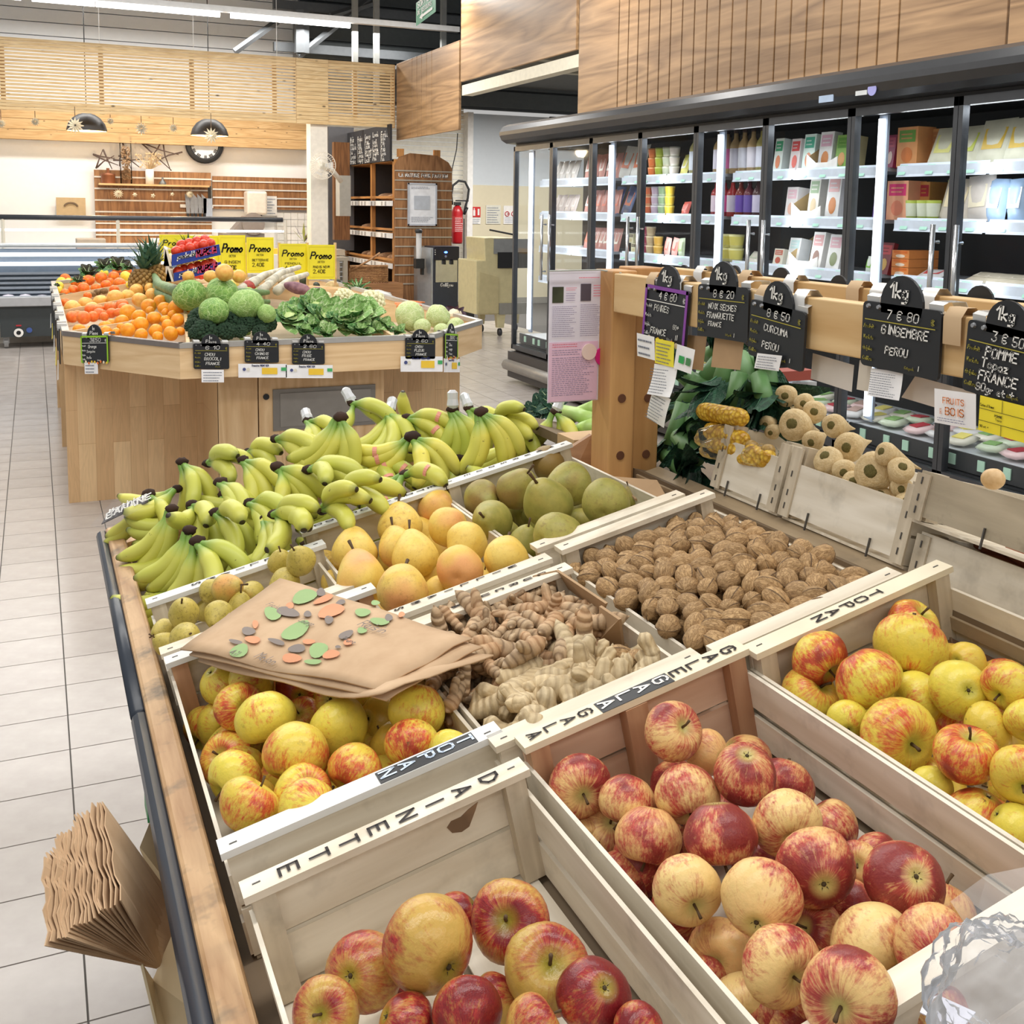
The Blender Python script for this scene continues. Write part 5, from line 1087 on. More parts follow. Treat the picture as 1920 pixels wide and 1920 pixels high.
# purple sweet potatoes, turnip, melon board, pineapples
SPM = citrus_mat('purple_root_skin', S(120, 78, 92), S(170, 126, 132), .6)
def root_fn(): return MB().ball((0, 0, 0), (1, .46, .42), 20, 14, lambda q: 1+.12*noise.noise(Vector(q)*1.6))
for k, (x, y, r, a) in enumerate(((455, 385, 100, .3), (610, 405, 62, -.4))):
    px, py = 440+x/3.84, 440+y/3.84; P = IS(px, py, .05); rr_ = r/3.84*(P-CAM).dot(FW)/F; put('sweet_potato', fmesh('sweet_potato', SPM, root_fn), P, rr_, ('large' if k == 0 else 'smaller') + ' purple skinned root vegetable beside the avocados', 'root vegetable', None, Matrix.Rotation(-a, 3, 'Z') @ Matrix.Rotation(.25, 3, 'Y'))
island_fruit('turnip', citrus_mat('turnip_skin', S(176, 150, 96), S(206, 184, 136), .6), [(700, 378, 52), (345, 345, 34)], *O3, 'turnip', 'round beige root vegetable', 'the island near the avocados', 1, 'round roots near the avocados')
t = thing('long_gourd', 'long curved green gourds stacked behind the cabbages', 'gourd', IS(430, 545, .1))
gm_ = MB(); pts = [CAM+(IS(x, y, .12)-CAM)*1.03 for x, y in ((286, 505), (298, 528), (335, 541), (400, 545), (460, 543), (505, 541))]
for k in range(3):
    q = [p+Vector((0, -.01*k, -.05*k-.02)) for p in pts]; gm_.tube(q, [.012, .03, .036, .036, .03, .012], 10)
part('rind', gm_, leafskin('gourd_rind', S(74, 110, 62), S(126, 152, 100), S(100, 130, 80)), t, True)
PAL = plain(70, 106, 84, .5, 0, .5, .3)
def pineapple(px, py, rpx, label):
    P = IS(px, py, .05); D = (P-CAM).dot(FW); r_ = rpx*D/F; t = thing('pineapple', label, 'pineapple', P, axis_frame(P, Vector((R.uniform(-.2, .2), .1, 1))).to_3x3())
    m = MB(); m.ball((0, 0, 0), (r_*.82, r_*.82, r_*1.05), 14, 10)
    for i in range(9):
        z = -.85+i*.2; s_ = math.sqrt(max(0.02, 1-z*z))
        for k in range(12):
            a = (k+.5*(i % 2))*math.pi/6; m.ball((math.cos(a)*s_*r_*.86, math.sin(a)*s_*r_*.86, z*r_*1.05), r_*.17, 5, 3)
    part('body', m, citrus_mat('pineapple_skin', S(120, 92, 50), S(190, 150, 80), .7) if 'pineapple_skin' not in bpy.data.materials else bpy.data.materials['pineapple_skin'], t, True, False)
    for k in range(34):
        a = k*2.4; tl = .15+.95*(1-k/34); l = r_*(1.3+1.3*(k/34)); d = Vector((math.cos(a)*math.sin(tl), math.sin(a)*math.sin(tl), math.cos(tl))); b = Vector((0, 0, r_*.9)); s_ = Vector((-math.sin(a), math.cos(a), 0))*r_*.16
        m = MB().add([b-s_, b+s_, b+d*l*.6+s_*.8, b+d*l*.6-s_*.8, b+d*l+Vector((math.cos(a), math.sin(a), -.3))*l*.18], [(0, 1, 2, 3), (3, 2, 4)]); part('leaf', m, PAL, t, False, False)
pineapple(267, 530, 26, 'left pineapple with green crown standing behind the citrus bins'); pineapple(297, 522, 26, 'right pineapple with green crown beside the tomato boxes'); pineapple(352, 500, 20, 'pineapple mostly hidden behind the tomato boxes')
# blue printed boxes of tomatoes
PB = IS(370, 545, .1); YT_ = PB.y+.12
def Yt(px, py): return PY(px, py, YT_)
tb_lab = ['upper blue printed cardboard box of red tomatoes', 'lower blue printed cardboard box of red tomatoes']
for k, (c0, c1, c2, c3) in enumerate((((322, 499), (414, 478), (411, 458), (322, 478)), ((326, 528), (416, 506), (414, 491), (326, 512)))):
    A, B, C_, D_ = [Yt(*q) for q in (c0, c1, c2, c3)]; t = thing('tomato_box', tb_lab[k]+' tilted behind the gourd', 'box', A)
    part('front', MB().prism([A, B, C_, D_], (0, .01, 0)), plain(36, 60, 150, .4), t)
    bk_ = Vector((0, .28, .03)); part('tray', MB().hexa([A+Vector((0, .011, 0)), B+Vector((0, .011, 0)), B+bk_, A+bk_, A+Vector((0, .011, .02)), B+Vector((0, .011, .02)), B+bk_+Vector((0, 0, .02)), A+bk_+Vector((0, 0, .02))]), plain(216, 186, 140), t)
    up_ = (D_-A); part('side', MB().prism([A, A+bk_, A+bk_+up_*1.1, A+up_*1.5, A+up_*1.5+Vector((-.02, 0, 0)), A+Vector((-.03, 0, 0))], (-.012, 0, 0)), plain(222, 214, 196), t)
    d_ = (B-A).normalized(); m = MB(); strokes(m, 'producido', A+up_*.5+d_*.03+Vector((0, -.004, 0)), d_, (0, 0, 1), .024, .22, .2, fitw=(B-A).length*.38); part('lettering', m, WHITE, t)
    m = MB(); strokes(m, 'MURCIA', A+up_*.35+(B-A)*.5+Vector((0, -.004, 0)), d_, (0, 0, 1), .03, .3, .1, fitw=(B-A).length*.42); part('red_lettering', m, plain(206, 60, 100), t)
    for q in range(6):
        f = .12+q*.14; P = A+(B-A)*f+up_*(.95 if k else 1.0)+Vector((0, .05+.03*(q % 2), .0 if k else .012)); put('tomato', fmesh('tomato', TOM), P, .03, '%s tomato from the left in the %s blue box' % (ORD[q], ('upper', 'lower')[k]), 'tomato', 'tomatoes in the blue boxes')
    if k == 0:
        for q in range(4): P = A+(B-A)*(.25+q*.16)+up_*1.0+Vector((0, .1, .035)); put('tomato', fmesh('tomato', TOM), P, .03, '%s tomato from the left on top of the upper blue box' % ORD[q], 'tomato', 'tomatoes in the blue boxes')
# yellow promo signs
YEL = plain(236, 226, 50, .45, 0, .5, .03)
for k, (x0, y0, x1, y1, yy, tx, pr, lb) in enumerate(((300, 440, 357, 490, 8.0, 'CAROTTE', '2.80~', 'leftmost, partly hidden by the tomato box'), (357, 442, 412, 500, 8.0, 'CELERI', '2.80~', 'second from the left, mostly hidden by the tomato box'), (412, 441, 461, 520, 7.95, 'GINGEM', '2.80~', 'third from the left with a folded edge'), (463, 445, 514, 512, 7.9, 'BETTERAVE', '2.40~', 'fourth from the left'), (524, 457, 577, 515, 7.4, 'FENOUIL', '4.40~', 'left one of the right pair'), (577, 459, 629, 524, 7.35, 'RADIS NOIR', '2.40~', 'right one of the right pair'))):
    A = PY(x0, y1, yy); B = PY(x1, y0, yy); w_, h_ = B.x-A.x, B.z-A.z; t = thing('promo_sign', 'yellow promo sign, %s' % lb, 'sign', A)
    part('sheet', MB().b2((A.x, yy, A.z), (B.x-.004, yy+.004, B.z)), YEL, t); o_ = Vector((A.x, yy-.003, A.z))
    m = MB(); strokes(m, 'Promo', o_+Vector((w_*.1, 0, h_*.6)), (1, 0, .0), (0, 0, 1), h_*.19, .18, .25, fitw=w_*.78); part('lettering', m, BLACK, t)
    m = MB(); strokes(m, 'DETOX', o_+Vector((w_*.36, 0, h_*.48)), (1, 0, 0), (0, 0, 1), h_*.05, .16, fitw=w_*.26); strokes(m, tx, o_+Vector((w_*.2, 0, h_*.33)), (1, 0, 0), (0, 0, 1), h_*.06, .2, fitw=w_*.6); strokes(m, pr, o_+Vector((w_*.2, 0, h_*.18)), (1, 0, 0), (0, 0, 1), h_*.1, .16, fitw=w_*.45); part('small_lettering', m, plain(90, 80, 20), t)
    m = MB()
    for q in ((.06, .06, .94, .066), (.06, .934, .94, .94), (.06, .06, .066, .94), (.934, .06, .94, .94)): m.add([(A.x+w_*a, yy-.002, A.z+h_*b) for a, b in ((q[0], q[1]), (q[2], q[1]), (q[2], q[3]), (q[0], q[3]))], [(0, 1, 2, 3)])
    part('border_line', m, plain(196, 180, 40), t)
# wooden ridge rail that holds the signs, leek like trumpets
A = PY(300, 520, 8.1); B = PY(640, 530, 7.5)
part('ridge_rail', MB().tube([A+Vector((0, 0, -.02)), B+Vector((0, 0, -.05))], .02, 6), LIGHTW, isl)
for k, px in enumerate((300, 357, 412, 462, 524, 577, 629)): q = PY(px, 500, 8.02 if k < 4 else 7.45); part('sign_post', MB().b2((q.x-.008, q.y, .95), (q.x+.008, q.y+.016, PY(px, 455, q.y).z)), LIGHTW, isl)
for k, (x, y) in enumerate(((450, 545), (470, 535), (490, 545), (505, 530), (520, 545))):
    P = IS(x, y, .03); m = MB().tube([P, P+Vector((.12, .25, .04)), P+Vector((.3, .6, .05))], [.028, .02, .016], 8); solo('white_radish', m, plain(206, 200, 180, .5, 0, .5, .3), '%s pale stalk vegetable from the left behind the middle bin' % ORD[k], 'vegetable', 'pale stalks on the island', True)
# carrots at the far right, purple cabbage
for k in range(9):
    P = IS(725+R.uniform(-8, 30), 570+R.uniform(-6, 6), .03); a = R.uniform(-.6, .6); d = Vector((math.cos(a), math.sin(a)*.7, 0)); solo('carrot', MB().tube([P, P+d*.08, P+d*.17], [.018, .014, .004], 8), plain(226, 130, 70, .5), 'orange carrot behind the white cabbages', 'carrot', 'carrots behind the white cabbages', True)
leafy('red_cabbage', IS(858, 600, .03), .1, 9, 'dark purple cabbage with cut white base at the right corner', 'cabbage', None, [plain(62, 34, 56, .5)], Vector((-.6, -.4, .4)), .8, .9, plain(222, 210, 180))
# ---- price cards
BOARD = plain(28, 31, 36, .45); CHALK = plain(236, 236, 232, .8); YLW = plain(170, 160, 60, .6); CLIP = plain(206, 206, 204, .3, .3); PAPER = plain(240, 240, 242, .6)
def card(o, right, up, w_, h_, label, price, lines, border=None, tab='1kg', unit_small=False, hooks=True, name='price_card', fruitband=False, hw=None):
    """slate price card: o is the lower-left corner; lettering in chalk"""
    right = right.normalized(); up = up.normalized(); n = right.cross(up); t = thing(name, label, 'price card', o); th = .004
    rc = w_*.05; pts = []
    for cx_, cy_, a0 in ((w_-rc, rc, -90), (w_-rc, h_-rc, 0), (rc, h_-rc, 90), (rc, rc, 180)):
        for k in range(4): a = math.radians(a0+k*30); pts.append(o+right*(cx_+rc*math.cos(a))+up*(cy_+rc*math.sin(a)))
    part('panel', MB().prism(pts, -n*th), BOARD, t)
    if border:
        bw = w_*.045; m = MB()
        for a, b, c, d in ((0, 0, w_, bw), (0, h_-bw, w_, h_), (0, 0, bw, h_), (w_-bw, 0, w_, h_)):
            if fruitband and b == 0 and d == bw: continue
            m.prism([o+right*x+up*y+n*.0015 for x, y in ((a, b), (c, b), (c, d), (a, d))], n*.001)
        part('border', m, border, t)
    if tab:
        r_ = w_*.27; c = o+right*w_*.5+up*(h_-.0); m = MB(); cy_ = r_*.02
        m.prism([c+right*r_*math.cos(a)+up*(cy_+r_*math.sin(a)) for a in [math.radians(-20+k*220/14) for k in range(15)]], -n*th); part('tab', m, BOARD, t)
        m = MB(); tw = len(tab)*4.6
        if tab == '1kg': strokes(m, tab, c+right*(-r_*.5)+up*(cy_+.24*r_)+n*.002, right, up, r_*.5, .15, .08, fitw=r_*.95)
        else: strokes(m, 'la', c+right*(-r_*.2)+up*(cy_+.5*r_)+n*.002, right, up, r_*.3, .2); strokes(m, 'Piece', c+right*(-r_*.55)+up*(cy_+.08*r_)+n*.002, right, up, r_*.3, .2, .1, fitw=r_*1.15)
        part('tab_lettering', m, CHALK, t)
    if hooks:
        for f in (.1, .9):
            c = o+right*w_*f+up*h_; hw_ = w_*.085; m = MB(); pr = [c+up*(-h_*.02)-n*.005, c+up*h_*.08-n*.004, c+up*h_*.12-n*.012, c+up*h_*.12-n*.04, c+up*h_*.02-n*.045]
            for a, b in zip(pr, pr[1:]): m.hexa([a-right*hw_, a+right*hw_, b+right*hw_, b-right*hw_, a-right*hw_-n*.001, a+right*hw_-n*.001, b+right*hw_-n*.001, b-right*hw_-n*.001])
            part('hook', m, CLIP, t)
    k_ = h_; z = n*.0022
    m = MB(); strokes(m, price, o+right*w_*.34+up*h_*.78+z, right, up, k_*.13, .13, .15, .3, fitw=w_*.42)
    for tx, x, y, s_ in lines: strokes(m, tx, o+right*w_*x+up*h_*y+z, right, up, k_*s_*.85, .17, .12, .35, fitw=min(w_*(.93-x), swidth(tx)*k_*s_/6.0*.8))
    part('chalk_lettering', m, CHALK, t)
    m = MB(); acc = YLW if not border else CHALK
    m.add([o+right*w_*a+up*h_*b+z for a, b in ((.05, .72), (.95, .72), (.95, .735), (.05, .735))], [(0, 1, 2, 3)])
    for tx, y in (('Produit', .6), ('Variete', .43), ('Origine', .26), ('Calibre', .1)): strokes(m, tx, o+right*w_*.04+up*h_*y+z, right, up, k_*.055, .2, .25, squeeze=.7)
    strokes(m, 'Categorie', o+right*w_*.6+up*h_*.08+z, right, up, k_*.04, .2, .2, squeeze=.6); strokes(m, '~', o+right*w_*.9+up*h_*.78+z, right, up, k_*.08, .18)
    part('printed_lettering', m, acc, t)
    for f in (.08, .22): part('stud', MB().lathe([(0, .003), (.0025, .003), (.0035, 0)], 8, o+right*w_*f+up*h_*.93, axis_frame(o, n).to_3x3()), STEEL, t)
    if fruitband:
        rr = random.Random(5)
        for k in range(9): part('fruit_print', MB().lathe([(0, .0012), (h_*.05, .0012), (h_*.05, 0)], 10, o+right*w_*(.06+k*.11)+up*h_*rr.uniform(-.02, .05)+n*(.0005+.0002*k), axis_frame(o, n).to_3x3()), M_(rr.choice([(196, 40, 40), (226, 190, 60), (90, 130, 60), (230, 120, 50), (236, 220, 190)])), t)
    return t
def sheet(o, right, up, w_, h_, label, lines=8, mat=PAPER, name='paper_label', curl=0.0, cat='label', extra=None):
    right = right.normalized(); up = up.normalized(); n = right.cross(up); t = thing(name, label, cat, o); m = MB(); k_ = 6; vs = []
    for i in range(k_+1):
        f = i/k_; off = n*(curl*(1-f)**2); vs += [o+up*h_*f+off, o+right*w_+up*h_*f+off]
    m.add(vs, [(2*i, 2*i+1, 2*i+3, 2*i+2) for i in range(k_)])
    part('sheet', m, mat, t)
    if lines: m = MB(); scribble(m, o+right*w_*.08+up*h_*.06+n*(.0012+max(0, curl)), right, up, w_*.84, h_*.86, lines); part('print', m, plain(110, 116, 130), t)
    if extra: extra(t, o, right, up, n, w_, h_)
    return t
GREEN = plain(150, 200, 40, .5)
def rimcard(x0, y0, x1, y1, bw, bh, ea, eb, label, price, lines, **k):
    """hang a card on the island rim face that runs from rim corner ea to eb"""
    a = Vector((*RIM[ea], 0)); b = Vector((*RIM[eb], 0)); d = (b-a).normalized(); n = Vector((d.y, -d.x, 0)); 
    if n.y > 0: n = -n
    def hit(px, py): r_ = ray(px, py); t = (a+n*.012-CAM).dot(n)/r_.dot(n); return CAM+r_*t
    A = hit(x0, y1); B = hit(x1, y1); Tp = hit(x0, y0); rt_ = (B-A)
    return card(A, rt_, Vector((0, 0, 1)), rt_.length, (Tp-A).length, label, price, lines, **k), hit
c1_, hit = rimcard(153, 630, 204, 680, 0, 0, 1, 2, 'green framed slate price card for oranges at the left corner', '3~50', [('Orange', .28, .55, .13), ('Sanguine', .22, .38, .1), ('Italie', .2, .15, .1)], border=GREEN, tab='Piece', fruitband=True)
def hangs(hit, x0, y0, x1, y1, label, **k): A = hit(x0, y1); B = hit(x1, y1); Tp = hit(x0, y0); return sheet(A, B-A, Vector((0, 0, 1)), (B-A).length, (Tp-A).length, label, **k)
def orgbits(t, o, right, up, n, w_, h_):
    z = n*.002
    part('yellow_field', MB().add([o+right*w_*a+up*h_*b+z for a, b in ((.48, .25), (.8, .25), (.8, .72), (.48, .72))], [(0, 1, 2, 3)]), plain(240, 200, 60), t)
    part('green_logo', MB().add([o+right*w_*a+up*h_*b+z for a, b in ((.88, .5), (.99, .5), (.99, .75), (.88, .75))], [(0, 1, 2, 3)]), plain(70, 170, 100), t)
    m = MB(); strokes(m, 'Domaine MONTIER', o+right*w_*.28+up*h_*.82+z, right, up, h_*.12, .25, squeeze=.75); part('lettering', m, plain(40, 50, 110), t)
    for f in (.12, .2): part('emblem', MB().lathe([(0, .0015), (h_*.12, .0015)], 10, o+right*w_*f+up*h_*.6+n*.001, axis_frame(o, n).to_3x3()), plain(70, 80, 130) if f < .15 else plain(220, 216, 200), t)
hangs(hit, 159, 680, 184, 701, 'small white label under the green framed orange card', lines=3)
for (x0, y0, x1, y1, nm, pr, l1, l2, l3, w0) in ((363, 644, 430, 692, 'broccoli', '6 10', 'CHOU', 'BROCOLI', 'FRANCE', 1), (459, 638, 523, 680, 'chinese cabbage', '4 40', 'CHOU', 'CHINOIS', 'FRANCE', 2), (548, 643, 609, 683, 'savoy cabbage', '2 60', 'CHOU', 'FRISE', 'FRANCE', 3), (760, 633, 816, 673, 'cauliflower', '2 60', 'CHOU', 'FLEUR', 'FRANCE', 4)):
    c_, hit = rimcard(x0, y0, x1, y1, 0, 0, 2, 3, 'black slate price card for %s on the island rim' % nm, pr, [(l1, .32, .52, .13), (l2, .3, .35, .13), (l3, .34, .17, .12)], tab='Piece')
    if w0 == 1: hangs(hit, 378, 693, 420, 717, 'white label hanging under the broccoli card', lines=4)
    elif w0 == 2: hangs(hit, 447, 682, 538, 708, 'wide white producer label under the chinese cabbage card', lines=0, extra=orgbits)
    elif w0 == 3: hangs(hit, 536, 684, 624, 709, 'wide white producer label under the savoy cabbage card', lines=0, extra=orgbits)
    else: hangs(hit, 751, 668, 830, 697, 'wide white producer label under the cauliflower card', lines=0, extra=orgbits)
c_, hit = rimcard(834, 625, 858, 672, 0, 0, 3, 4, 'green framed slate price card on the right chamfer of the island', '3~80', [('Chou', .3, .5, .13), ('rouge', .3, .33, .13), ('France', .3, .15, .1)], border=GREEN, tab='Piece', fruitband=True)
hangs(hit, 832, 672, 862, 698, 'white producer label under the right chamfer card', lines=0, extra=orgbits)
# cards seen edge-on along the left rim
for k, yy in enumerate((5.95, 6.5, 7.1, 7.8, 8.5)):
    t = thing('price_card', '%s price card seen edge-on along the left rim of the island' % ORD[k], 'price card', (.1, yy, .7), group='edge-on cards on the left rim')
    part('panel', MB().b2((.095, yy, .68), (.1, yy+.2, .86)), BOARD, t); part('hook', MB().b2((.09, yy+.02, .85), (.135, yy+.06, .885)).b2((.09, yy+.14, .85), (.135, yy+.18, .885)), CLIP, t)
    part('paper', MB().prism([(.088, yy+.02, .60), (.084, yy+.12, .58), (.09, yy+.17, .68), (.09, yy+.02, .7)], (-.002, 0, 0)), plain(236, 220, 90) if k in (1, 3) else WHITE, t)
# ================================================================ FOREGROUND MARKET DISPLAY
POP = wood('poplar_slat', S(214, 203, 182), S(244, 237, 222), 1, 3.4, .6, 10, dirt=.35)
POPU = wood('poplar_slat_cross', S(216, 203, 180), S(246, 238, 220), 0, 3.4, .6, 10, dirt=.3)
POPZ = wood('poplar_post', S(186, 172, 148), S(222, 210, 188), 2, 4, .65, 12, dirt=.45)
PINKW = wood('pinkish_slat', S(206, 168, 140), S(230, 200, 174), 0, 3.4, .6, 9)
PINKZ = wood('pinkish_post', S(176, 130, 98), S(206, 164, 128), 2, 4, .6, 12)
WHITEP = wood('white_painted_slat', S(226, 226, 222), S(244, 244, 242), 0, 4, .5, 8, bump=.05)
RAILW = wood('worn_rail', S(168, 126, 84), S(220, 182, 136), 1, 5, .5, 10, dirt=.95)
PLANK = wood('grey_plank', S(140, 122, 96), S(176, 156, 126), 1, 3, .6, 10, dirt=.4)
CARD = plain(176, 146, 112, .8, 0, .3, .08); STAPLE = plain(90, 88, 86, .4, .5)
DB, DT = .80, .67
gon = thing('market_display', 'sloping wooden market display table with dark edge rail', 'display table', (.5, 1.5, 0))
def slab(u0, u1, v0, v1, d0, d1): 
    q = [T(u0, v0, d0), T(u1, v0, d0), T(u1, v1, d0), T(u0, v1, d0), T(u0, v0, d1), T(u1, v0, d1), T(u1, v1, d1), T(u0, v1, d1)]; return MB().hexa(q)
part('table_top', slab(-.01, .96, -.5, 2.5, DB+.03, DB+.002), plain(120, 104, 84, .7), gon)
part('wooden_rail', slab(-.043, -.008, -.5, 2.5, DB+.04, .722), RAILW, gon, bevel=.006)
m = MB(); m.tube([T(-.052, -.5, .738), T(-.052, 1.56, .738)], .013, 10); part('bumper', m, plain(44, 52, 64, .32), gon, True)
m = MB(); m.tube([T(-.052, 1.572, .738), T(-.052, 2.5, .738)], .013, 10); part('bumper', m, plain(44, 52, 64, .32), gon, True)
part('bumper_backing', slab(-.062, -.044, -.5, 2.5, .80, .735), plain(36, 42, 52, .4), gon)
part('apron', slab(-.04, -.02, -.5, 2.5, .93, .80), RAILW, gon)
for y in (-.4, 2.35):
    for u_ in (.02, .9): q = T(u_, y, DB+.03); part('leg', MB().b2((q.x-.02, y-.03, 0), (q.x+.02, y+.03, q.z)), LIGHTZ, gon)
part('end_board', slab(-.04, .96, 2.47, 2.5, .93, .76), RAILW, gon)
solo('green_foot', MB().b2(PZ(276, 1500, .3)+Vector((.0, 0, -.05)), PZ(297, 1500, .3)+Vector((.02, .08, .09))), plain(24, 130, 66, .4), 'green plastic block below the display rail on the left', 'block')
HC = DB-DT
def crate(u0, u1, v0, v1, label, ends=(POPU, POPU), sides=POP, posts=POPZ, text=None, mid=False, nearcap=None, farcap=None, M=None, hgt=HC, closed=False, name='wooden_crate', lift=0.0):
    w_, l_ = u1-u0, v1-v0; root = thing(name, label, 'crate', T(u0, v0, DB-lift) if M is None else M.translation, DF if M is None else M.to_3x3()); h = hgt
    def P_(n_, a, b, mat, **k): return part(n_, MB().b2(a, b), mat, root, False, False, **k)
    for e, y in enumerate((0, l_)):
        s_ = 1 if e == 0 else -1; ya, yb = y, y+s_*.006; mt = ends[e]
        P_('slat', (.002, min(ya, yb), .004), (w_-.002, max(ya, yb), h*.46), mt); P_('slat', (.002, min(ya, yb), h*.5), (w_-.002, max(ya, yb), h-.008), mt)
        c0_, c1_ = sorted((y-s_*.002, y+s_*.026)); cap = (nearcap if e == 0 else farcap) or mt
        P_('top_rail', (-.003, c0_, h-.008), (w_+.003, c1_, h), cap)
        for x in (0, w_):
            q = 1 if x == 0 else -1; xa, xb = sorted((x+q*.003, x+q*.026)); y0_, y1_ = sorted((y+s_*.007, y+s_*.024)); P_('corner_post', (xa, y0_, .003), (xb, y1_, h-.009), posts)
            st = MB().b2((x+q*.012-.004, min(y, y+s_*.02)+.008, h), (x+q*.012+.004, min(y, y+s_*.02)+.0095, h+.0008)); part('staple', st, STAPLE, root, False, False)
        if mid and e == 1: P_('corner_post', (w_*.42, y-.03+.003, .003), (w_*.42+.028, y-.007, h-.009), posts)
    hs = h-.03
    for x in (0, w_):
        q = 1 if x == 0 else -1; xa, xb = sorted((x-q*.001, x+q*.0035))
        P_('slat', (xa, .004, .004), (xb, l_-.004, hs*.43), sides); P_('slat', (xa, .003, hs*.54), (xb, l_-.003, hs), sides)
    n_ = 5
    for k in range(n_): P_('bottom_slat', (.004+k*(w_-.008)/n_, .002, -.003), (.004+(k+.86)*(w_-.008)/n_, l_-.002, .001), sides)
    if text:
        for (end, tx, xr, dy, hh, bg, ink) in text:      # vertical lettering running from high u to low u
            yb = (l_-.024 if end == 'far' else .001); y_ = yb+dy; m = MB(); n2 = len(tx)
            if bg:
                part('printed_band', MB().b2((xr[0], y_-.002, h+.0004), (xr[1], y_+.021, h+.0008)), BOARD, root, False, False)
            stp = (xr[1]-xr[0])/n2
            for k, ch in enumerate(tx): strokes(m, ch, Vector((xr[1]-(k+.85)*stp, y_+.017, h+.0014)), Vector((0, -1, 0)), Vector((1, 0, 0)), min(stp*.72, hh), .17 if hh > .014 else .2, squeeze=hh/.02*.9 if hh < .014 else 1.0)
            part('lettering', m, ink, root, False, False)
    return root
INK = plain(40, 34, 34, .7)
crate(.0, .300, 1.600, 1.842, 'small wooden crate of little pears at the left edge behind the paper bags', farcap=WHITEP, text=[('far', 'WILLIAMS', (.07, .27), .0, .013, 0, INK)])
crate(.283, .563, 1.44, 1.932, 'wooden crate of yellow pears next to the bananas', farcap=WHITEP, text=[('far', 'ETONJSUCEDOU', (.0, .27), .0, .013, 0, INK), ('near', 'WILLIAMS', (.03, .24), .002, .012, 0, INK)])
crate(.567, .838, 1.492, 1.932, 'wooden crate of green and brown pears below the post', farcap=WHITEP, text=[('far', 'YNWRSOUE', (.04, .25), .0, .011, 0, INK)])
crate(.302, .570, 1.040, 1.408, 'wooden crate of turmeric and ginger in the middle', text=[('far', 'CURCUMA', (.08, .24), .0, .012, 0, INK)])
crate(.592, .872, 1.030, 1.478, 'wooden crate full of walnuts on the right')
crate(.003, .315, 1.062, 1.585, 'wooden crate of yellow striped apples under the paper bags', nearcap=WHITEP, farcap=WHITEP, text=[('near', 'TOPAN', (.17, .285), .0, .017, 1, plain(206, 222, 240))], posts=PINKZ)
crate(.012, .308, .50, .998, 'wooden crate of dark red apples at the bottom left with black writing', text=[('far', 'DAINETTE', (.03, .275), .0, .018, 0, INK)], lift=.003)
kc_ = bpy.data.objects['wooden_crate.006']
kp_ = [(-34, 14), (-26, 2), (-8, -6), (6, -20), (24, -34), (20, -20), (14, -4), (8, 12), (-6, 22), (-24, 24)]
part('knot', MB().prism([PY(872+a, 1538+b, .9915) for a, b in kp_], (0, .0006, 0)), plain(150, 120, 92, .7, 0, .3, .4), kc_, label='dark wood knot')
crate(.325, .616, .537, 1.034, 'large pinkish wooden crate of red and pink striped apples in front', ends=(POPU, PINKW), posts=PINKZ, mid=True, farcap=plain(240, 228, 200, .6), text=[('far', 'GALA', (.005, .09), .0, .017, 0, INK), ('far', 'GALA', (.095, .19), .0, .018, 1, WHITE), ('far', 'GALE', (.19, .285), .0, .017, 0, INK)], lift=.004)
crate(.622, .925, .50, 1.020, 'wooden crate of yellow and red apples at the right', farcap=plain(236, 226, 200, .6), text=[('far', 'TOPAN', (.09, .2), .0, .017, 0, INK)], lift=.002)
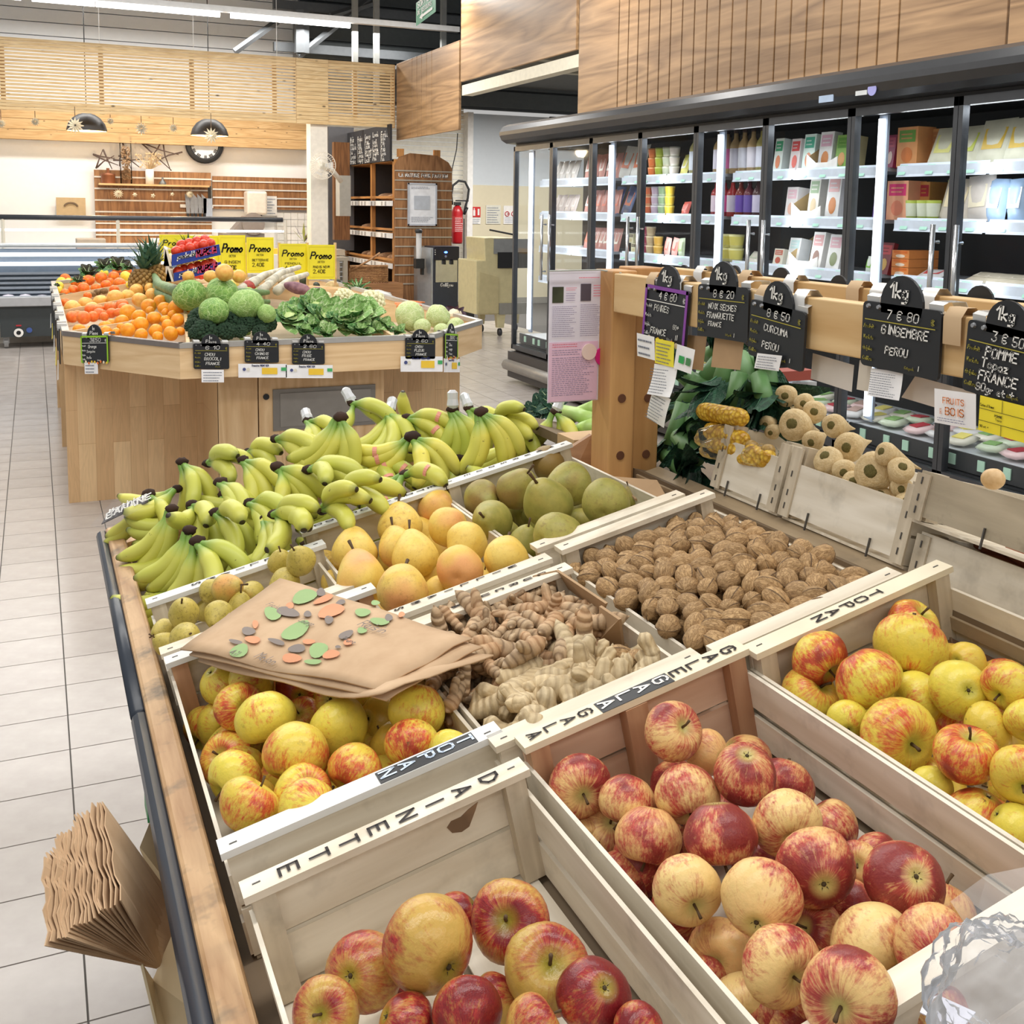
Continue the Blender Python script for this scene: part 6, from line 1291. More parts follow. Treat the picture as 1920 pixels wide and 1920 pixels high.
# ---------------------------------------------------------------- fruit skins
def apple_mat(name, base, base2, red, red2, streak=1.0, green=S(150, 160, 60), cover=.5, rough=.3):
    t = NT(name); P = t.obj(); sp = t.n('SeparateXYZ', i_0=P); col = t.n('ObjectInfo').outputs['Color']; sc_ = t.n('SeparateColor', i_0=col)
    blush, mark, hue = sc_.outputs[0], sc_.outputs[1], sc_.outputs[2]
    nv = t.n('VectorMath', operation='NORMALIZE'); t.put(nv.inputs[0], t.map(P, (1, 1, .001)))
    cmb = t.n('VectorMath', operation='MULTIPLY_ADD'); t.put(cmb.inputs[0], P); cmb.inputs[1].default_value = (0, 0, .5); t.put(cmb.inputs[2], nv.outputs[0])
    st = t.noise(cmb.outputs[0], 9, 4, .72, .15)                       # streaks running pole to pole
    st2 = t.noise(cmb.outputs[0], 24, 2, .6)
    rnd = t.rnd(); off = t.n('CombineXYZ', i_0=t.math('MULTIPLY', rnd, 31.0), i_1=t.math('MULTIPLY', rnd, 17.0)); av = t.n('VectorMath', operation='ADD'); t.put(av.inputs[0], P); t.put(av.inputs[1], off.outputs[0])
    side = t.noise(av.outputs[0], .85, 2, .5); mott = t.noise(av.outputs[0], 5.5, 4, .65)
    a = t.math('ADD', t.math('MULTIPLY', t.math('SUBTRACT', side, .5), 2.4), blush)
    b = t.math('ADD', a, t.math('MULTIPLY', t.math('SUBTRACT', st, .5), 2.0*streak)); b = t.math('ADD', b, t.math('MULTIPLY', t.math('SUBTRACT', mott, .5), .7))
    f = t.ramp(b, (.22, 0.0), (.85, 1.0))
    bs = t.mix(hue, base, base2); bs = t.mix(t.ramp(mott, (.3, .0), (.8, .35)), bs, green)
    rd = t.mix(t.ramp(st2, (.35, 0.0), (.65, 1.0)), red, red2); rd = t.mix(t.ramp(a, (.7, 0.0), (1.5, .75)), rd, tuple(x*.42 for x in red2[:3])+(1,))
    c = t.mix(f, bs, rd)
    zz = t.math('ABSOLUTE', sp.outputs[2]); rr = t.n('VectorMath', operation='LENGTH'); t.put(rr.inputs[0], t.map(P, (1, 1, 0)))
    c = t.mix(t.ramp(rr.outputs['Value'], (.12, .85), (.42, 0.0)), c, green)
    vo = t.n('TexVoronoi'); t.put(vo.inputs['Vector'], P); vo.inputs['Scale'].default_value = 11
    c = t.mix(t.ramp(vo.outputs['Distance'], (.05, .35), (.1, 0.0)), c, S(206, 180, 110))
    bl = t.noise(av.outputs[0], 2.3, 4, .7); c = t.mix(t.math('MULTIPLY', t.ramp(bl, (.62, 0.0), (.7, .8)), mark), c, S(96, 78, 40))
    t.bump(t.noise(P, 6, 3, .6), .08, .02); return t.fin(c, rough, 0, .45)
A_GALA = apple_mat('gala_apple_skin', S(240, 208, 140), S(232, 180, 118), S(200, 92, 76), S(164, 54, 56), .9, S(196, 186, 110), rough=.36)
A_TOP = apple_mat('topaz_apple_skin', S(234, 216, 84), S(226, 186, 76), S(222, 104, 62), S(196, 68, 48), 1.0, S(180, 178, 70), rough=.32)
A_DAI = apple_mat('dark_red_apple_skin', S(216, 170, 92), S(186, 156, 76), S(184, 58, 52), S(142, 34, 44), .6, S(150, 140, 50), rough=.28)
def pear_mat(name, c1, c2, blush, rus, rough=.45):
    t = NT(name); P = t.obj(); col = t.n('ObjectInfo').outputs['Color']; sc_ = t.n('SeparateColor', i_0=col); rnd = t.rnd(); off = t.n('CombineXYZ', i_0=t.math('MULTIPLY', rnd, 31.0), i_1=t.math('MULTIPLY', rnd, 17.0)); av = t.n('VectorMath', operation='ADD'); t.put(av.inputs[0], P); t.put(av.inputs[1], off.outputs[0]); V_ = av.outputs[0]
    n1 = t.noise(V_, 1.1, 3, .6); n2 = t.noise(V_, 5, 5, .72); n3 = t.noise(V_, 40, 2)
    c = t.ramp(n1, (.35, c1), (.65, c2)); c = t.mix(t.ramp(t.math('ADD', t.noise(V_, .7, 1), t.math('SUBTRACT', sc_.outputs[0], .5)), (.6, 0.0), (.85, .8)), c, blush)
    c = t.mix(t.math('MULTIPLY', t.ramp(n2, (.52, 0.0), (.68, .8)), sc_.outputs[1]), c, rus); c = t.mix(t.ramp(n3, (.62, 0.0), (.72, .35)), c, rus); t.bump(n2, .1, .02); return t.fin(c, rough)
P_YEL = pear_mat('yellow_pear_skin', S(232, 194, 88), S(240, 210, 110), S(232, 156, 104), S(170, 120, 66)); P_GRN = pear_mat('green_pear_skin', S(150, 148, 70), S(176, 164, 84), S(146, 112, 62), S(120, 96, 56)); P_SML = pear_mat('small_pear_skin', S(186, 168, 76), S(206, 186, 96), S(226, 160, 90), S(96, 74, 40))
def prof_fruit(kind, seed=0, su=28, sv=20):
    rr = random.Random(seed); ph = rr.uniform(0, 6); m = MB(); vs = []
    for j in range(sv+1):
        th = math.pi*j/sv; s_, c_ = math.sin(th), math.cos(th)
        if kind == 'apple':
            r = s_*(1+.06*c_); z = c_*.86
            z -= .29*math.exp(-(s_/.32)**2) if c_ > 0 else -.16*math.exp(-(s_/.22)**2); r *= 1.0+.05*c_
            tp = 1-.0*c_
        else:
            r = s_*(1.0 if c_ < 0 else 1-.30*c_**1.2)*.98; z = c_*(.92 if c_ < 0 else 1.3)
            z -= .10*math.exp(-(s_/.16)**2) if c_ > 0 else -.12*math.exp(-(s_/.2)**2)
        for i in range(su):
            a = 2*math.pi*i/su; q = 1+.025*math.cos(5*a+ph)*(abs(c_)**1.5)+.035*math.cos(2*a+ph)*s_+.05*noise.noise(Vector((math.cos(a)*s_, math.sin(a)*s_, c_))*1.3+Vector((seed*3.1, 0, 0)))
            vs.append((r*q*math.cos(a), r*q*math.sin(a), z+.03*math.cos(a+ph)*s_))
    fs = [(j*su+i, (j+1)*su+i, (j+1)*su+(i+1) % su, j*su+(i+1) % su) for j in range(sv) for i in range(su)]; m.add(vs, fs); return m
STEM = plain(84, 62, 36, .8); CALX = plain(70, 58, 34, .9)
def stem_mesh(kind):
    return MB().tube([(0, 0, .52 if kind == 'apple' else 1.15), (.03, .02, .8 if kind == 'apple' else 1.4), (.1, .05, 1.0 if kind == 'apple' else 1.75)], [.05, .04, .055] if kind == 'apple' else [.07, .05, .075], 6).mesh('stem', STEM, True)
def calyx_mesh():
    m = MB()
    for k in range(5): a = k*1.2566; m.add([(.05*math.cos(a+.6), .05*math.sin(a+.6), -.68), (.05*math.cos(a-.6), .05*math.sin(a-.6), -.68), (.15*math.cos(a), .15*math.sin(a), -.80)], [(0, 1, 2)])
    m.ball((0, 0, -.70), .08, 6, 4); return m.mesh('calyx', CALX)
_st = {'apple': stem_mesh('apple'), 'pear': stem_mesh('pear')}; _cx = calyx_mesh()
FM = {}
def fruit(kind, mat, P, r, label, cat, group, axis=None, colr=(.5, .5, .5), scl=(1, 1, 1)):
    sd = R.randrange(6); key = (kind, mat.name, sd)
    if key not in FM: FM[key] = prof_fruit(kind, sd).mesh(kind, mat, True)
    ax = axis or Vector((R.uniform(-1, 1), R.uniform(-1, 1), R.uniform(-.6, 1)))
    M = axis_frame(P, ax, R.uniform(0, 6.28)); M = M @ Matrix.Diagonal((r*scl[0], r*scl[1], r*scl[2], 1))
    o = bpy.data.objects.new(kind, FM[key]); COL.objects.link(o); o.matrix_world = M; o.color = (*colr, 1); tag(o, label, cat, group)
    for n_, me in (('stem', _st[kind]), ('calyx', _cx)):
        q = bpy.data.objects.new(n_, me); COL.objects.link(q); q.parent = o
    return o
def camaxis(dx, dy, flip=1):
    z = math.sqrt(max(0.05, 1-dx*dx-dy*dy)); return (RT*dx-UP*dy-FW*z)*flip
def fit_in(it, D, r, box):
    if not box: return
    u0, u1, v0, v1 = box
    for _ in range(40):
        P = CAM+ray(it[0], it[1])*it[2]; u, v = uv(P)
        if u-r < u0 and it[2] > 0 or v-r < v0: it[2] += .004
        elif u+r > u1+.012 or v+r > v1+.005: it[2] -= .003
        else: break
def batch(kind, mat, lst, where, group, cat, rows, describe, box=None, k=.9):
    """lst rows: px, py, r px, D, blush, mark, hue, pole (dx, dy, which)"""
    its = []
    for L in lst:
        D = L[3]; P = PD(L[0], L[1], D); its.append([L[0], L[1], (P-CAM).dot(FW), L[2]])
    settle(its, k); labs = rowlabels(lst, lambda q: (q[0], q[1]), describe, where, rows); out = []
    for it, L, lb in zip(its, lst, labs):
        r_ = it[3]*it[2]/F; fit_in(it, L[3], r_, box)
        ax = None
        if len(L) > 7 and L[7]: dx, dy, wh = L[7]; ax = camaxis(dx, dy, wh)
        out.append(fruit(kind, mat, CAM+ray(it[0], it[1])*it[2], it[3]*it[2]/F, lb, cat, group, ax, (L[4], L[5], L[6])))
    return out
def adesc(q):
    b = q[4]
    return ('dark red apple' if b > .8 else 'red striped apple' if b > .55 else 'orange red striped apple' if b > .38 else 'pale yellow streaked apple' if b > .15 else 'mostly yellow apple')
GAL = [(1085, 1472, 59, .69, .62, .0, .5, (.2, .08, 1)), (1260, 1372, 56, .675, .6, 0, .3, (.5, -.5, 1)), (1397, 1449, 60, .69, .85, .3, .5, (0, -.9, -1)), (1288, 1488, 62, .70, .5, 0, .2, (.1, .7, 1)), (1177, 1502, 56, .715, .55, .2, .4, (-.4, .8, 1)),
 (1217, 1567, 62, .70, .52, 0, .8, (-.2, .9, 1)), (1350, 1564, 68, .69, .95, 0, .5, (.1, .95, 1)), (1474, 1541, 64, .70, .46, 0, 0, (.0, .35, 1)), (1530, 1629, 74, .685, .68, 0, .6, (.0, .03, -1)), (1102, 1578, 47, .745, .8, 0, .5, (.3, -.4, 1)), (1168, 1646, 54, .73, .7, 0, .5, (-.5, .6, 1)),
 (1286, 1666, 66, .70, .26, 0, .1, (.25, .28, 1)), (1427, 1687, 75, .685, .38, .1, .4, (-.35, .3, -1)), (1462, 1807, 74, .70, .46, 0, .2, (.38, .05, 1)), (1235, 1746, 58, .745, .72, .2, .5, (.6, .4, 1)), (1354, 1785, 56, .76, .7, 0, .5, None), (1532, 1750, 55, .75, .75, 0, .5, None),
 (1327, 1412, 42, .72, .16, .4, 1, None), (1697, 1651, 73, .69, .92, .5, .5, (.1, -.55, -1)), (1610, 1617, 40, .75, .4, 0, .5, None), (1634, 1772, 82, .69, .27, 0, .1, (.45, .45, 1)), (1752, 1779, 74, .70, .52, 0, .7, (-.2, -.15, -1)), (1592, 1867, 88, .655, .66, .1, .5, (-.55, -.1, 1)),
 (1405, 1902, 74, .70, .28, 0, .1, (-.2, -.2, 1)), (1318, 1836, 48, .77, .8, 0, .5, None), (1600, 1700, 46, .76, .75, 0, .5, None), (1760, 1905, 60, .70, .6, 0, .5, None), (1480, 1920, 50, .76, .7, 0, .5, None), (1420, 1620, 40, .77, .8, 0, .5, None), (1260, 1580, 34, .77, .7, 0, .5, None)]
batch('apple', A_GALA, GAL, 'the front crate', 'red apples in the front crate', 'apple', 6, adesc, (.328, .612, .2, 1.02))
TPL = [(498, 1345, 56, .685, .0, .35, .1, (.3, .9, 1)), (637, 1366, 59, .685, .02, .3, .1, (.6, .5, -1)), (556, 1412, 66, .685, .42, .4, .5, (-.3, .8, 1)), (390, 1366, 46, .70, .5, .3, .2, None), (446, 1325, 46, .70, .45, .3, .3, (.6, -.2, 1)), (425, 1424, 50, .705, .55, .2, .3, (-.2, -.55, 1)), (443, 1460, 54, .69, .15, .5, .1, (-.6, .4, 1)),
 (467, 1512, 58, .685, .42, .5, .6, (-.5, .8, -1)), (567, 1492, 56, .70, .38, .2, .2, (.4, -.7, 1)), (578, 1516, 56, .69, .3, .3, .2, (.7, -.3, -1)), (668, 1443, 54, .70, .6, .2, .5, (-.5, .6, 1)), (771, 1397, 51, .685, .5, .9, .1, (.0, .55, -1)), (782, 1330, 56, .69, .3, .2, .2, (-.2, .9, 1)), (714, 1350, 46, .73, .0, .3, .8, None),
 (640, 1310, 52, .71, .5, .3, .4, None), (471, 1275, 48, .70, .12, .3, .2, None), (413, 1280, 40, .71, .2, .4, .3, None), (560, 1290, 42, .73, .9, 0, .5, None), (567, 1343, 36, .75, .6, 0, .5, None), (843, 1410, 42, .70, .02, .1, 0, None), (732, 1392, 40, .74, .0, .2, .9, None), (376, 1440, 30, .75, .0, .2, .3, None), (700, 1290, 40, .74, .3, 0, .3, None), (820, 1345, 34, .76, 0, .2, .7, None), (620, 1440, 38, .77, .3, .2, .4, None), (520, 1455, 36, .77, .4, .2, .4, None), (460, 1385, 36, .77, .3, 0, .4, None)]
batch('apple', A_TOP, TPL, 'the left crate', 'yellow striped apples in the left crate', 'apple', 5, adesc, (.007, .311, 1.066, 1.57))
TPR = [(1535, 1234, 54, .69, .7, .2, .3, (.45, .5, 1)), (1517, 1306, 57, .69, .35, .1, .4, (.5, -.7, 1)), (1626, 1272, 62, .685, .42, .1, .1, (.5, .8, 1)), (1707, 1214, 68, .67, .4, .3, .3, (-.3, .75, -1)), (1711, 1172, 50, .69, .55, .3, .3, None), (1801, 1294, 56, .69, .02, .1, .1, (-.02, -.3, -1)), (1723, 1308, 50, .71, .12, .1, .1, None),
 (1681, 1378, 71, .68, .3, .9, .4, (.35, .05, 1)), (1589, 1350, 38, .72, .08, .1, .1, (-.2, .3, -1)), (1811, 1416, 61, .69, .72, .3, .4, (.1, -.95, 1)), (1851, 1365, 48, .72, .0, .9, .5, None), (1892, 1286, 50, .69, .3, .2, .4, (-.8, .4, 1)), (1914, 1450, 56, .69, .12, .2, .6, (-.3, .35, 1)), (1808, 1242, 38, .73, .05, .3, .7, None),
 (1835, 1530, 57, .70, .55, .9, .3, None), (1748, 1472, 38, .72, .0, 0, 0, None), (1898, 1550, 46, .72, .02, .1, .1, None), (1790, 1350, 34, .76, .5, 0, .5, None), (1640, 1330, 30, .77, .2, 0, .3, None), (1930, 1350, 44, .70, .05, .1, .1, None), (1880, 1480, 36, .77, .2, 0, .3, None), (1900, 1610, 40, .76, .3, 0, .3, None)]
batch('apple', A_TOP, TPR, 'the right crate', 'yellow and red apples in the right crate', 'apple', 4, adesc, (.627, .92, .5, 1.005))
DAI = [(805, 1772, 89, .68, .4, .0, .4, (.62, .2, -1)), (958, 1728, 75, .695, .72, 0, .3, (-.2, -.5, 1)), (1026, 1818, 80, .695, .45, .1, .7, (.1, -.65, 1)), (680, 1822, 72, .705, .72, .1, .5, None), (1116, 1868, 70, .71, 1.1, 0, .5, (.3, -.7, -1)), (612, 1900, 64, .70, .42, .2, .5, (-.1, -.5, 1)), (876, 1902, 68, .70, 1.0, .1, .5, None), (858, 1718, 46, .72, .9, 0, .5, None),
 (1000, 1928, 60, .70, .5, .1, .3, None), (930, 1880, 50, .73, .5, 0, .4, None), (760, 1922, 58, .71, .8, .1, .5, None), (1195, 1935, 50, .71, .9, 0, .5, None), (740, 1850, 44, .76, .8, 0, .5, None), (560, 1935, 44, .74, .5, 0, .5, None)]
batch('apple', A_DAI, DAI, 'the bottom left crate', 'dark red apples in the bottom left crate', 'apple', 3, adesc, (.016, .304, .5, .985))
def fill(kind, mat, u0, u1, v0, v1, r, label, cat, group, cols, D=.765):
    nu = int((u1-u0)/(r*2.02)); nv = int((v1-v0)/(r*2.02)); out = 0
    for i in range(nu):
        for j in range(nv):
            P = T(u0+(i+.5)*(u1-u0)/nu, v0+(j+.5)*(v1-v0)/nv, D+R.uniform(-.004, .004)); fruit(kind, mat, P, r*R.uniform(.92, 1), label, cat, group, None, (R.uniform(*cols), .1, R.random()))
fill('apple', A_GALA, .335, .606, .56, 1.0, .034, 'red apple in the lower layer of the front crate', 'apple', 'lower layer apples in the front crate', (.3, 1))
fill('apple', A_TOP, .012, .306, 1.09, 1.56, .036, 'yellow apple in the lower layer of the left crate', 'apple', 'lower layer apples in the left crate', (0, .5))
fill('apple', A_TOP, .632, .915, .52, .99, .036, 'yellow apple in the lower layer of the right crate', 'apple', 'lower layer apples in the right crate', (0, .5))
def pdesc(b, g): return lambda q: (b if q[4] > .6 else g)
PY_ = [(665, 1037, 44, .69, .45, .4, 0, (.15, .72, -1)), (750, 988, 42, .69, .4, .7, 0, (.15, .72, -1)), (817, 953, 36, .70, .7, .3, 0, (-.2, .7, -1)), (840, 988, 39, .69, .62, .3, 0, (.25, .15, -1)), (747, 1030, 39, .70, .62, .5, 0, (.3, .75, -1)), (778, 1044, 44, .685, .3, .4, 0, (.25, .8, -1)), (875, 1017, 41, .69, .3, .3, 0, (-.3, .7, 1)), (950, 1047, 43, .685, .2, .3, 0, (.0, .5, -1)),
 (863, 1068, 47, .68, .72, .2, 0, (-.1, .2, -1)), (677, 1087, 50, .68, .68, .2, 0, (.3, .75, -1)), (755, 1108, 50, .675, .66, .5, 0, (.05, .5, -1)), (823, 1108, 30, .72, .4, .2, 0, None), (612, 1055, 24, .72, .5, .9, 0, None), (624, 1092, 24, .73, .5, .4, 0, None), (807, 1079, 36, .73, .4, .3, 0, None), (900, 1100, 26, .75, .4, .3, 0, None), (700, 1120, 30, .75, .4, .3, 0, None), (790, 1000, 30, .74, .4, .3, 0, None)]
batch('pear', P_YEL, PY_, 'the yellow pear crate', 'yellow pears in the second crate', 'pear', 4, pdesc('orange blushed pear', 'yellow pear'), k=.85)
PG_ = [(1027, 945, 48, .68, .3, .2, 0, (-.35, -.75, 1)), (1137, 943, 48, .675, .4, .5, 0, (-.2, .35, -1)), (1070, 907, 42, .69, .5, .5, 0, (-.8, .0, 1)), (970, 918, 40, .69, .75, .4, 0, (.4, -.7, 1)), (1043, 1003, 45, .68, .45, .6, 0, (-.75, .1, -1)), (903, 935, 36, .70, .8, .5, 0, (.4, .1, 1)), (923, 977, 40, .70, .4, .2, 0, (-.3, -.3, 1)), (947, 1000, 28, .73, .3, .2, 0, None), (983, 1020, 32, .72, .2, .2, 0, (.2, -.9, 1)), (1027, 867, 34, .70, .9, .2, 0, (.3, -.8, -1)), (1090, 975, 24, .74, .2, 0, 0, None), (1185, 935, 22, .73, .8, .4, 0, None), (1080, 1010, 26, .75, .4, .2, 0, None), (1000, 965, 26, .76, .4, 0, 0, None), (960, 960, 28, .76, .4, 0, 0, None)]
batch('pear', P_GRN, PG_, 'the green pear crate', 'green pears in the third crate', 'pear', 4, pdesc('brown russeted pear', 'green pear'), k=.85)
PS_ = [(564, 1052, 29, .66, .4, .6, 0, (-.2, -.7, 1)), (527, 1055, 25, .675, .3, .6, 0, (.1, -.8, 1)), (425, 1104, 29, .67, .72, .5, 0, (.85, -.3, 1)), (398, 1110, 25, .68, .2, .9, 0, (-.4, .3, -1)), (345, 1150, 30, .67, .2, .8, 0, (.1, -.7, 1)), (410, 1152, 27, .68, .3, .7, 0, None), (308, 1182, 23, .70, .2, .5, 0, None), (347, 1195, 29, .68, .3, .8, 0, (.5, -.4, 1)), (312, 1208, 23, .70, .3, .5, 0, None), (535, 1092, 29, .69, .1, .8, 0, None), (472, 1112, 24, .70, .5, .4, 0, None), (382, 1146, 20, .72, .1, .3, 0, None), (495, 1080, 22, .71, .3, .6, 0, None), (450, 1140, 26, .70, .2, .6, 0, None), (580, 1085, 18, .74, .3, .5, 0, None)]
batch('pear', P_SML, PS_, 'the small pear crate', 'small pears in the left crate', 'pear', 3, pdesc('blushed small pear', 'speckled small pear'), k=.8)
fill('pear', P_YEL, .295, .553, 1.47, 1.90, .034, 'yellow pear in the lower layer of its crate', 'pear', 'lower layer yellow pears', (.2, .5))
fill('pear', P_GRN, .578, .828, 1.52, 1.90, .036, 'green pear in the lower layer of its crate', 'pear', 'lower layer green pears', (.2, .5))
# ---------------------------------------------------------------- walnuts
t = NT('walnut_shell'); P = t.obj(); nv_ = t.n('VectorMath', operation='NORMALIZE'); t.put(nv_.inputs[0], t.map(P, (1, 1, .001))); ma_ = t.n('VectorMath', operation='MULTIPLY_ADD'); t.put(ma_.inputs[0], P); ma_.inputs[1].default_value = (.35, .35, .55); t.put(ma_.inputs[2], nv_.outputs[0]); n0 = t.noise(ma_.outputs[0], 3.4, 4, .62, .5); nz = t.math('MINIMUM', t.math('MULTIPLY', t.math('ABSOLUTE', t.math('SUBTRACT', n0, .5)), 13.0), 1.0); fine = t.noise(P, 22, 3)
c = t.mix(.5, t.ramp(nz, (.0, S(104, 76, 46)), (.35, S(180, 144, 98)), (.9, S(208, 172, 122))), t.ramp(t.noise(P, 3.0, 3), (.3, S(158, 120, 76)), (.7, S(202, 164, 114)))); c = t.mix(.9, c, t.ramp(t.rnd(), (0, .76), (1, 1.0)), 'MULTIPLY'); se = t.n('SeparateXYZ', i_0=P); rl = t.n('VectorMath', operation='LENGTH'); t.put(rl.inputs[0], t.map(P, (1, 1, 0))); sm = t.math('DIVIDE', t.math('ABSOLUTE', se.outputs[1]), rl.outputs['Value']); c = t.mix(t.ramp(sm, (.02, .85), (.09, 0.0)), c, S(84, 60, 40)); t.bump(nz, .45, .04); WALM = t.fin(c, .6)
def walnut_fn(s_):
    def f(q):
        a = math.atan2(q.y, q.x); ridge = math.exp(-(min(abs(math.sin(a)), 1)/.14)**2)*.12*(1-abs(q.z)**3)-.05*math.exp(-((abs(math.sin(a))-.34)/.1)**2)
        return 1+ridge+.07*noise.noise(Vector((q.x*3.4, q.y*3.4, q.z*1.6+s_*9)))-.03*math.exp(-((abs(math.sin(a))-.22)/.07)**2)
    return MB().ball((0, 0, 0), (.86, .82, 1.12), 28, 16, f)
WN = [walnut_fn(k).mesh('walnut', WALM, True) for k in range(4)]
def walnut(P, r, lb='brown walnut lying in the walnut crate', g='walnuts in the crate'):
    put('walnut', R.choice(WN), P, r, lb, 'walnut', g, axis_frame(P, Vector((R.uniform(-1, 1), R.uniform(-1, 1), R.uniform(-.5, .5))), R.uniform(0, 6)).to_3x3())
cnt = 0
for lay in range(2):
    i = 0; v_ = 1.052+lay*.014
    while v_ < 1.462:
        u_ = .606+(.0155 if i % 2 else 0)+lay*.012
        while u_ < .862:
            hgt_ = .018*math.sin(math.pi*min(1, max(0, (v_-1.03)/.46)))-.012*((v_-1.05)/.4)+.012*math.sin((u_-.59)/.28*math.pi)+.008
            walnut(T(u_+R.uniform(-.005, .005), v_+R.uniform(-.005, .005), .712-hgt_+R.uniform(-.006, .006)+lay*.026), R.uniform(.0165, .0195)); u_ += .0315; cnt += 1
        v_ += .0285; i += 1
walnut(PD(1193, 1240, .695), .018, 'single walnut lying at the edge of the ginger'); walnut(PD(1160, 1230, .70), .017, 'walnut that rolled into the ginger crate'); walnut(PD(1065, 1062, .655), .016, 'walnut at the left corner of the walnut crate') if 0 else None
# ---------------------------------------------------------------- turmeric and ginger roots
def root_mat(name, c1, c2, ring, tip, rs=.75):
    t = NT(name); P = t.obj(); wv = t.n('TexWave', bands_direction='Z'); t.put(wv.inputs['Vector'], P); wv.inputs['Scale'].default_value = ring; wv.inputs['Distortion'].default_value = 3.0; wv.inputs['Detail'].default_value = 2; nz = t.noise(P, 40, 4, .65); n2 = t.noise(P, 9, 3)
    c = t.mix(t.ramp(nz, (.3, 0.0), (.7, 1.0)), c1, c2); c = t.mix(t.ramp(wv.outputs[1], (.0, rs), (.3, 0.0)), c, S(116, 90, 62)); c = t.mix(t.ramp(n2, (.5, 0.0), (.72, .6)), c, tip); c = t.mix(.85, c, t.ramp(t.rnd(), (0, .78), (1, 1.0)), 'MULTIPLY')
    t.bump(t.math('ADD', wv.outputs[1], t.math('MULTIPLY', nz, .7)), .8, .0025); return t.fin(c, .7)
TUR = root_mat('turmeric_skin', S(176, 146, 112), S(212, 186, 150), 30, S(206, 140, 80)); GIN = root_mat('ginger_skin', S(196, 172, 130), S(228, 208, 170), 26, S(222, 196, 150), .4)
def rootmesh(kind, seed):
    rr = random.Random(seed); m = MB()
    def limb(p, d, L, r, taper=.75):
        n = 10; pts = []; rs = []; q = Vector(p); d = Vector(d).normalized(); b = Vector((rr.uniform(-1, 1), rr.uniform(-1, 1), rr.uniform(-.4, .4)))*.5
        for k in range(n+1):
            f = k/n; pts.append(q.copy()); ring = 1+(.035*math.cos(k*math.pi)+.1*math.sin(f*5+seed*2) if kind == 'turmeric' else .09*math.sin(f*9+seed))
            cap = math.sqrt(max(.06, 1-((f-.5)/.5)**6)); rs.append(r*ring*cap*(1-(1-taper)*f)); d = (d+b*.12).normalized(); q = q+d*L/n
        pts = [pts[0]-(pts[1]-pts[0])*.3]+pts+[pts[-1]+(pts[-1]-pts[-2])*.35]; rs = [rs[0]*.3]+rs+[rs[-1]*.25]; m.tube(pts, rs, 10); return pts
    if kind == 'turmeric':
        p = limb((0, 0, -.035), (0, 0, 1), rr.uniform(.055, .085), rr.uniform(.0095, .0125)); 
        if rr.random() < .6: limb(p[5], (rr.uniform(-1, 1), rr.uniform(-1, 1), .4), .03, .008)
        if rr.random() < .3: limb(p[8], (rr.uniform(-1, 1), rr.uniform(-1, 1), .2), .022, .007)
    else:
        p = limb((0, 0, -.05), (.1, 0, 1), rr.uniform(.08, .11), rr.uniform(.014, .018), .85)
        for k in range(5): a = rr.uniform(0, 6.28); limb(p[2+k*2], (math.cos(a), math.sin(a), rr.uniform(-.1, .9)), rr.uniform(.025, .05), rr.uniform(.010, .014), .9)
    return m.mesh(kind, TUR if kind == 'turmeric' else GIN, True)
TM = [rootmesh('turmeric', k) for k in range(8)]; GM = [rootmesh('ginger', k+20) for k in range(6)]
nt = 0
for lay in range(3):
    for i in range(8):
        for j in range(5):
            u_ = .315+i*.031+R.uniform(-.012, .012); v_ = 1.225+j*.037+R.uniform(-.012, .012)
            P = T(u_, v_, .70+lay*.028-.02*math.sin((u_-.3)/.26*3.14)+R.uniform(-.006, .006)); ax = Vector((R.uniform(-1, 1), R.uniform(-1, 1), R.uniform(-.35, .35)))
            o = bpy.data.objects.new('turmeric_root', R.choice(TM)); COL.objects.link(o); o.matrix_world = axis_frame(P, ax, R.uniform(0, 6), R.uniform(.8, 1.2)); tag(o, 'small ringed turmeric root in the upper half of the middle crate', 'root', 'turmeric roots in the middle crate'); nt += 1
for lay in range(3):
    for i in range(6):
        for j in range(4):
            u_ = .350+i*.033+R.uniform(-.01, .01); v_ = 1.098+j*.034+R.uniform(-.01, .01)
            if j == 3 and lay < 2 and i % 2: continue
            P = T(u_, v_, .716+lay*.030-.015*math.sin((u_-.3)/.26*3.14)); ax = Vector((R.uniform(-1, 1), R.uniform(-1, 1), R.uniform(-.3, .3)))
            o = bpy.data.objects.new('ginger_root', R.choice(GM)); COL.objects.link(o); o.matrix_world = axis_frame(P, ax, R.uniform(0, 6), R.uniform(.75, .95)); tag(o, 'knobbly pale ginger root in the lower half of the middle crate', 'root', 'ginger roots in the middle crate')
# cardboard divider pieces between roots
cdv = thing('cardboard_divider', 'torn brown cardboard divider at the right of the turmeric', 'cardboard', PD(1120, 1120, .70))
def cardpiece(pts, D0, D1=None):
    q = [PD(*p, D0[i] if hasattr(D0, '__len__') else D0) for i, p in enumerate(pts)]; return MB().prism(q, N.cross(V)*.004 if D1 is None else D1)
part('flap', cardpiece([(1003, 1078), (1047, 1068), (1075, 1125), (1010, 1130)], [.668, .668, .72, .72]), CARD, cdv)
part('flap', cardpiece([(1128, 1135), (1165, 1160), (1172, 1215), (1100, 1230), (1110, 1200), (1128, 1190)], [.668, .668, .73, .75, .74, .71]), CARD, cdv)
part('flap', cardpiece([(1047, 1068), (1140, 1130), (1132, 1150), (1050, 1088)], [.668, .668, .70, .70]), CARD, cdv)
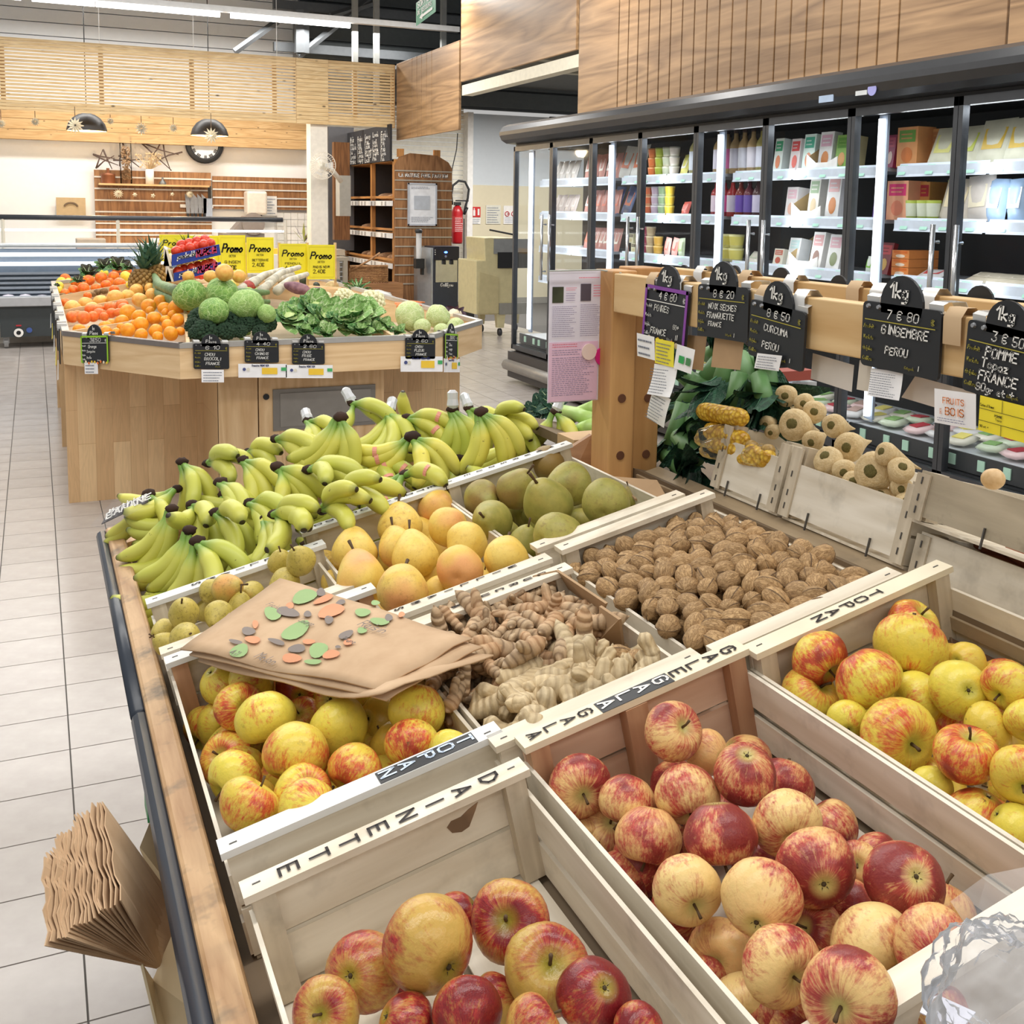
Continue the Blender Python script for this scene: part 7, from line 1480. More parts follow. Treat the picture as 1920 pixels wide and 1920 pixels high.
# ---------------------------------------------------------------- paper bags on the crates
PAP = NT('kraft_paper'); nz = PAP.noise(PAP.obj(), 14, 4, .6); n2 = PAP.noise(PAP.obj(), 3, 3, .5, .8); PAP.bump(n2, .35, .01)
KRAFT = PAP.fin(PAP.ramp(nz, (.3, S(186, 154, 120)), (.7, S(204, 174, 140))), .75)
def bagpts(c, D):                                        # corner pixels -> bilinear patch
    return [PD(*p, d) for p, d in zip(c, D)]
def paperbag(c, D, label, seed, curl=0.0, printed=False):
    q = bagpts(c, D); t = thing('paper_bag', label, 'paper bag', q[0]); rr = random.Random(seed); nu, nv = 14, 10
    def pt(a, b):
        P = q[0]*(1-a)*(1-b)+q[1]*a*(1-b)+q[2]*a*b+q[3]*(1-a)*b
        return P+N*(.006*noise.noise(Vector((a*3, b*3, seed)))+.010*math.sin(a*3.0)*math.sin(b*3.14)+curl*(a**6)*(.4+b))
    vs = [pt(i/nu, j/nv) for i in range(nu+1) for j in range(nv+1)]; fs = [(i*(nv+1)+j, (i+1)*(nv+1)+j, (i+1)*(nv+1)+j+1, i*(nv+1)+j+1) for i in range(nu) for j in range(nv)]
    m = MB().add(vs, fs); o = part('sheet', m, KRAFT, t, True); md = o.modifiers.new('thick', 'SOLIDIFY'); md.thickness = .0022; md.offset = 0
    if printed:
        cols = {'g': plain(150, 178, 122, .8), 'o': plain(214, 150, 112, .8), 'k': plain(132, 122, 116, .8)}
        def Q(px, py):           # pixel on bag -> patch point just above the paper
            best = min(((i/28, j/20) for i in range(29) for j in range(21)), key=lambda ab: (lambda v: (v[0]-px)**2+(v[1]-py)**2)(prj(pt(*ab))))
            return pt(*best)+N*.0045
        shapes = [('g', 572, 1123, 26, 13, -.3), ('o', 608, 1128, 22, 6, -.4), ('o', 622, 1150, 28, 12, -.3), ('k', 541, 1152, 24, 9, .2), ('g', 512, 1155, 18, 12, .4), ('g', 556, 1187, 32, 14, -.5), ('g', 681, 1153, 16, 8, 0), ('g', 713, 1170, 20, 7, .1), ('k', 730, 1163, 8, 7, 0), ('o', 754, 1157, 7, 5, -.4), ('o', 475, 1204, 16, 7, .1), ('k', 467, 1188, 14, 8, .1), ('k', 443, 1208, 14, 4, .2), ('k', 520, 1208, 18, 5, .3), ('g', 450, 1225, 20, 12, -.4), ('k', 558, 1221, 18, 8, -.1), ('g', 598, 1224, 20, 14, -.4), ('o', 548, 1239, 20, 9, 0), ('g', 588, 1246, 18, 5, 0), ('o', 622, 1232, 18, 8, -.2), ('o', 654, 1209, 10, 6, -.1), ('k', 650, 1195, 16, 7, -.4), ('k', 618, 1167, 9, 8, 0), ('o', 580, 1208, 13, 5, 0), ('k', 640, 1134, 10, 5, -.3), ('k', 603, 1115, 9, 8, 0), ('g', 680, 1187, 10, 6, 0), ('o', 480, 1175, 6, 8, 0), ('g', 705, 1135, 9, 5, 0), ('o', 545, 1140, 8, 6, 0), ('k', 578, 1156, 8, 6, 0), ('k', 635, 1218, 6, 3, 0)]
        for key, mt in cols.items():
            m = MB()
            for kk, px, py, a, b, ro in shapes:
                if kk != key: continue
                ring = []
                for i in range(14):
                    u = i*2*math.pi/14; wob = 1+.07*math.sin(u*3+px); x = a*wob*.92*math.cos(u); y = b*.98*wob*math.sin(u); ring.append(Q0+(E1*(px-600+x*math.cos(ro)-y*math.sin(ro))+E2*(py-1190+x*math.sin(ro)+y*math.cos(ro))) if 0 else (px+x*math.cos(ro)-y*math.sin(ro), py+x*math.sin(ro)+y*math.cos(ro)))
                cpt = surf(pt, ring); m.add(cpt, [tuple(range(14))])
            part('print', m, mt, t)
        m = MB(); r_ = (q[1]-q[0]).normalized(); u_ = N.cross(r_)
        for tx, px, py, h in (('Melon', 478, 1238, .013), ('Raisin', 672, 1178, .014), ('Fraise', 500, 1140, .009), ('Ail', 430, 1230, .01), ('Courge', 560, 1170, .008), ('Prune', 640, 1205, .008)): strokes(m, tx, surf(pt, [(px, py)])[0]+N*.001, r_, u_, h, .12, .2)
        part('lettering', m, cols['k'], t)
    return t
def prj(P): d = P-CAM; z = d.dot(FW); return F*d.dot(RT)/z+CX, -F*d.dot(UP)/z+CY
def surf(pt, pix):
    """points of the patch under given pixels (Newton on the patch parameters), lifted a little"""
    out = []; a, b = .5, .5
    for px, py in pix:
        for _ in range(6):
            P = pt(a, b); x, y = prj(P); x1, y1 = prj(pt(a+.01, b)); x2, y2 = prj(pt(a, b+.01)); ja, jb, jc, jd = (x1-x)*100, (x2-x)*100, (y1-y)*100, (y2-y)*100; dt = ja*jd-jb*jc or 1
            ex, ey = px-x, py-y; a = min(1.1, max(-.1, a+(jd*ex-jb*ey)/dt)); b = min(1.1, max(-.1, b+(-jc*ex+ja*ey)/dt))
        out.append(pt(a, b)+N*.0042)
    return out
paperbag([(430, 1150), (928, 1240), (726, 1340), (372, 1240)], (.658, .655, .652, .660), 'lowest kraft paper bag with curled right end on the crates', 3, .02)
paperbag([(520, 1105), (905, 1214), (724, 1314), (355, 1228)], (.648, .643, .641, .65), 'second kraft paper bag from the top', 4)
paperbag([(525, 1085), (885, 1198), (708, 1294), (338, 1218)], (.641, .638, .636, .644), 'top kraft paper bag printed with green, orange and grey fruit', 5, 0, True)
# ---------------------------------------------------------------- bag holder hanging on the rail
hb = thing('bag_holder', 'beige cardboard holder hanging under the rail on the left', 'holder', PZ(320, 1750, .5))
BEI = plain(206, 184, 146, .6)
part('back_panel', MB().prism([PZ(300, 1495, .70), PZ(352, 1705, .62), PZ(318, 1712, .62), PZ(262, 1588, .70)], (.0, .0, -.004)), BEI, hb)
part('front_panel', MB().prism([PZ(343, 1703, .66), PZ(405, 1925, .60), PZ(300, 1925, .55), PZ(286, 1838, .60)], (.004, 0, -.002)), BEI, hb)
part('side_panel', MB().prism([PZ(268, 1808, .64), PZ(288, 1838, .60), PZ(318, 1925, .55), PZ(296, 1925, .57)], (-.003, .002, 0)), plain(214, 196, 160), hb)
NB = 20
for k in range(NB):
    f = k/(NB-1); j = R.uniform(-4, 4)
    c0 = PZ(192-108*f**.9+j, 1500+104*f**1.3+R.uniform(-5, 5), .775+.02*f); c1 = PZ(228-136*f**.9+j, 1688+84*f, .755+.01*f); h0 = PZ(337-14*f, 1702+60*f, .625); h1 = PZ(300-6*f, 1812+4*f, .615)
    tb = thing('paper_bag', 'folded kraft paper bag, %s from the right in the holder' % ORD[k], 'paper bag', h1, group='paper bags in the holder')
    m = MB(); nn = 8; vs = []
    for i in range(nn+1):
        g = i/nn; wv_ = Vector((.0022*math.sin(g*16+k*.7), .001*math.sin(g*9+k), .002*math.sin(g*22+k))); top = c0*(1-g)+c1*g+wv_; bot = h0*(1-g)+h1*g; vs += [top, top*.6+bot*.4+wv_*.4, bot]
    fs = []
    for i in range(nn):
        for q_ in range(2): a = i*3+q_; fs.append((a, a+3, a+4, a+1))
    o = part('sheet', m.add(vs, fs), KRAFT, tb, False); md = o.modifiers.new('thick', 'SOLIDIFY'); md.thickness = .0014
# ---------------------------------------------------------------- bananas
t = NT('banana_skin'); P = t.obj(); col = t.n('ObjectInfo').outputs['Color']; sc_ = t.n('SeparateColor', i_0=col); at_ = t.n('Attribute', attribute_name='along'); al_ = at_.outputs['Fac']
nz = t.noise(P, 26, 3, .6); c = t.mix(sc_.outputs[0], S(166, 186, 76), S(232, 216, 92)); c = t.mix(t.ramp(t.noise(P, 9, 2), (.35, 0.0), (.7, .6)), c, S(210, 210, 104))
c = t.mix(t.ramp(al_, (.1, 1.0), (.34, 0.0)), c, S(122, 160, 70)); c = t.mix(t.ramp(al_, (.90, 0.0), (1.0, .8)), c, S(96, 110, 44)); c = t.mix(t.ramp(al_, (.985, 0.0), (.992, 1.0)), c, S(50, 40, 26))
c = t.mix(t.ramp(t.noise(P, 60, 3, .7), (.68, 0.0), (.74, .7)), c, S(96, 76, 34)); t.bump(nz, .08, .002); BAN = t.fin(c, .42)
CRN = plain(58, 40, 32, .8, 0, .3, .4); WRAP = plain(214, 216, 220, .25, .2)
def finger(P0, P1, bulge, r, yel, parent, stick=False):
    L = (P1-P0).length; n = 15; pts = []; rs = []; side = bulge.normalized()
    for k in range(n+1):
        f = k/n; s_ = math.sin(math.pi*min(1, max(0, (f-.02)/.98)))**.9; pts.append(P0*(1-f)+P1*f+side*s_*L*.17)
        if f < .14: q = .34+.10*f/.14
        elif f < .38: q = .44+.56*math.sin((f-.14)/.24*math.pi/2)
        elif f < .72: q = 1.0
        else: q = 1.0*math.cos((f-.72)/.28*math.pi/2*.86)**.8
        rs.append(r*max(.18, q))
    m = MB(); seg = 10; d0 = None; vs = []; x = None
    for i, p in enumerate(pts):
        d = (pts[min(i+1, n)]-pts[max(i-1, 0)]).normalized()
        if x is None: x = (side-d*side.dot(d)).normalized()
        x = (x-d*x.dot(d)).normalized(); y = d.cross(x)
        for k in range(seg):
            a = 2*math.pi*k/seg; e = 1-.06*(k % 2); vs.append(p+(x*math.cos(a)+y*math.sin(a))*rs[i]*e)
    fs = [(i*seg+k, i*seg+(k+1) % seg, (i+1)*seg+(k+1) % seg, (i+1)*seg+k) for i in range(n) for k in range(seg)]+[tuple(n*seg+k for k in range(seg))]
    me = MB().add(vs, fs).mesh('banana', BAN, True); at2 = me.attributes.new('along', 'FLOAT', 'POINT')
    at2.data.foreach_set('value', [i/n for i in range(n+1) for _ in range(seg)][:len(me.vertices)])
    o = part('banana', me, None, parent, True); o.color = (yel, 0, 0, 1)
    if stick:
        p = pts[9]; tc = (CAM-p).normalized(); d = (pts[10]-pts[8]).normalized(); tc = (tc-d*tc.dot(d)).normalized(); y = d.cross(tc); rr_ = rs[9]*1.03; m = MB(); vs = []
        for i in range(6):
            a = -.7+i*.28; vs += [p+(tc*math.cos(a)+y*math.sin(a))*rr_-d*.0045, p+(tc*math.cos(a)+y*math.sin(a))*rr_+d*.0045]
        part('sticker', m.add(vs, [(2*i, 2*i+2, 2*i+3, 2*i+1) for i in range(5)]), plain(226, 150, 130, .4), parent, label='small pinkish sticker')
    return o
BN = []
def bunch(cx_, cy_, tips, depth, yel, label, wrap=False, r=.0172, s_=1):
    """crown pixel, tip pixels; depth is ('D', plane) or ('Y', distance)"""
    P0 = PD(cx_, cy_, depth[1]) if depth[0] == 'D' else PY(cx_, cy_, depth[1]); t = thing('banana_bunch', label, 'bananas', P0, group=None); d0 = (P0-CAM).dot(FW)
    m = MB(); av = Vector((0, 0, 0))
    for k, (tx, ty) in enumerate(tips):
        z = d0; P1 = CAM+ray(tx, ty)*z
        for _ in range(60):
            if (P1-P0).length > .085: break
            z -= .005; P1 = CAM+ray(tx, ty)*z
        if (P1-P0).length < .125: P1 = P0+(P1-P0)*(.125/(P1-P0).length)
        h = Vector((tx-cx_, ty-cy_)); h.normalize(); bl = RT*h.y*s_ + UP*h.x*s_*1.0 - FW*.35
        off = RT*(.004*(k-len(tips)/2)); finger(P0+off, P1, bl, r*R.uniform(.92, 1.06), min(1, max(0, yel+R.uniform(-.12, .12))), t, 'sticker' in label and k < 3); av += (P1-P0).normalized()
    av.normalize(); w_ = .009+.003*len(tips)*.5
    cr = part('crown', MB().ball(P0-av*.004, (w_, w_*.7, w_*.7), 10, 7, lambda q: 1+.25*noise.noise(Vector(q)*3+P0*9)), CRN, t, True)
    if wrap: part('wrapping', MB().tube([P0-av*.0, P0-av*.012, P0-av*.026, P0-av*.04, P0-av*.046], [.008, .0135, .0115, .012, .006], 9), WRAP, t, False, label='silvery plastic wrapping')
    return t
D1 = ('D', .645)
BL = [(277, 929, [(194, 1020), (215, 990), (262, 1005), (300, 985)], ('D', .65), .55, 'banana bunch at the far left corner of the display'), (320, 957, [(251, 1072), (219, 1046), (285, 1045)], ('D', .64), .5, 'second banana bunch from the left edge with long fingers'),
 (353, 997, [(276, 1106), (252, 1084), (300, 1100)], ('D', .64), .45, 'lowest banana bunch at the left rail'), (371, 1018, [(322, 1103), (388, 1090), (440, 1066), (355, 1105)], ('D', .65), .35, 'banana bunch in front of the small pears'), (361, 949, [(395, 1018), (360, 1010), (378, 975), (330, 960)], ('D', .65), .35, 'banana bunch with curved green fingers left of centre'),
 (407, 963, [(430, 1028), (468, 1036), (440, 975)], ('D', .64), .4, 'front banana bunch with two thick fingers'), (342, 869, [(336, 950), (392, 940), (350, 930)], ('Y', 2.42), .5, 'rear left banana bunch standing upright'), (415, 906, [(432, 958), (470, 972), (445, 950), (420, 960)], ('D', .63), .4, 'banana bunch behind the front thick one'),
 (392, 869, [(452, 870), (420, 895), (430, 860)], ('Y', 2.45), .35, 'rear banana bunch with short stubby tips'), (457, 865, [(487, 928), (460, 935), (510, 905)], ('Y', 2.3), .55, 'banana bunch with pale wrap behind the middle'), (470, 944, [(500, 990), (480, 1000), (520, 960)], ('D', .645), .35, 'small dark stemmed bunch in the middle'),
 (521, 878, [(583, 962), (612, 936), (560, 975), (505, 950)], ('Y', 2.15), .55, 'large bright banana bunch in the middle'), (517, 965, [(560, 985), (575, 960), (505, 1010)], ('D', .64), .35, 'banana bunch just left of the pear crate corner'), (537, 977, [(500, 1040), (470, 1040), (560, 990)], ('D', .65), .4, 'dark crowned bunch above the crate edge'),
 (606, 956, [(668, 945), (640, 985), (650, 930)], ('D', .645), .45, 'bunch lying against the pear crate board'), (329, 917, [(244, 926), (262, 945)], ('D', .655), .7, 'yellow pair of bananas lying at the far left'), (496, 975, [(478, 1035), (500, 1020)], ('D', .66), .4, 'two low bananas above the pear crate rail'),
 (637, 785, [(538, 860), (545, 880), (625, 905), (655, 895), (570, 880)], ('Y', 2.2), .6, 'big golden banana bunch in the centre of the heap'), (520, 824, [(574, 842), (560, 870), (600, 850)], ('Y', 2.3), .6, 'banana bunch with blackened tip left of the big bunch'), (580, 881, [(646, 910), (650, 890), (600, 900)], ('Y', 2.1), .4, 'banana bunch pointing right under the big bunch'),
 (772, 822, [(676, 856), (680, 835), (690, 880), (775, 886), (820, 896), (845, 880)], ('Y', 2.15), .75, 'bright yellow banana bunch with pink stickers'), (757, 891, [(658, 909), (700, 930), (812, 905)], ('Y', 2.02), .5, 'banana bunch lying flat with a sticker'), (639, 930, [(722, 928), (700, 955), (690, 910)], ('D', .64), .45, 'curled bunch near the pear crate rail'),
 (662, 757, [(720, 786), (718, 808), (620, 800)], ('Y', 2.42), .45, 'rear banana bunch with white wrapped stem in front of the grey vent', True), (729, 775, [(725, 826), (757, 826), (676, 820), (700, 830)], ('Y', 2.35), .45, 'rear bunch with crumpled silver wrapping', True), (578, 790, [(586, 838), (560, 830), (620, 815)], ('Y', 2.42), .4, 'rear left bunch with tall silver wrapping', True),
 (765, 785, [(818, 826), (830, 800), (800, 850)], ('Y', 2.3), .6, 'golden bananas lying behind the sticker bunch'), (849, 770, [(842, 870), (866, 868), (814, 838), (885, 850)], ('Y', 2.22), .3, 'upright green banana bunch near the right', True), (903, 776, [(857, 888), (880, 880), (935, 860), (950, 862), (962, 840)], ('Y', 2.1), .7, 'tall yellow banana bunch at the right of the heap'),
 (1041, 774, [(973, 838), (981, 818), (1062, 833), (1035, 850)], ('Y', 2.3), .5, 'rightmost banana bunch beside the wooden post', True), (880, 768, [(900, 830), (870, 830), (930, 800)], ('Y', 2.4), .35, 'rear right bunch with silver wrapped stem', True), (932, 790, [(968, 775), (975, 815), (985, 800)], ('Y', 2.35), .5, 'small bunch behind the tall yellow one'), (467, 849, [(497, 872), (510, 850), (480, 890)], ('Y', 2.42), .45, 'rear bunch left of the big golden one'),
 (800, 800, [(770, 755), (790, 830)], ('Y', 2.42), .7, 'single bananas at the back with one tip up'), (700, 870, [(720, 915), (680, 920), (760, 900)], ('Y', 2.2), .3, 'shaded bunch under the yellow stickered one'), (500, 900, [(470, 960), (540, 950), (520, 930)], ('Y', 2.35), .3, 'shaded bunch under the middle of the heap'), (420, 930, [(400, 990), (460, 990), (440, 960)], ('D', .69), .3, 'shaded bunch low in the left of the heap'), (820, 850, [(830, 900), (780, 910), (870, 900)], ('Y', 2.3), .3, 'shaded bunch low at the right of the heap'), (600, 840, [(560, 900), (640, 880), (610, 900)], ('Y', 2.4), .3, 'shaded bunch behind the big golden one'), (950, 800, [(940, 850), (990, 840), (965, 860)], ('Y', 2.35), .3, 'shaded bunch behind the tall yellow one')]
for b in BL: bunch(*b)
XB2 = []
for row, (v_, us) in enumerate(((2.02, (.05, .17, .29, .41, .53, .65, .77)), (2.17, (.08, .2, .32, .44, .56, .68, .8)), (2.32, (.12, .26, .4, .54, .68, .82)))):
    for u_ in us:
        P = T(u_+R.uniform(-.02, .02), v_, .735-.02*row); px, py = prj(P); a = R.uniform(1.3, 2.6); XB2.append((row, px, py, [(px+110*math.cos(a+q*.35), py+70*math.sin(a+q*.35)) for q in range(3)], (P.y,)))
cn = [0, 0, 0]
for row, px, py, tips, yy in XB2:
    bunch(px, py, tips, ('Y', yy[0]), R.uniform(.25, .55), 'lower banana bunch, %s from left in the %s row under the heap' % (ORD[cn[row]], ('front', 'middle', 'back')[row])); cn[row] += 1
# card and cellophane at the far left end of the banana bed
t = thing('sign_in_cellophane', 'black handwritten banana sign in clear cellophane at the far left corner', 'sign', PD(230, 960, .66))
q = [PD(190, 985, .69), PD(276, 945, .66), PD(270, 935, .64), PD(215, 950, .66)]
part('board', MB().prism([PD(190, 982, .67), PD(278, 940, .65), PD(276, 925, .64), PD(205, 958, .655)], -N*.002), plain(84, 78, 80), t)
m = MB(); r_ = (PD(278, 940, .65)-PD(190, 982, .67)).normalized(); strokes(m, 'BANANE', PD(200, 975, .664)+N*.003, r_, (V+N*.3), .018, .22, .2, .5); strokes(m, 'Martinique', PD(206, 965, .655)+N*.004, r_, (V+N*.3), .012, .22, .2, .5); part('lettering', m, WHITE, t)
m = MB(); vs = [PD(170, 985, .67), PD(215, 935, .63), PD(262, 935, .63), PD(280, 945, .64), PD(195, 992, .68)]; m.add(vs, [(0, 1, 2, 3, 4)]); part('cellophane', m, glass('cellophane', (.97, .97, .98, 1), .12, .15, .05), t)
# clear bag at lower right
t = thing('plastic_bags', 'crumpled clear plastic bags at the bottom right corner', 'plastic bag', PD(1860, 1850, .64))
def crump(c, r, seed): return MB().ball(c, r, 64, 48, lambda q: 1+.3*noise.noise(Vector(q)*2.0+Vector((seed, 0, 0)))+.22*abs(noise.noise(Vector((q.x*5, q.y*5, q.z*1.6))+Vector((0, seed, 0))))+.05*noise.noise(Vector(q)*14))
pg = glass('bag_plastic', (.98, .98, .99, 1), .09, .3, .12)
part('crumple', crump(PD(1872, 1850, .60), (.04, .034, .036), 2), pg, t, True); part('crumple', crump(PD(1900, 1900, .60), (.05, .04, .045), 7), pg, t, True)
q = [PD(1782, 1690, .62), PD(1850, 1640, .615), PD(1925, 1625, .61), PD(1930, 1760, .60), PD(1822, 1752, .62)]; part('sheet', MB().add(q, [(0, 1, 2, 3, 4)]), pg, t)
q = [PD(1735, 1875, .655), PD(1760, 1868, .655), PD(1830, 1900, .65), PD(1800, 1935, .65), PD(1725, 1900, .655)]; part('paper_tag', MB().prism(q, N*.001), plain(226, 230, 244), t)
# ================================================================ SPINE: POSTS, BEAMS, CARDS
BEAMW = wood('golden_beam', S(208, 168, 112), S(236, 204, 152), 1, 3.2, .5, 8, knots=.6); POSTW = wood('golden_post', S(172, 124, 72), S(214, 166, 108), 2, 3.0, .5, 8, knots=.6)
XB_ = 1.0; YPO = PX(1140, 905, XB_).y                    # near beam face, post position
fr_ = thing('price_beam_stand', 'golden pine posts with bolt holes carrying two long price beams', 'frame', (1.03, YPO, .9))
a = PY(1140, 905, YPO); b = PY(1186, 905, YPO); c_ = PY(1235, 905, YPO)
ztop = PY(1150, 508, YPO).z
part('post', MB().b2((a.x, YPO, .75), (b.x-.001, YPO+.075, ztop)), POSTW, fr_, bevel=.003)
part('post', MB().b2((b.x+.001, YPO+.008, .75), (c_.x, YPO+.08, PY(1190, 590, YPO).z+.09)), POSTW, fr_, bevel=.003)
for px, py in ((1166, 747), (1219, 747), (1163, 854), (1215, 853)):
    q = PY(px, py, YPO); part('bolt_hole', MB().lathe([(0, .002), (.0085, .002), (.0095, -.001)], 16, q+Vector((0, 0.0005 if px < 1190 else .0085, 0)), MY), plain(96, 58, 36, .7), fr_)
zb0 = PX(1519, 655, XB_).z; zb1 = PX(1519, 558, XB_).z
part('beam', MB().b2((XB_, -.5, zb0), (XB_+.03, YPO-.004, zb1)), BEAMW, fr_, bevel=.002)
part('beam', MB().b2((1.135, -.5, zb0+.005), (1.165, YPO+.05, zb1+.008)), BEAMW, fr_, bevel=.002)
part('post', MB().b2((XB_+.03, -.5, .75), (1.133, -.44, zb1)), POSTW, fr_)
part('crossbar', MB().b2((XB_+.03, YPO-.04, zb0+.02), (1.135, YPO-.01, zb1-.01)), BEAMW, fr_)
Lf, Zu = Vector((0, -1, 0)), Vector((0, 0, 1))
def bcard(px0, py0, px1, py1, pxb, pyb, label, price, lines, x=XB_-.008, **k):
    A = PX(pxb, pyb, x); Tl = PX(px0, py0, x); Tr = PX(px1, py1, x); rt_ = Tr-Tl; rt_.x = 0; up_ = Tl-A; up_.x = 0
    return card(A, rt_, up_, rt_.length, up_.length, label, price, lines, **k)
bcard(1213, 532, 1293, 547, 1205, 633, 'purple framed slate price card for pears next to the wooden post', '4 ~ 80', [('POIRES', .25, .56, .12), ('FRANCE', .2, .14, .12), ('60+', .72, .3, .09), ('II', .78, .12, .1)], border=plain(132, 66, 160, .5), fruitband=True)
bcard(1309, 532, 1404, 540, 1307, 628, 'slate price card for walnuts, second from the post', '8 ~ 20', [('NOIX SECHES', .25, .55, .12), ('FRANQUETTE', .22, .38, .12), ('FRANCE', .25, .22, .10), ('I', .75, .07, .08)])
bcard(1408, 560, 1511, 587, 1402, 664, 'slate price card for turmeric, third from the post and lower', '8 ~ 50', [('CURCUMA', .3, .52, .13), ('PEROU', .28, .22, .13), ('I', .78, .1, .08)], x=XB_-.012)
bcard(1619, 563, 1766, 584, 1613, 683, 'slate price card for ginger alone on the middle of the beam', '7 ~ 80', [('GINGEMBRE', .28, .55, .15), ('PEROU', .34, .25, .13), ('I', .76, .09, .08)])
bcard(1816, 598, 1966, 632, 1803, 730, 'slate price card for topaz apples at the right edge', '3 ~ 50', [('POMME', .28, .56, .15), ('Topaz', .24, .4, .15), ('FRANCE', .22, .22, .15), ('90gr et +', .2, .07, .12)], x=XB_-.014)
# round tabs of cards facing the other way, seen behind the beams
for k, (px, py, r_) in enumerate(((1022, 0, 0), (1283, 512, 14), (1378, 515, 16), (1465, 530, 26), (1573, 540, 22), (1684, 520, 0), (1838, 568, 30))):
    if not r_: continue
    x = 1.18; P = PX(px, py, x); rr_ = r_*(P-CAM).dot(FW)/F*1.1; t = thing('price_card', '%s black card seen from behind on the far beam' % ORD[k-1], 'price card', P, group=None)
    part('tab', MB().lathe([(0, -.002), (rr_, -.002), (rr_, .002), (0, .002)], 20, P, Matrix(((0, 0, 1), (0, 1, 0), (1, 0, 0)))), BLACK, t)
    part('panel', MB().b2((x+.002, P.y-rr_*1.6, P.z-rr_*3.2), (x+.006, P.y+rr_*1.6, P.z-.2*rr_)), BLACK, t)
# curled paper strips folded over the beams
for k, (px, py) in enumerate(((1222, 515), (1272, 520), (1335, 522), (1430, 545), (1500, 560), (1352, 520), (1600, 560), (1645, 556), (1740, 575), (1790, 582), (1480, 545), (1310, 516), (1395, 530))):
    far = k in (5, 6, 7, 8, 10, 11, 12); x = 1.128 if far else XB_-.004; P = PX(px, py, x); zt_ = zb1+(.008 if far else 0); m = MB(); w2 = .014
    pr = [(0, -.035), (-.001, -.002), (.008, .010), (.022, .010), (.034, -.002), (.036, -.03)]; vs = []
    for a_, b_ in pr: vs += [(x+a_-.002, P.y-w2, zt_+b_), (x+a_-.002, P.y+w2, zt_+b_)]
    m.add(vs, [(2*i, 2*i+1, 2*i+3, 2*i+2) for i in range(len(pr)-1)]); t = solo('clip_strip', m, CLIP if k % 3 else plain(188, 160, 124, .7), '%s folded strip from the post clipped over the %s beam' % (ORD[k % 16], 'far' if far else 'near'), 'clip', 'clip strips over the beams', True)
# papers hanging under the cards
def hsheet(p00, p10, p01, x, label, **k):
    A = PX(*p00, x); B = PX(*p10, x); C_ = PX(*p01, x); r_ = B-A; u_ = C_-A; return sheet(A, r_, u_, r_.length, u_.length, label, **k)
def eco(t, o, right, up, n, w_, h_):
    for a_, b_, c_, col in ((.25, .3, .55, (40, 160, 80)), (.65, .3, .9, (70, 130, 80))): part('green_logo', MB().add([o+right*w_*x+up*h_*y+n*.002 for x, y in ((a_, b_), (c_, b_), (c_, b_+.3), (a_, b_+.3))], [(0, 1, 2, 3)]), plain(*col), t)
hsheet((1195, 667), (1228, 676), (1194, 624), XB_-.015, 'white label left of the yellow one under the pear card', lines=3)
hsheet((1228, 680), (1263, 689), (1229, 634), XB_-.018, 'yellow label under the pear card', lines=6, mat=plain(240, 226, 60))
hsheet((1263, 690), (1296, 702), (1270, 645), XB_-.02, 'white label with green organic logos under the pear card', lines=0, extra=eco)
hsheet((1222, 738), (1265, 745), (1227, 682), XB_-.016, 'long white receipt taped below the yellow label', lines=9, curl=.01)
hsheet((1206, 783), (1238, 803), (1225, 730), XB_-.02, 'lower white receipt hanging at a slant by the post', lines=9, curl=-.008)
hsheet((1333, 688), (1388, 694), (1340, 632), XB_+.002, 'brown cardboard backing under the walnut card', lines=0, mat=CARD)
hsheet((1283, 690), (1318, 695), (1290, 628), XB_+.012, 'brown cardboard strip behind the pear card', lines=0, mat=CARD)
hsheet((1414, 690), (1460, 696), (1420, 662), XB_-.018, 'white crumpled label under the turmeric card', lines=5)
hsheet((1520, 710), (1597, 735), (1524, 662), XB_+.02, 'grey white sheet behind the turmeric card', lines=0, mat=plain(214, 208, 200))
hsheet((1606, 730), (1630, 735), (1612, 675), XB_+.006, 'narrow beige sheet left of the ginger label', lines=0, mat=plain(206, 198, 184))
hsheet((1630, 741), (1690, 751), (1633, 690), XB_-.004, 'white printed label hanging under the ginger card', lines=10, curl=.004)
hsheet((1690, 745), (1800, 778), (1716, 705), XB_+.016, 'pale beige sheet behind the ginger card on the right', lines=0, mat=plain(206, 196, 186))
def fdb(t, o, right, up, n, w_, h_):
    m = MB(); strokes(m, 'FRUITS', o+right*w_*.24+up*h_*.62+n*.002, right, up, h_*.16, .17, squeeze=.95); strokes(m, 'BOIS', o+right*w_*.30+up*h_*.3+n*.002, right, up, h_*.2, .17, squeeze=1.1); strokes(m, 'DES', o+right*w_*.2+up*h_*.3+n*.002, up, -right, h_*.06, .2)
    part('lettering', m, plain(236, 140, 70), t); m = MB(); scribble(m, o+right*w_*.1+up*h_*.08+n*.002, right, up, w_*.8, h_*.14, 2); part('print', m, plain(120, 120, 150), t)
hsheet((1752, 792), (1830, 806), (1752, 728), XB_-.016, 'white card with orange logo lettering under the apple card', lines=0, extra=fdb)
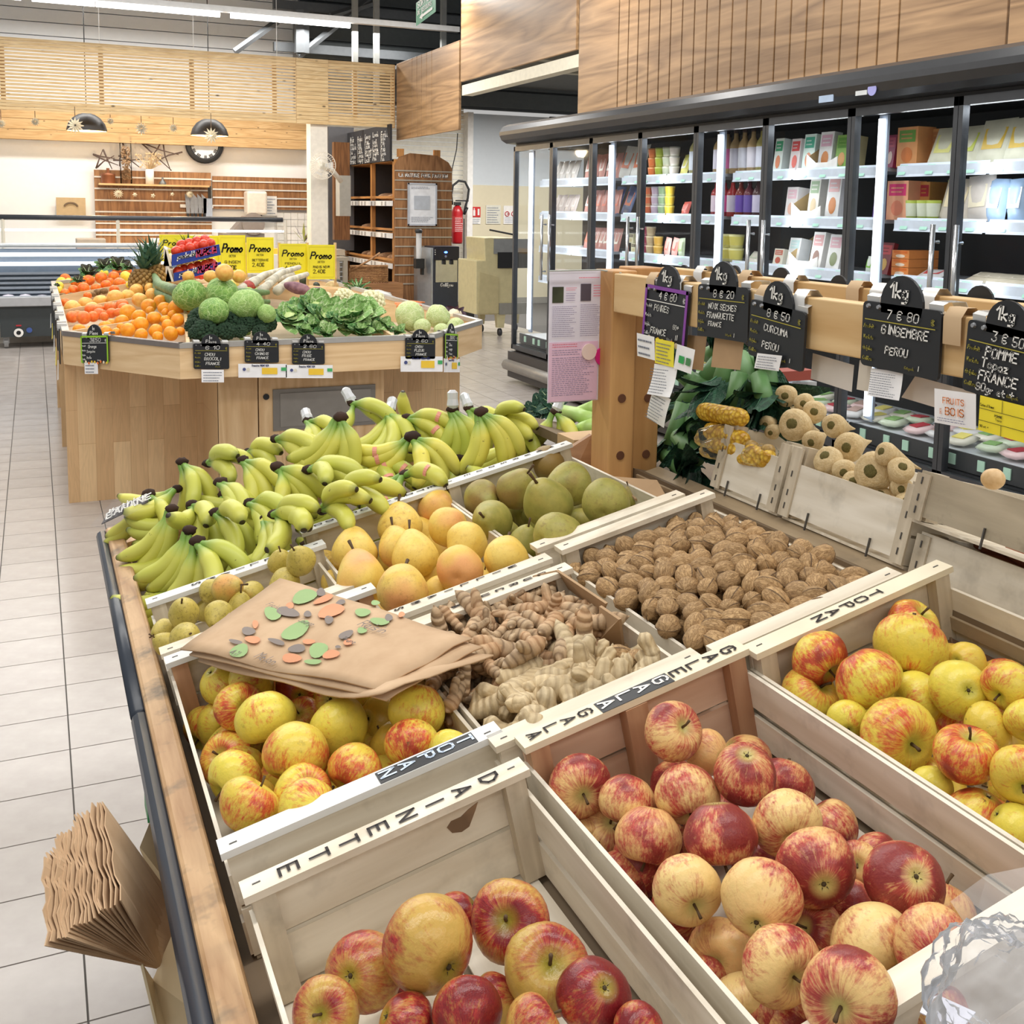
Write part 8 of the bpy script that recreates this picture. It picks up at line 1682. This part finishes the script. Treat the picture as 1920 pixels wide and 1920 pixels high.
def yl(t, o, right, up, n, w_, h_):
    m = MB()
    for a_, b_, c_, d_ in ((0, .64, 1, .655), (0, .3, 1, .315), (.48, .655, .49, 1), (.48, 0, .49, .3)): m.add([o+right*w_*x+up*h_*y+n*.0012 for x, y in ((a_, b_), (c_, b_), (c_, d_), (a_, d_))], [(0, 1, 2, 3)])
    strokes(m, "Cotes d'Armor", o+right*w_*.03+up*h_*.72+n*.0013, right, up, h_*.07, .2, squeeze=.6); strokes(m, 'POMME', o+right*w_*.34+up*h_*.5+n*.0013, right, up, h_*.06, .22); strokes(m, 'Topaz', o+right*w_*.36+up*h_*.4+n*.0013, right, up, h_*.06, .16); strokes(m, '90 et +', o+right*w_*.04+up*h_*.12+n*.0013, right, up, h_*.06, .2)
    part('lettering', m, plain(40, 40, 20), t)
hsheet((1834, 806), (1925, 832), (1838, 741), XB_-.02, 'yellow printed origin label under the apple card', lines=0, mat=plain(240, 222, 50), extra=yl)
# poster on the post end
XPs = PY(1120, 700, YPO+.04)
A = PY(1040, 755, YPO+.05); B = PY(1124, 755, YPO+.05); C_ = PY(1031, 508, YPO+.05)
t = thing('poster', 'pink and white printed sheet hanging left of the wooden post', 'poster', A); w_ = B.x-A.x; h_ = C_.z-A.z; o_ = Vector((C_.x, YPO+.05, A.z)); w_ = B.x-C_.x+.01
part('sheet', MB().b2((o_.x, YPO+.05, o_.z), (o_.x+w_, YPO+.052, o_.z+h_)), plain(222, 218, 232, .3), t)
part('pink_field', MB().b2((o_.x+.001, YPO+.049, o_.z+.002), (o_.x+w_*.86, YPO+.0498, o_.z+h_*.46)), plain(226, 190, 214, .4), t)
part('photo_print', MB().b2((o_.x+w_*.05, YPO+.049, o_.z+h_*.76), (o_.x+w_*.24, YPO+.0498, o_.z+h_*.88)), plain(66, 74, 50, .5, 0, .5, .5), t); part('photo_print', MB().b2((o_.x+w_*.54, YPO+.049, o_.z+h_*.77), (o_.x+w_*.72, YPO+.0498, o_.z+h_*.9)), plain(80, 72, 84), t)
m = MB(); Yv = Vector((0, -.0012, 0))
for x0, y0, ww, hh, n_ in ((.05, .5, .42, .24, 16), (.54, .5, .4, .25, 16), (.28, .77, .2, .07, 4), (.06, .05, .74, .3, 20), (.06, .36, .6, .05, 3)): scribble(m, Vector((o_.x+w_*x0, YPO+.0485, o_.z+h_*y0)), (1, 0, 0), (0, 0, 1), w_*ww, h_*hh, n_)
part('print', m, plain(150, 140, 170), t)
m = MB(); 
for x0, y0, ww, hh, n_ in ((.28, .85, .2, .03, 2), (.76, .8, .2, .1, 5), (.5, .94, .4, .02, 1), (.06, .42, .5, .035, 2)): scribble(m, Vector((o_.x+w_*x0, YPO+.0485, o_.z+h_*y0)), (1, 0, 0), (0, 0, 1), w_*ww, h_*hh, n_)
part('red_print', m, plain(226, 110, 130), t)
part('round_logo', MB().lathe([(0, .003), (w_*.13, .003), (w_*.13, 0)], 20, (o_.x+w_*.7, YPO+.0487, o_.z+h_*.38), MY), plain(236, 214, 206), t); part('magenta_disc', MB().lathe([(0, .004), (w_*.16, .004), (w_*.16, 0)], 24, (o_.x+w_*.97, YPO+.0487, o_.z+h_*.34), MY), plain(206, 30, 120), t)
part('string', MB().tube([PY(1030, 508, YPO+.04), PY(1125, 506, YPO+.04), PY(1165, 512, YPO-.003)], .0015, 5), plain(170, 176, 170), t)
# ================================================================ FAR SIDE OF THE DISPLAY
sp_ = thing('display_ledge', 'dark brown ledge board running beside the walnut and apple crates', 'ledge', (1.05, 1.2, .95))
def tq(pts, D0, dn, mat, name='board', par=sp_): return part(name, MB().prism([T(u, v, D0) for u, v in pts], -N*dn), mat, par)
tq([(.915, -.5), (.968, -.5), (.968, 1.80), (.915, 1.80)], .735, .018, PLANK); tq([(.895, -.5), (.914, -.5), (.914, 1.80), (.895, 1.80)], .765, .03, plain(90, 62, 40, .7))
tq([(.885, 1.05), (.91, 1.05), (.91, 1.9), (.85, 1.9)], .745, .004, CARD, 'cardboard_liner')
solo('cardboard_flap', MB().prism([PD(1150, 893, .70), PD(1232, 900, .70), PD(1252, 935, .72), PD(1190, 935, .72)], -N*.004), CARD, 'brown cardboard flap lying behind the green pear crate', 'cardboard')
solo('wooden_plank', MB().prism([PY(1045, 856, 1.95), PY(1110, 815, 1.95), PY(1118, 890, 1.92), PY(1075, 890, 1.92)], (0, .012, 0)), wood('brown_plank', S(160, 118, 82), S(196, 154, 112), 0, 5), 'brown plank end between the bananas and the post', 'plank')
solo('banana_box', MB().b2(PY(1075, 880, 2.02), PY(1118, 806, 2.1)), plain(196, 164, 124, .7), 'pale cardboard box behind the brown plank by the post', 'box')
XC = 1.10                                                  # near faces of the far-side crates
def fcrate(y0, y1, z0, z1, label, depth=.42, mats=(POP, POPU), gap=None, post=.03):
    t = thing('wooden_crate', label, 'crate', (XC, y0, z0), Matrix.Rotation(.25, 3, 'Y')); h = z1-z0; l = y1-y0
    def q(n_, a, b, mt): part(n_, MB().b2(a, b), mt, t, False, False)
    if gap: q('slat', (0, .004, .0), (.006, l-.004, h*gap[0]), mats[0]); q('slat', (0, .004, h*gap[1]), (.006, l-.004, h), mats[0])
    else: q('slat', (0, .004, .006), (.006, l-.004, h), mats[0])
    q('slat', (depth-.006, .004, .004), (depth, l-.004, h), mats[0])
    hp = h+post
    for y in (0, l): ya, yb = (y+.003, y+.009) if y == 0 else (y-.009, y-.003); q('slat', (.0, ya, .0), (depth, yb, h*.45), POPU); q('slat', (.0, ya, h*.5), (depth, yb, hp-.004), POPU); q('corner_post', (.006, min(ya, yb)+(.006 if y == 0 else -.016), 0), (.03, max(ya, yb)+(.016 if y == 0 else -.006), hp), POPZ); q('corner_post', (-.004, min(y, y+(.024 if y == 0 else -.024)), .0), (-.0005, max(y, y+(.024 if y == 0 else -.024)), hp-.004), POPZ)
    for y in (.25, .75): part('wire_tie', MB().b2((-.004, l*y-.001, -.008), (-.001, l*y+.001, .02)), STAPLE, t, False, False)
    for z in (.2, .45, .8):
        for y in (.012, l-.012): part('staple', MB().b2((-.0055, y-.001, h*z-.005), (-.0045, y+.001, h*z+.005)), STAPLE, t, False, False)
    for k in range(4): q('bottom_slat', (.005+k*depth/4, .003, -.005), (.005+(k+.85)*depth/4, l-.003, -.001), POPU)
    return t
y1c = PX(1462, 900, XC).y; y2c = PX(1700, 1000, XC).y; zc0 = PX(1690, 1060, XC).z; zc1 = PX(1482, 871, XC).z
fcrate(y1c+.006, PX(1335, 880, XC).y, zc0, zc1, 'pale wooden crate with packed corn cobs left of the parsnips')
fcrate(y2c+.004, y1c-.002, zc0, zc1, 'pale wooden crate heaped with parsnips')
zc2 = PX(1704, 994, XC).z; zc2b = PX(1701, 968, XC).z; fcrate(.62, y2c-.004, zc0-.03, zc2, 'lower grey wooden crate at the right edge with carrots showing in the gap', post=.0)
zc3 = PX(1712, 880, XC).z; fcrate(.60, y2c-.002, zc2b, zc3, 'stained grey wooden crate stacked on top at the right edge', mats=(wood('stained_slat', S(168, 156, 134), S(206, 194, 170), 1, 3.4, .7, 10, dirt=.9), POPU), post=.0)
# parsnips
t_ = NT('parsnip_skin'); P = t_.obj(); wv = t_.n('TexWave', bands_direction='Z'); t_.put(wv.inputs['Vector'], P); wv.inputs['Scale'].default_value = 3; wv.inputs['Distortion'].default_value = 6; wv.inputs['Detail'].default_value = 3; wv.inputs['Detail Scale'].default_value = 3
c = t_.ramp(t_.noise(P, 3, 4, .6), (.3, S(206, 178, 126)), (.7, S(232, 212, 168))); c = t_.mix(t_.ramp(wv.outputs[1], (.0, .3), (.12, 0.0)), c, S(166, 132, 86)); c = t_.mix(t_.ramp(t_.noise(P, 8, 4, .7), (.62, 0.0), (.72, .5)), c, S(140, 106, 64)); t_.bump(wv.outputs[1], .25, .02); PAR = t_.fin(c, .65)
PCR = plain(104, 96, 54, .8, 0, .3, .4)
def parsnip_fn(s_): 
    m = MB(); pts = []; rs = []
    prof = [(.30, .16), (.36, .12), (.5, .02), (.82, .0), (.98, -.15), (1.0, -.45), (.9, -1.0), (.68, -1.8), (.42, -2.8), (.2, -3.8), (.06, -4.8)]
    seg = 20; vs = []
    for j, (r, z) in enumerate([(0, .0), (.3, .02), (.55, -.0), (.78, -.12), (.93, -.32), (1.0, -.6)]+prof[6:]):
        for i in range(seg):
            a = 2*math.pi*i/seg; q = 1+.05*noise.noise(Vector((math.cos(a), math.sin(a), z*.8+s_*5)))+.03*math.sin(3*a+s_); vs.append((r*q*math.cos(a), r*q*math.sin(a), z+.02*math.sin(a*2)))
    n = len(prof); fs = [(j*seg+i, j*seg+(i+1) % seg, (j+1)*seg+(i+1) % seg, (j+1)*seg+i) for j in range(n-1) for i in range(seg)]
    return MB().add(vs, [tuple(reversed(f)) for f in fs])
PM = [parsnip_fn(k).mesh('parsnip', PAR, True) for k in range(3)]
pc = MB().ball((0, 0, .02), (.34, .34, .09), 12, 6, lambda q: 1+.3*noise.noise(Vector(q)*4)).mesh('crown', PCR, True)
PL = [(1474, 742, 20, (-.05, .2)), (1508, 757, 19, (-.1, .15)), (1527, 772, 21, (-.05, .05)), (1430, 762, 19, (-.7, .1)), (1459, 778, 17, (-.3, .2)), (1438, 795, 15, (-.4, .2)), (1490, 796, 30, (-.2, .0)), (1563, 798, 22, (-.3, .0)), (1447, 810, 14, (-.3, .2)), (1524, 828, 20, (-.2, .2)), (1592, 838, 27, (-.35, .05)), (1552, 862, 27, (-.2, -.6)), (1583, 884, 22, (-.1, .1)), (1638, 884, 36, (-.45, .05)), (1690, 915, 20, (-.1, .3)), (1650, 935, 26, (.2, -.7)), (1700, 945, 24, (.3, -.6)), (1660, 850, 22, (-.6, -.4)), (1690, 880, 24, (.5, -.5)), (1600, 905, 22, (.2, -.5)), (1540, 895, 18, (.2, -.7))]
labs = rowlabels(PL, lambda q: (q[0], q[1]), lambda q: 'cream parsnip with brown crown', 'the parsnip crate', 5)
its = [[q[0], q[1], (PX(q[0], q[1], XC+.05).x-0)*0+(PX(q[0], q[1], XC+(.16 if q[1] < 790 else .11 if q[1] < 850 else .045))-CAM).dot(FW), q[2]] for q in PL]; settle(its, .8)
for it, q, lb in zip(its, PL, labs):
    P = CAM+ray(it[0], it[1])*it[2]; r_ = it[3]*it[2]/F*1.05; ax = camaxis(q[3][0]*.7-.35+R.uniform(-.1, .1), q[3][1]*.8-.08+R.uniform(-.1, .1)); o = bpy.data.objects.new('parsnip', R.choice(PM)); COL.objects.link(o); o.matrix_world = axis_frame(P+ax*r_*.5, ax, R.uniform(0, 6), r_); tag(o, lb, 'parsnip', 'parsnips in the far side crate')
    c2 = bpy.data.objects.new('crown', pc); COL.objects.link(c2); c2.parent = o
# hidden lower parsnips fill
# corn cobs in packs
t_ = NT('corn_kernels'); vo = t_.n('TexVoronoi'); t_.put(vo.inputs['Vector'], t_.map(t_.obj(), (1, 1, 1))); vo.inputs['Scale'].default_value = 130; t_.bump(vo.outputs['Distance'], .8, .004); CORN = t_.fin(t_.ramp(vo.outputs['Distance'], (.2, S(244, 206, 74)), (.7, S(190, 140, 30))), .35)
for k, (p0, p1, r_, w_) in enumerate((((1312, 770), (1398, 785), 17, 'loose corn cob lying on top beside the leeks'), ((1325, 806), (1400, 828), 17, 'corn cob in cling film below the loose cob'), ((1330, 830), (1395, 848), 16, 'second corn cob in cling film near the crate edge'), ((1400, 845), (1450, 860), 14, 'short corn cob at the right of the corn crate'), ((1385, 860), (1440, 868), 10, 'lowest corn cob peeking over the crate board'))):
    A = PX(*p0, XC+.035-.006*k); B = PX(*p1, XC+.045-.006*k); rr_ = r_*(A-CAM).dot(FW)/F; t = thing('corn_cob', w_, 'corn', A); m = MB(); n = 16
    pts = [A+(B-A)*i/n for i in range(n+1)]; rs = [rr_*(.55 if i in (0, n) else .85 if i in (1, n-1) else 1)*(1+.05*(i % 2)) for i in range(n+1)]; m.tube(pts, rs, 16); part('kernels', m, CORN, t, True)
    if k in (1, 2, 3): part('cling_film', MB().ball((A+B)/2, ((B-A).length*.62, rr_*1.4, rr_*1.35), 16, 10, lambda q: 1+.16*noise.noise(Vector(q)*4)), glass('cling_film', (.98, .98, .97, 1), .14, .15, .03), t, False)
for k, (px, py) in enumerate(((1410, 838), (1425, 850), (1440, 845))): P = PX(px, py, XC+.03); put('small_onion', fmesh('yellow_onion', citrus_mat('onion_skin', S(150, 118, 56), S(190, 156, 84))), P, .013, '%s small yellow onion between corn and parsnips' % ORD[k], 'onion', 'small onions by the corn')
# leeks: layered leaves, dark green tops
LKM = [leaf_mesh('leaf', LK, 1.0, w_, c_, .03, s_, plain(66, 116, 84, .5), .3) for s_, (w_, c_) in enumerate(((.17, .5), (.2, .2), (.15, .9)))]
def leek(px, py, x, tx, ty, L, label, n=8, white=False):
    P = PX(px, py, x); Tt = PX(tx, ty, x-.02); ax = (Tt-P).normalized(); t = thing('leek', label, 'leek', P, axis_frame(P, ax, R.uniform(0, 6)).to_3x3())
    m = MB().tube([(0, 0, -L*.35), (0, 0, 0), (0, 0, L*.3)], [.018, .018, .02], 12); part('shaft', m, plain(206, 222, 160, .4) if white else plain(96, 140, 84, .5), t, True, False)
    for k in range(n):
        o = part('leaf', LKM[k % 3], None, t, True, False); s_ = L*R.uniform(.7, 1.05); o.matrix_basis = Matrix.Translation((0, 0, L*.1)) @ Matrix.Rotation(k*math.pi+R.uniform(-.4, .4), 4, 'Z') @ Matrix.Translation((0, .008, 0)) @ Matrix.Rotation(-R.uniform(.1, .6), 4, 'X') @ Matrix.Diagonal((s_, s_, s_, 1))
for k, a in enumerate(((1330, 700, 1.28, 1300, 740, .16), (1360, 690, 1.24, 1350, 730, .16), (1400, 700, 1.26, 1420, 750, .15), (1440, 705, 1.28, 1445, 760, .15), (1290, 745, 1.24, 1262, 790, .15), (1270, 800, 1.18, 1255, 850, .14), (1290, 840, 1.16, 1330, 890, .15), (1270, 870, 1.15, 1340, 925, .15), (1300, 720, 1.3, 1280, 700, .14), (1380, 740, 1.22, 1370, 790, .12), (1430, 735, 1.24, 1440, 775, .12), (1345, 745, 1.22, 1330, 790, .12), (1300, 790, 1.2, 1310, 820, .12), (1340, 660, 1.3, 1360, 650, .12), (1420, 680, 1.3, 1450, 690, .12))):
    leek(*a, '%s leek with dark green leaves, counted from the top, right of the post' % ORD[k])
for k, a in enumerate(((1115, 790, 1.2, 1050, 770, .14), (1115, 765, 1.22, 1060, 790, .14), (1110, 800, 1.18, 1075, 815, .12))):
    P = PX(a[0], a[1], a[2]); Q = PX(a[3], a[4], a[2]); t = thing('leek', '%s pale leek stalk left of the post behind the bananas' % ORD[k], 'leek', P); part('shaft', MB().tube([P, (P+Q)/2+Vector((0, 0, .005)), Q+(Q-P)*.1], [.02, .017, .015], 12), plain(170, 204, 110, .35), t, True)
for k, (px, py) in enumerate(((1020, 772), (1040, 762), (1003, 780))): leafy('curly_greens', PX(px, py, 1.24), .05, 8, '%s dark curly leek top behind the rightmost bananas' % ORD[k], 'leek', None, [LK], Vector((-.6, -.5, .5)), .9, 1.0, None, .3)
# carrots in the lower crate
for k in range(9):
    P = Vector((XC+.04+R.uniform(0, .05), y2c-.05-k*.035, zc2-.01+R.uniform(-.02, .01))); d = Vector((.2, -1+R.uniform(-.3, .3), R.uniform(-.2, .1))).normalized(); solo('carrot', MB().tube([P, P+d*.03, P+d*.09, P+d*.13], [.008, .016, .013, .003], 10), plain(150, 84, 56, .6, 0, .4, .25), 'dull orange carrot lying in the gap between the stacked crates', 'carrot', 'carrots between the stacked crates', True)
for k, (px, py, r_) in enumerate(((1862, 898, 22), (1650, 960, 10))):
    P = PX(px, py, XC+.12); put('butternut', fmesh('squash', citrus_mat('squash_skin', S(226, 190, 136), S(240, 208, 160))), P, r_*(P-CAM).dot(FW)/F, ('pale squash showing over the stained crate', 'pale root showing over the parsnip crate board')[k], 'squash', None)
# far side table under the crates
part('far_table_top', MB().prism([(1.06, -.5, zc0-.012), (1.48, -.5, zc0-.118), (1.48, -.5, zc0-.14), (1.06, -.5, zc0-.034)], (0, 2.95, 0)), plain(110, 92, 70, .7), gon)
for y in (-.4, 2.35): part('leg', MB().b2((1.42, y-.03, 0), (1.47, y+.03, zc0-.13)), LIGHTZ, gon); part('leg', MB().b2((1.0, y-.03, 0), (1.05, y+.03, zc0-.04)), LIGHTZ, gon)
# punnets between the beam and the fridges: red boxes and clear trays
t = solo('red_punnet_box', MB().b2(PX(1462, 716, 1.6), PX(1500, 688, 1.7)), plain(150, 70, 56, .6), 'reddish box partly hidden behind the turmeric card', 'box')
solo('clear_punnet', MB().b2(PX(1455, 745, 1.6)+Vector((0, 0, -.0)), PX(1515, 712, 1.72)), glass('punnet_plastic', (.9, .88, .84, 1), .3, .1, .3), 'clear plastic punnet above the parsnips', 'punnet')
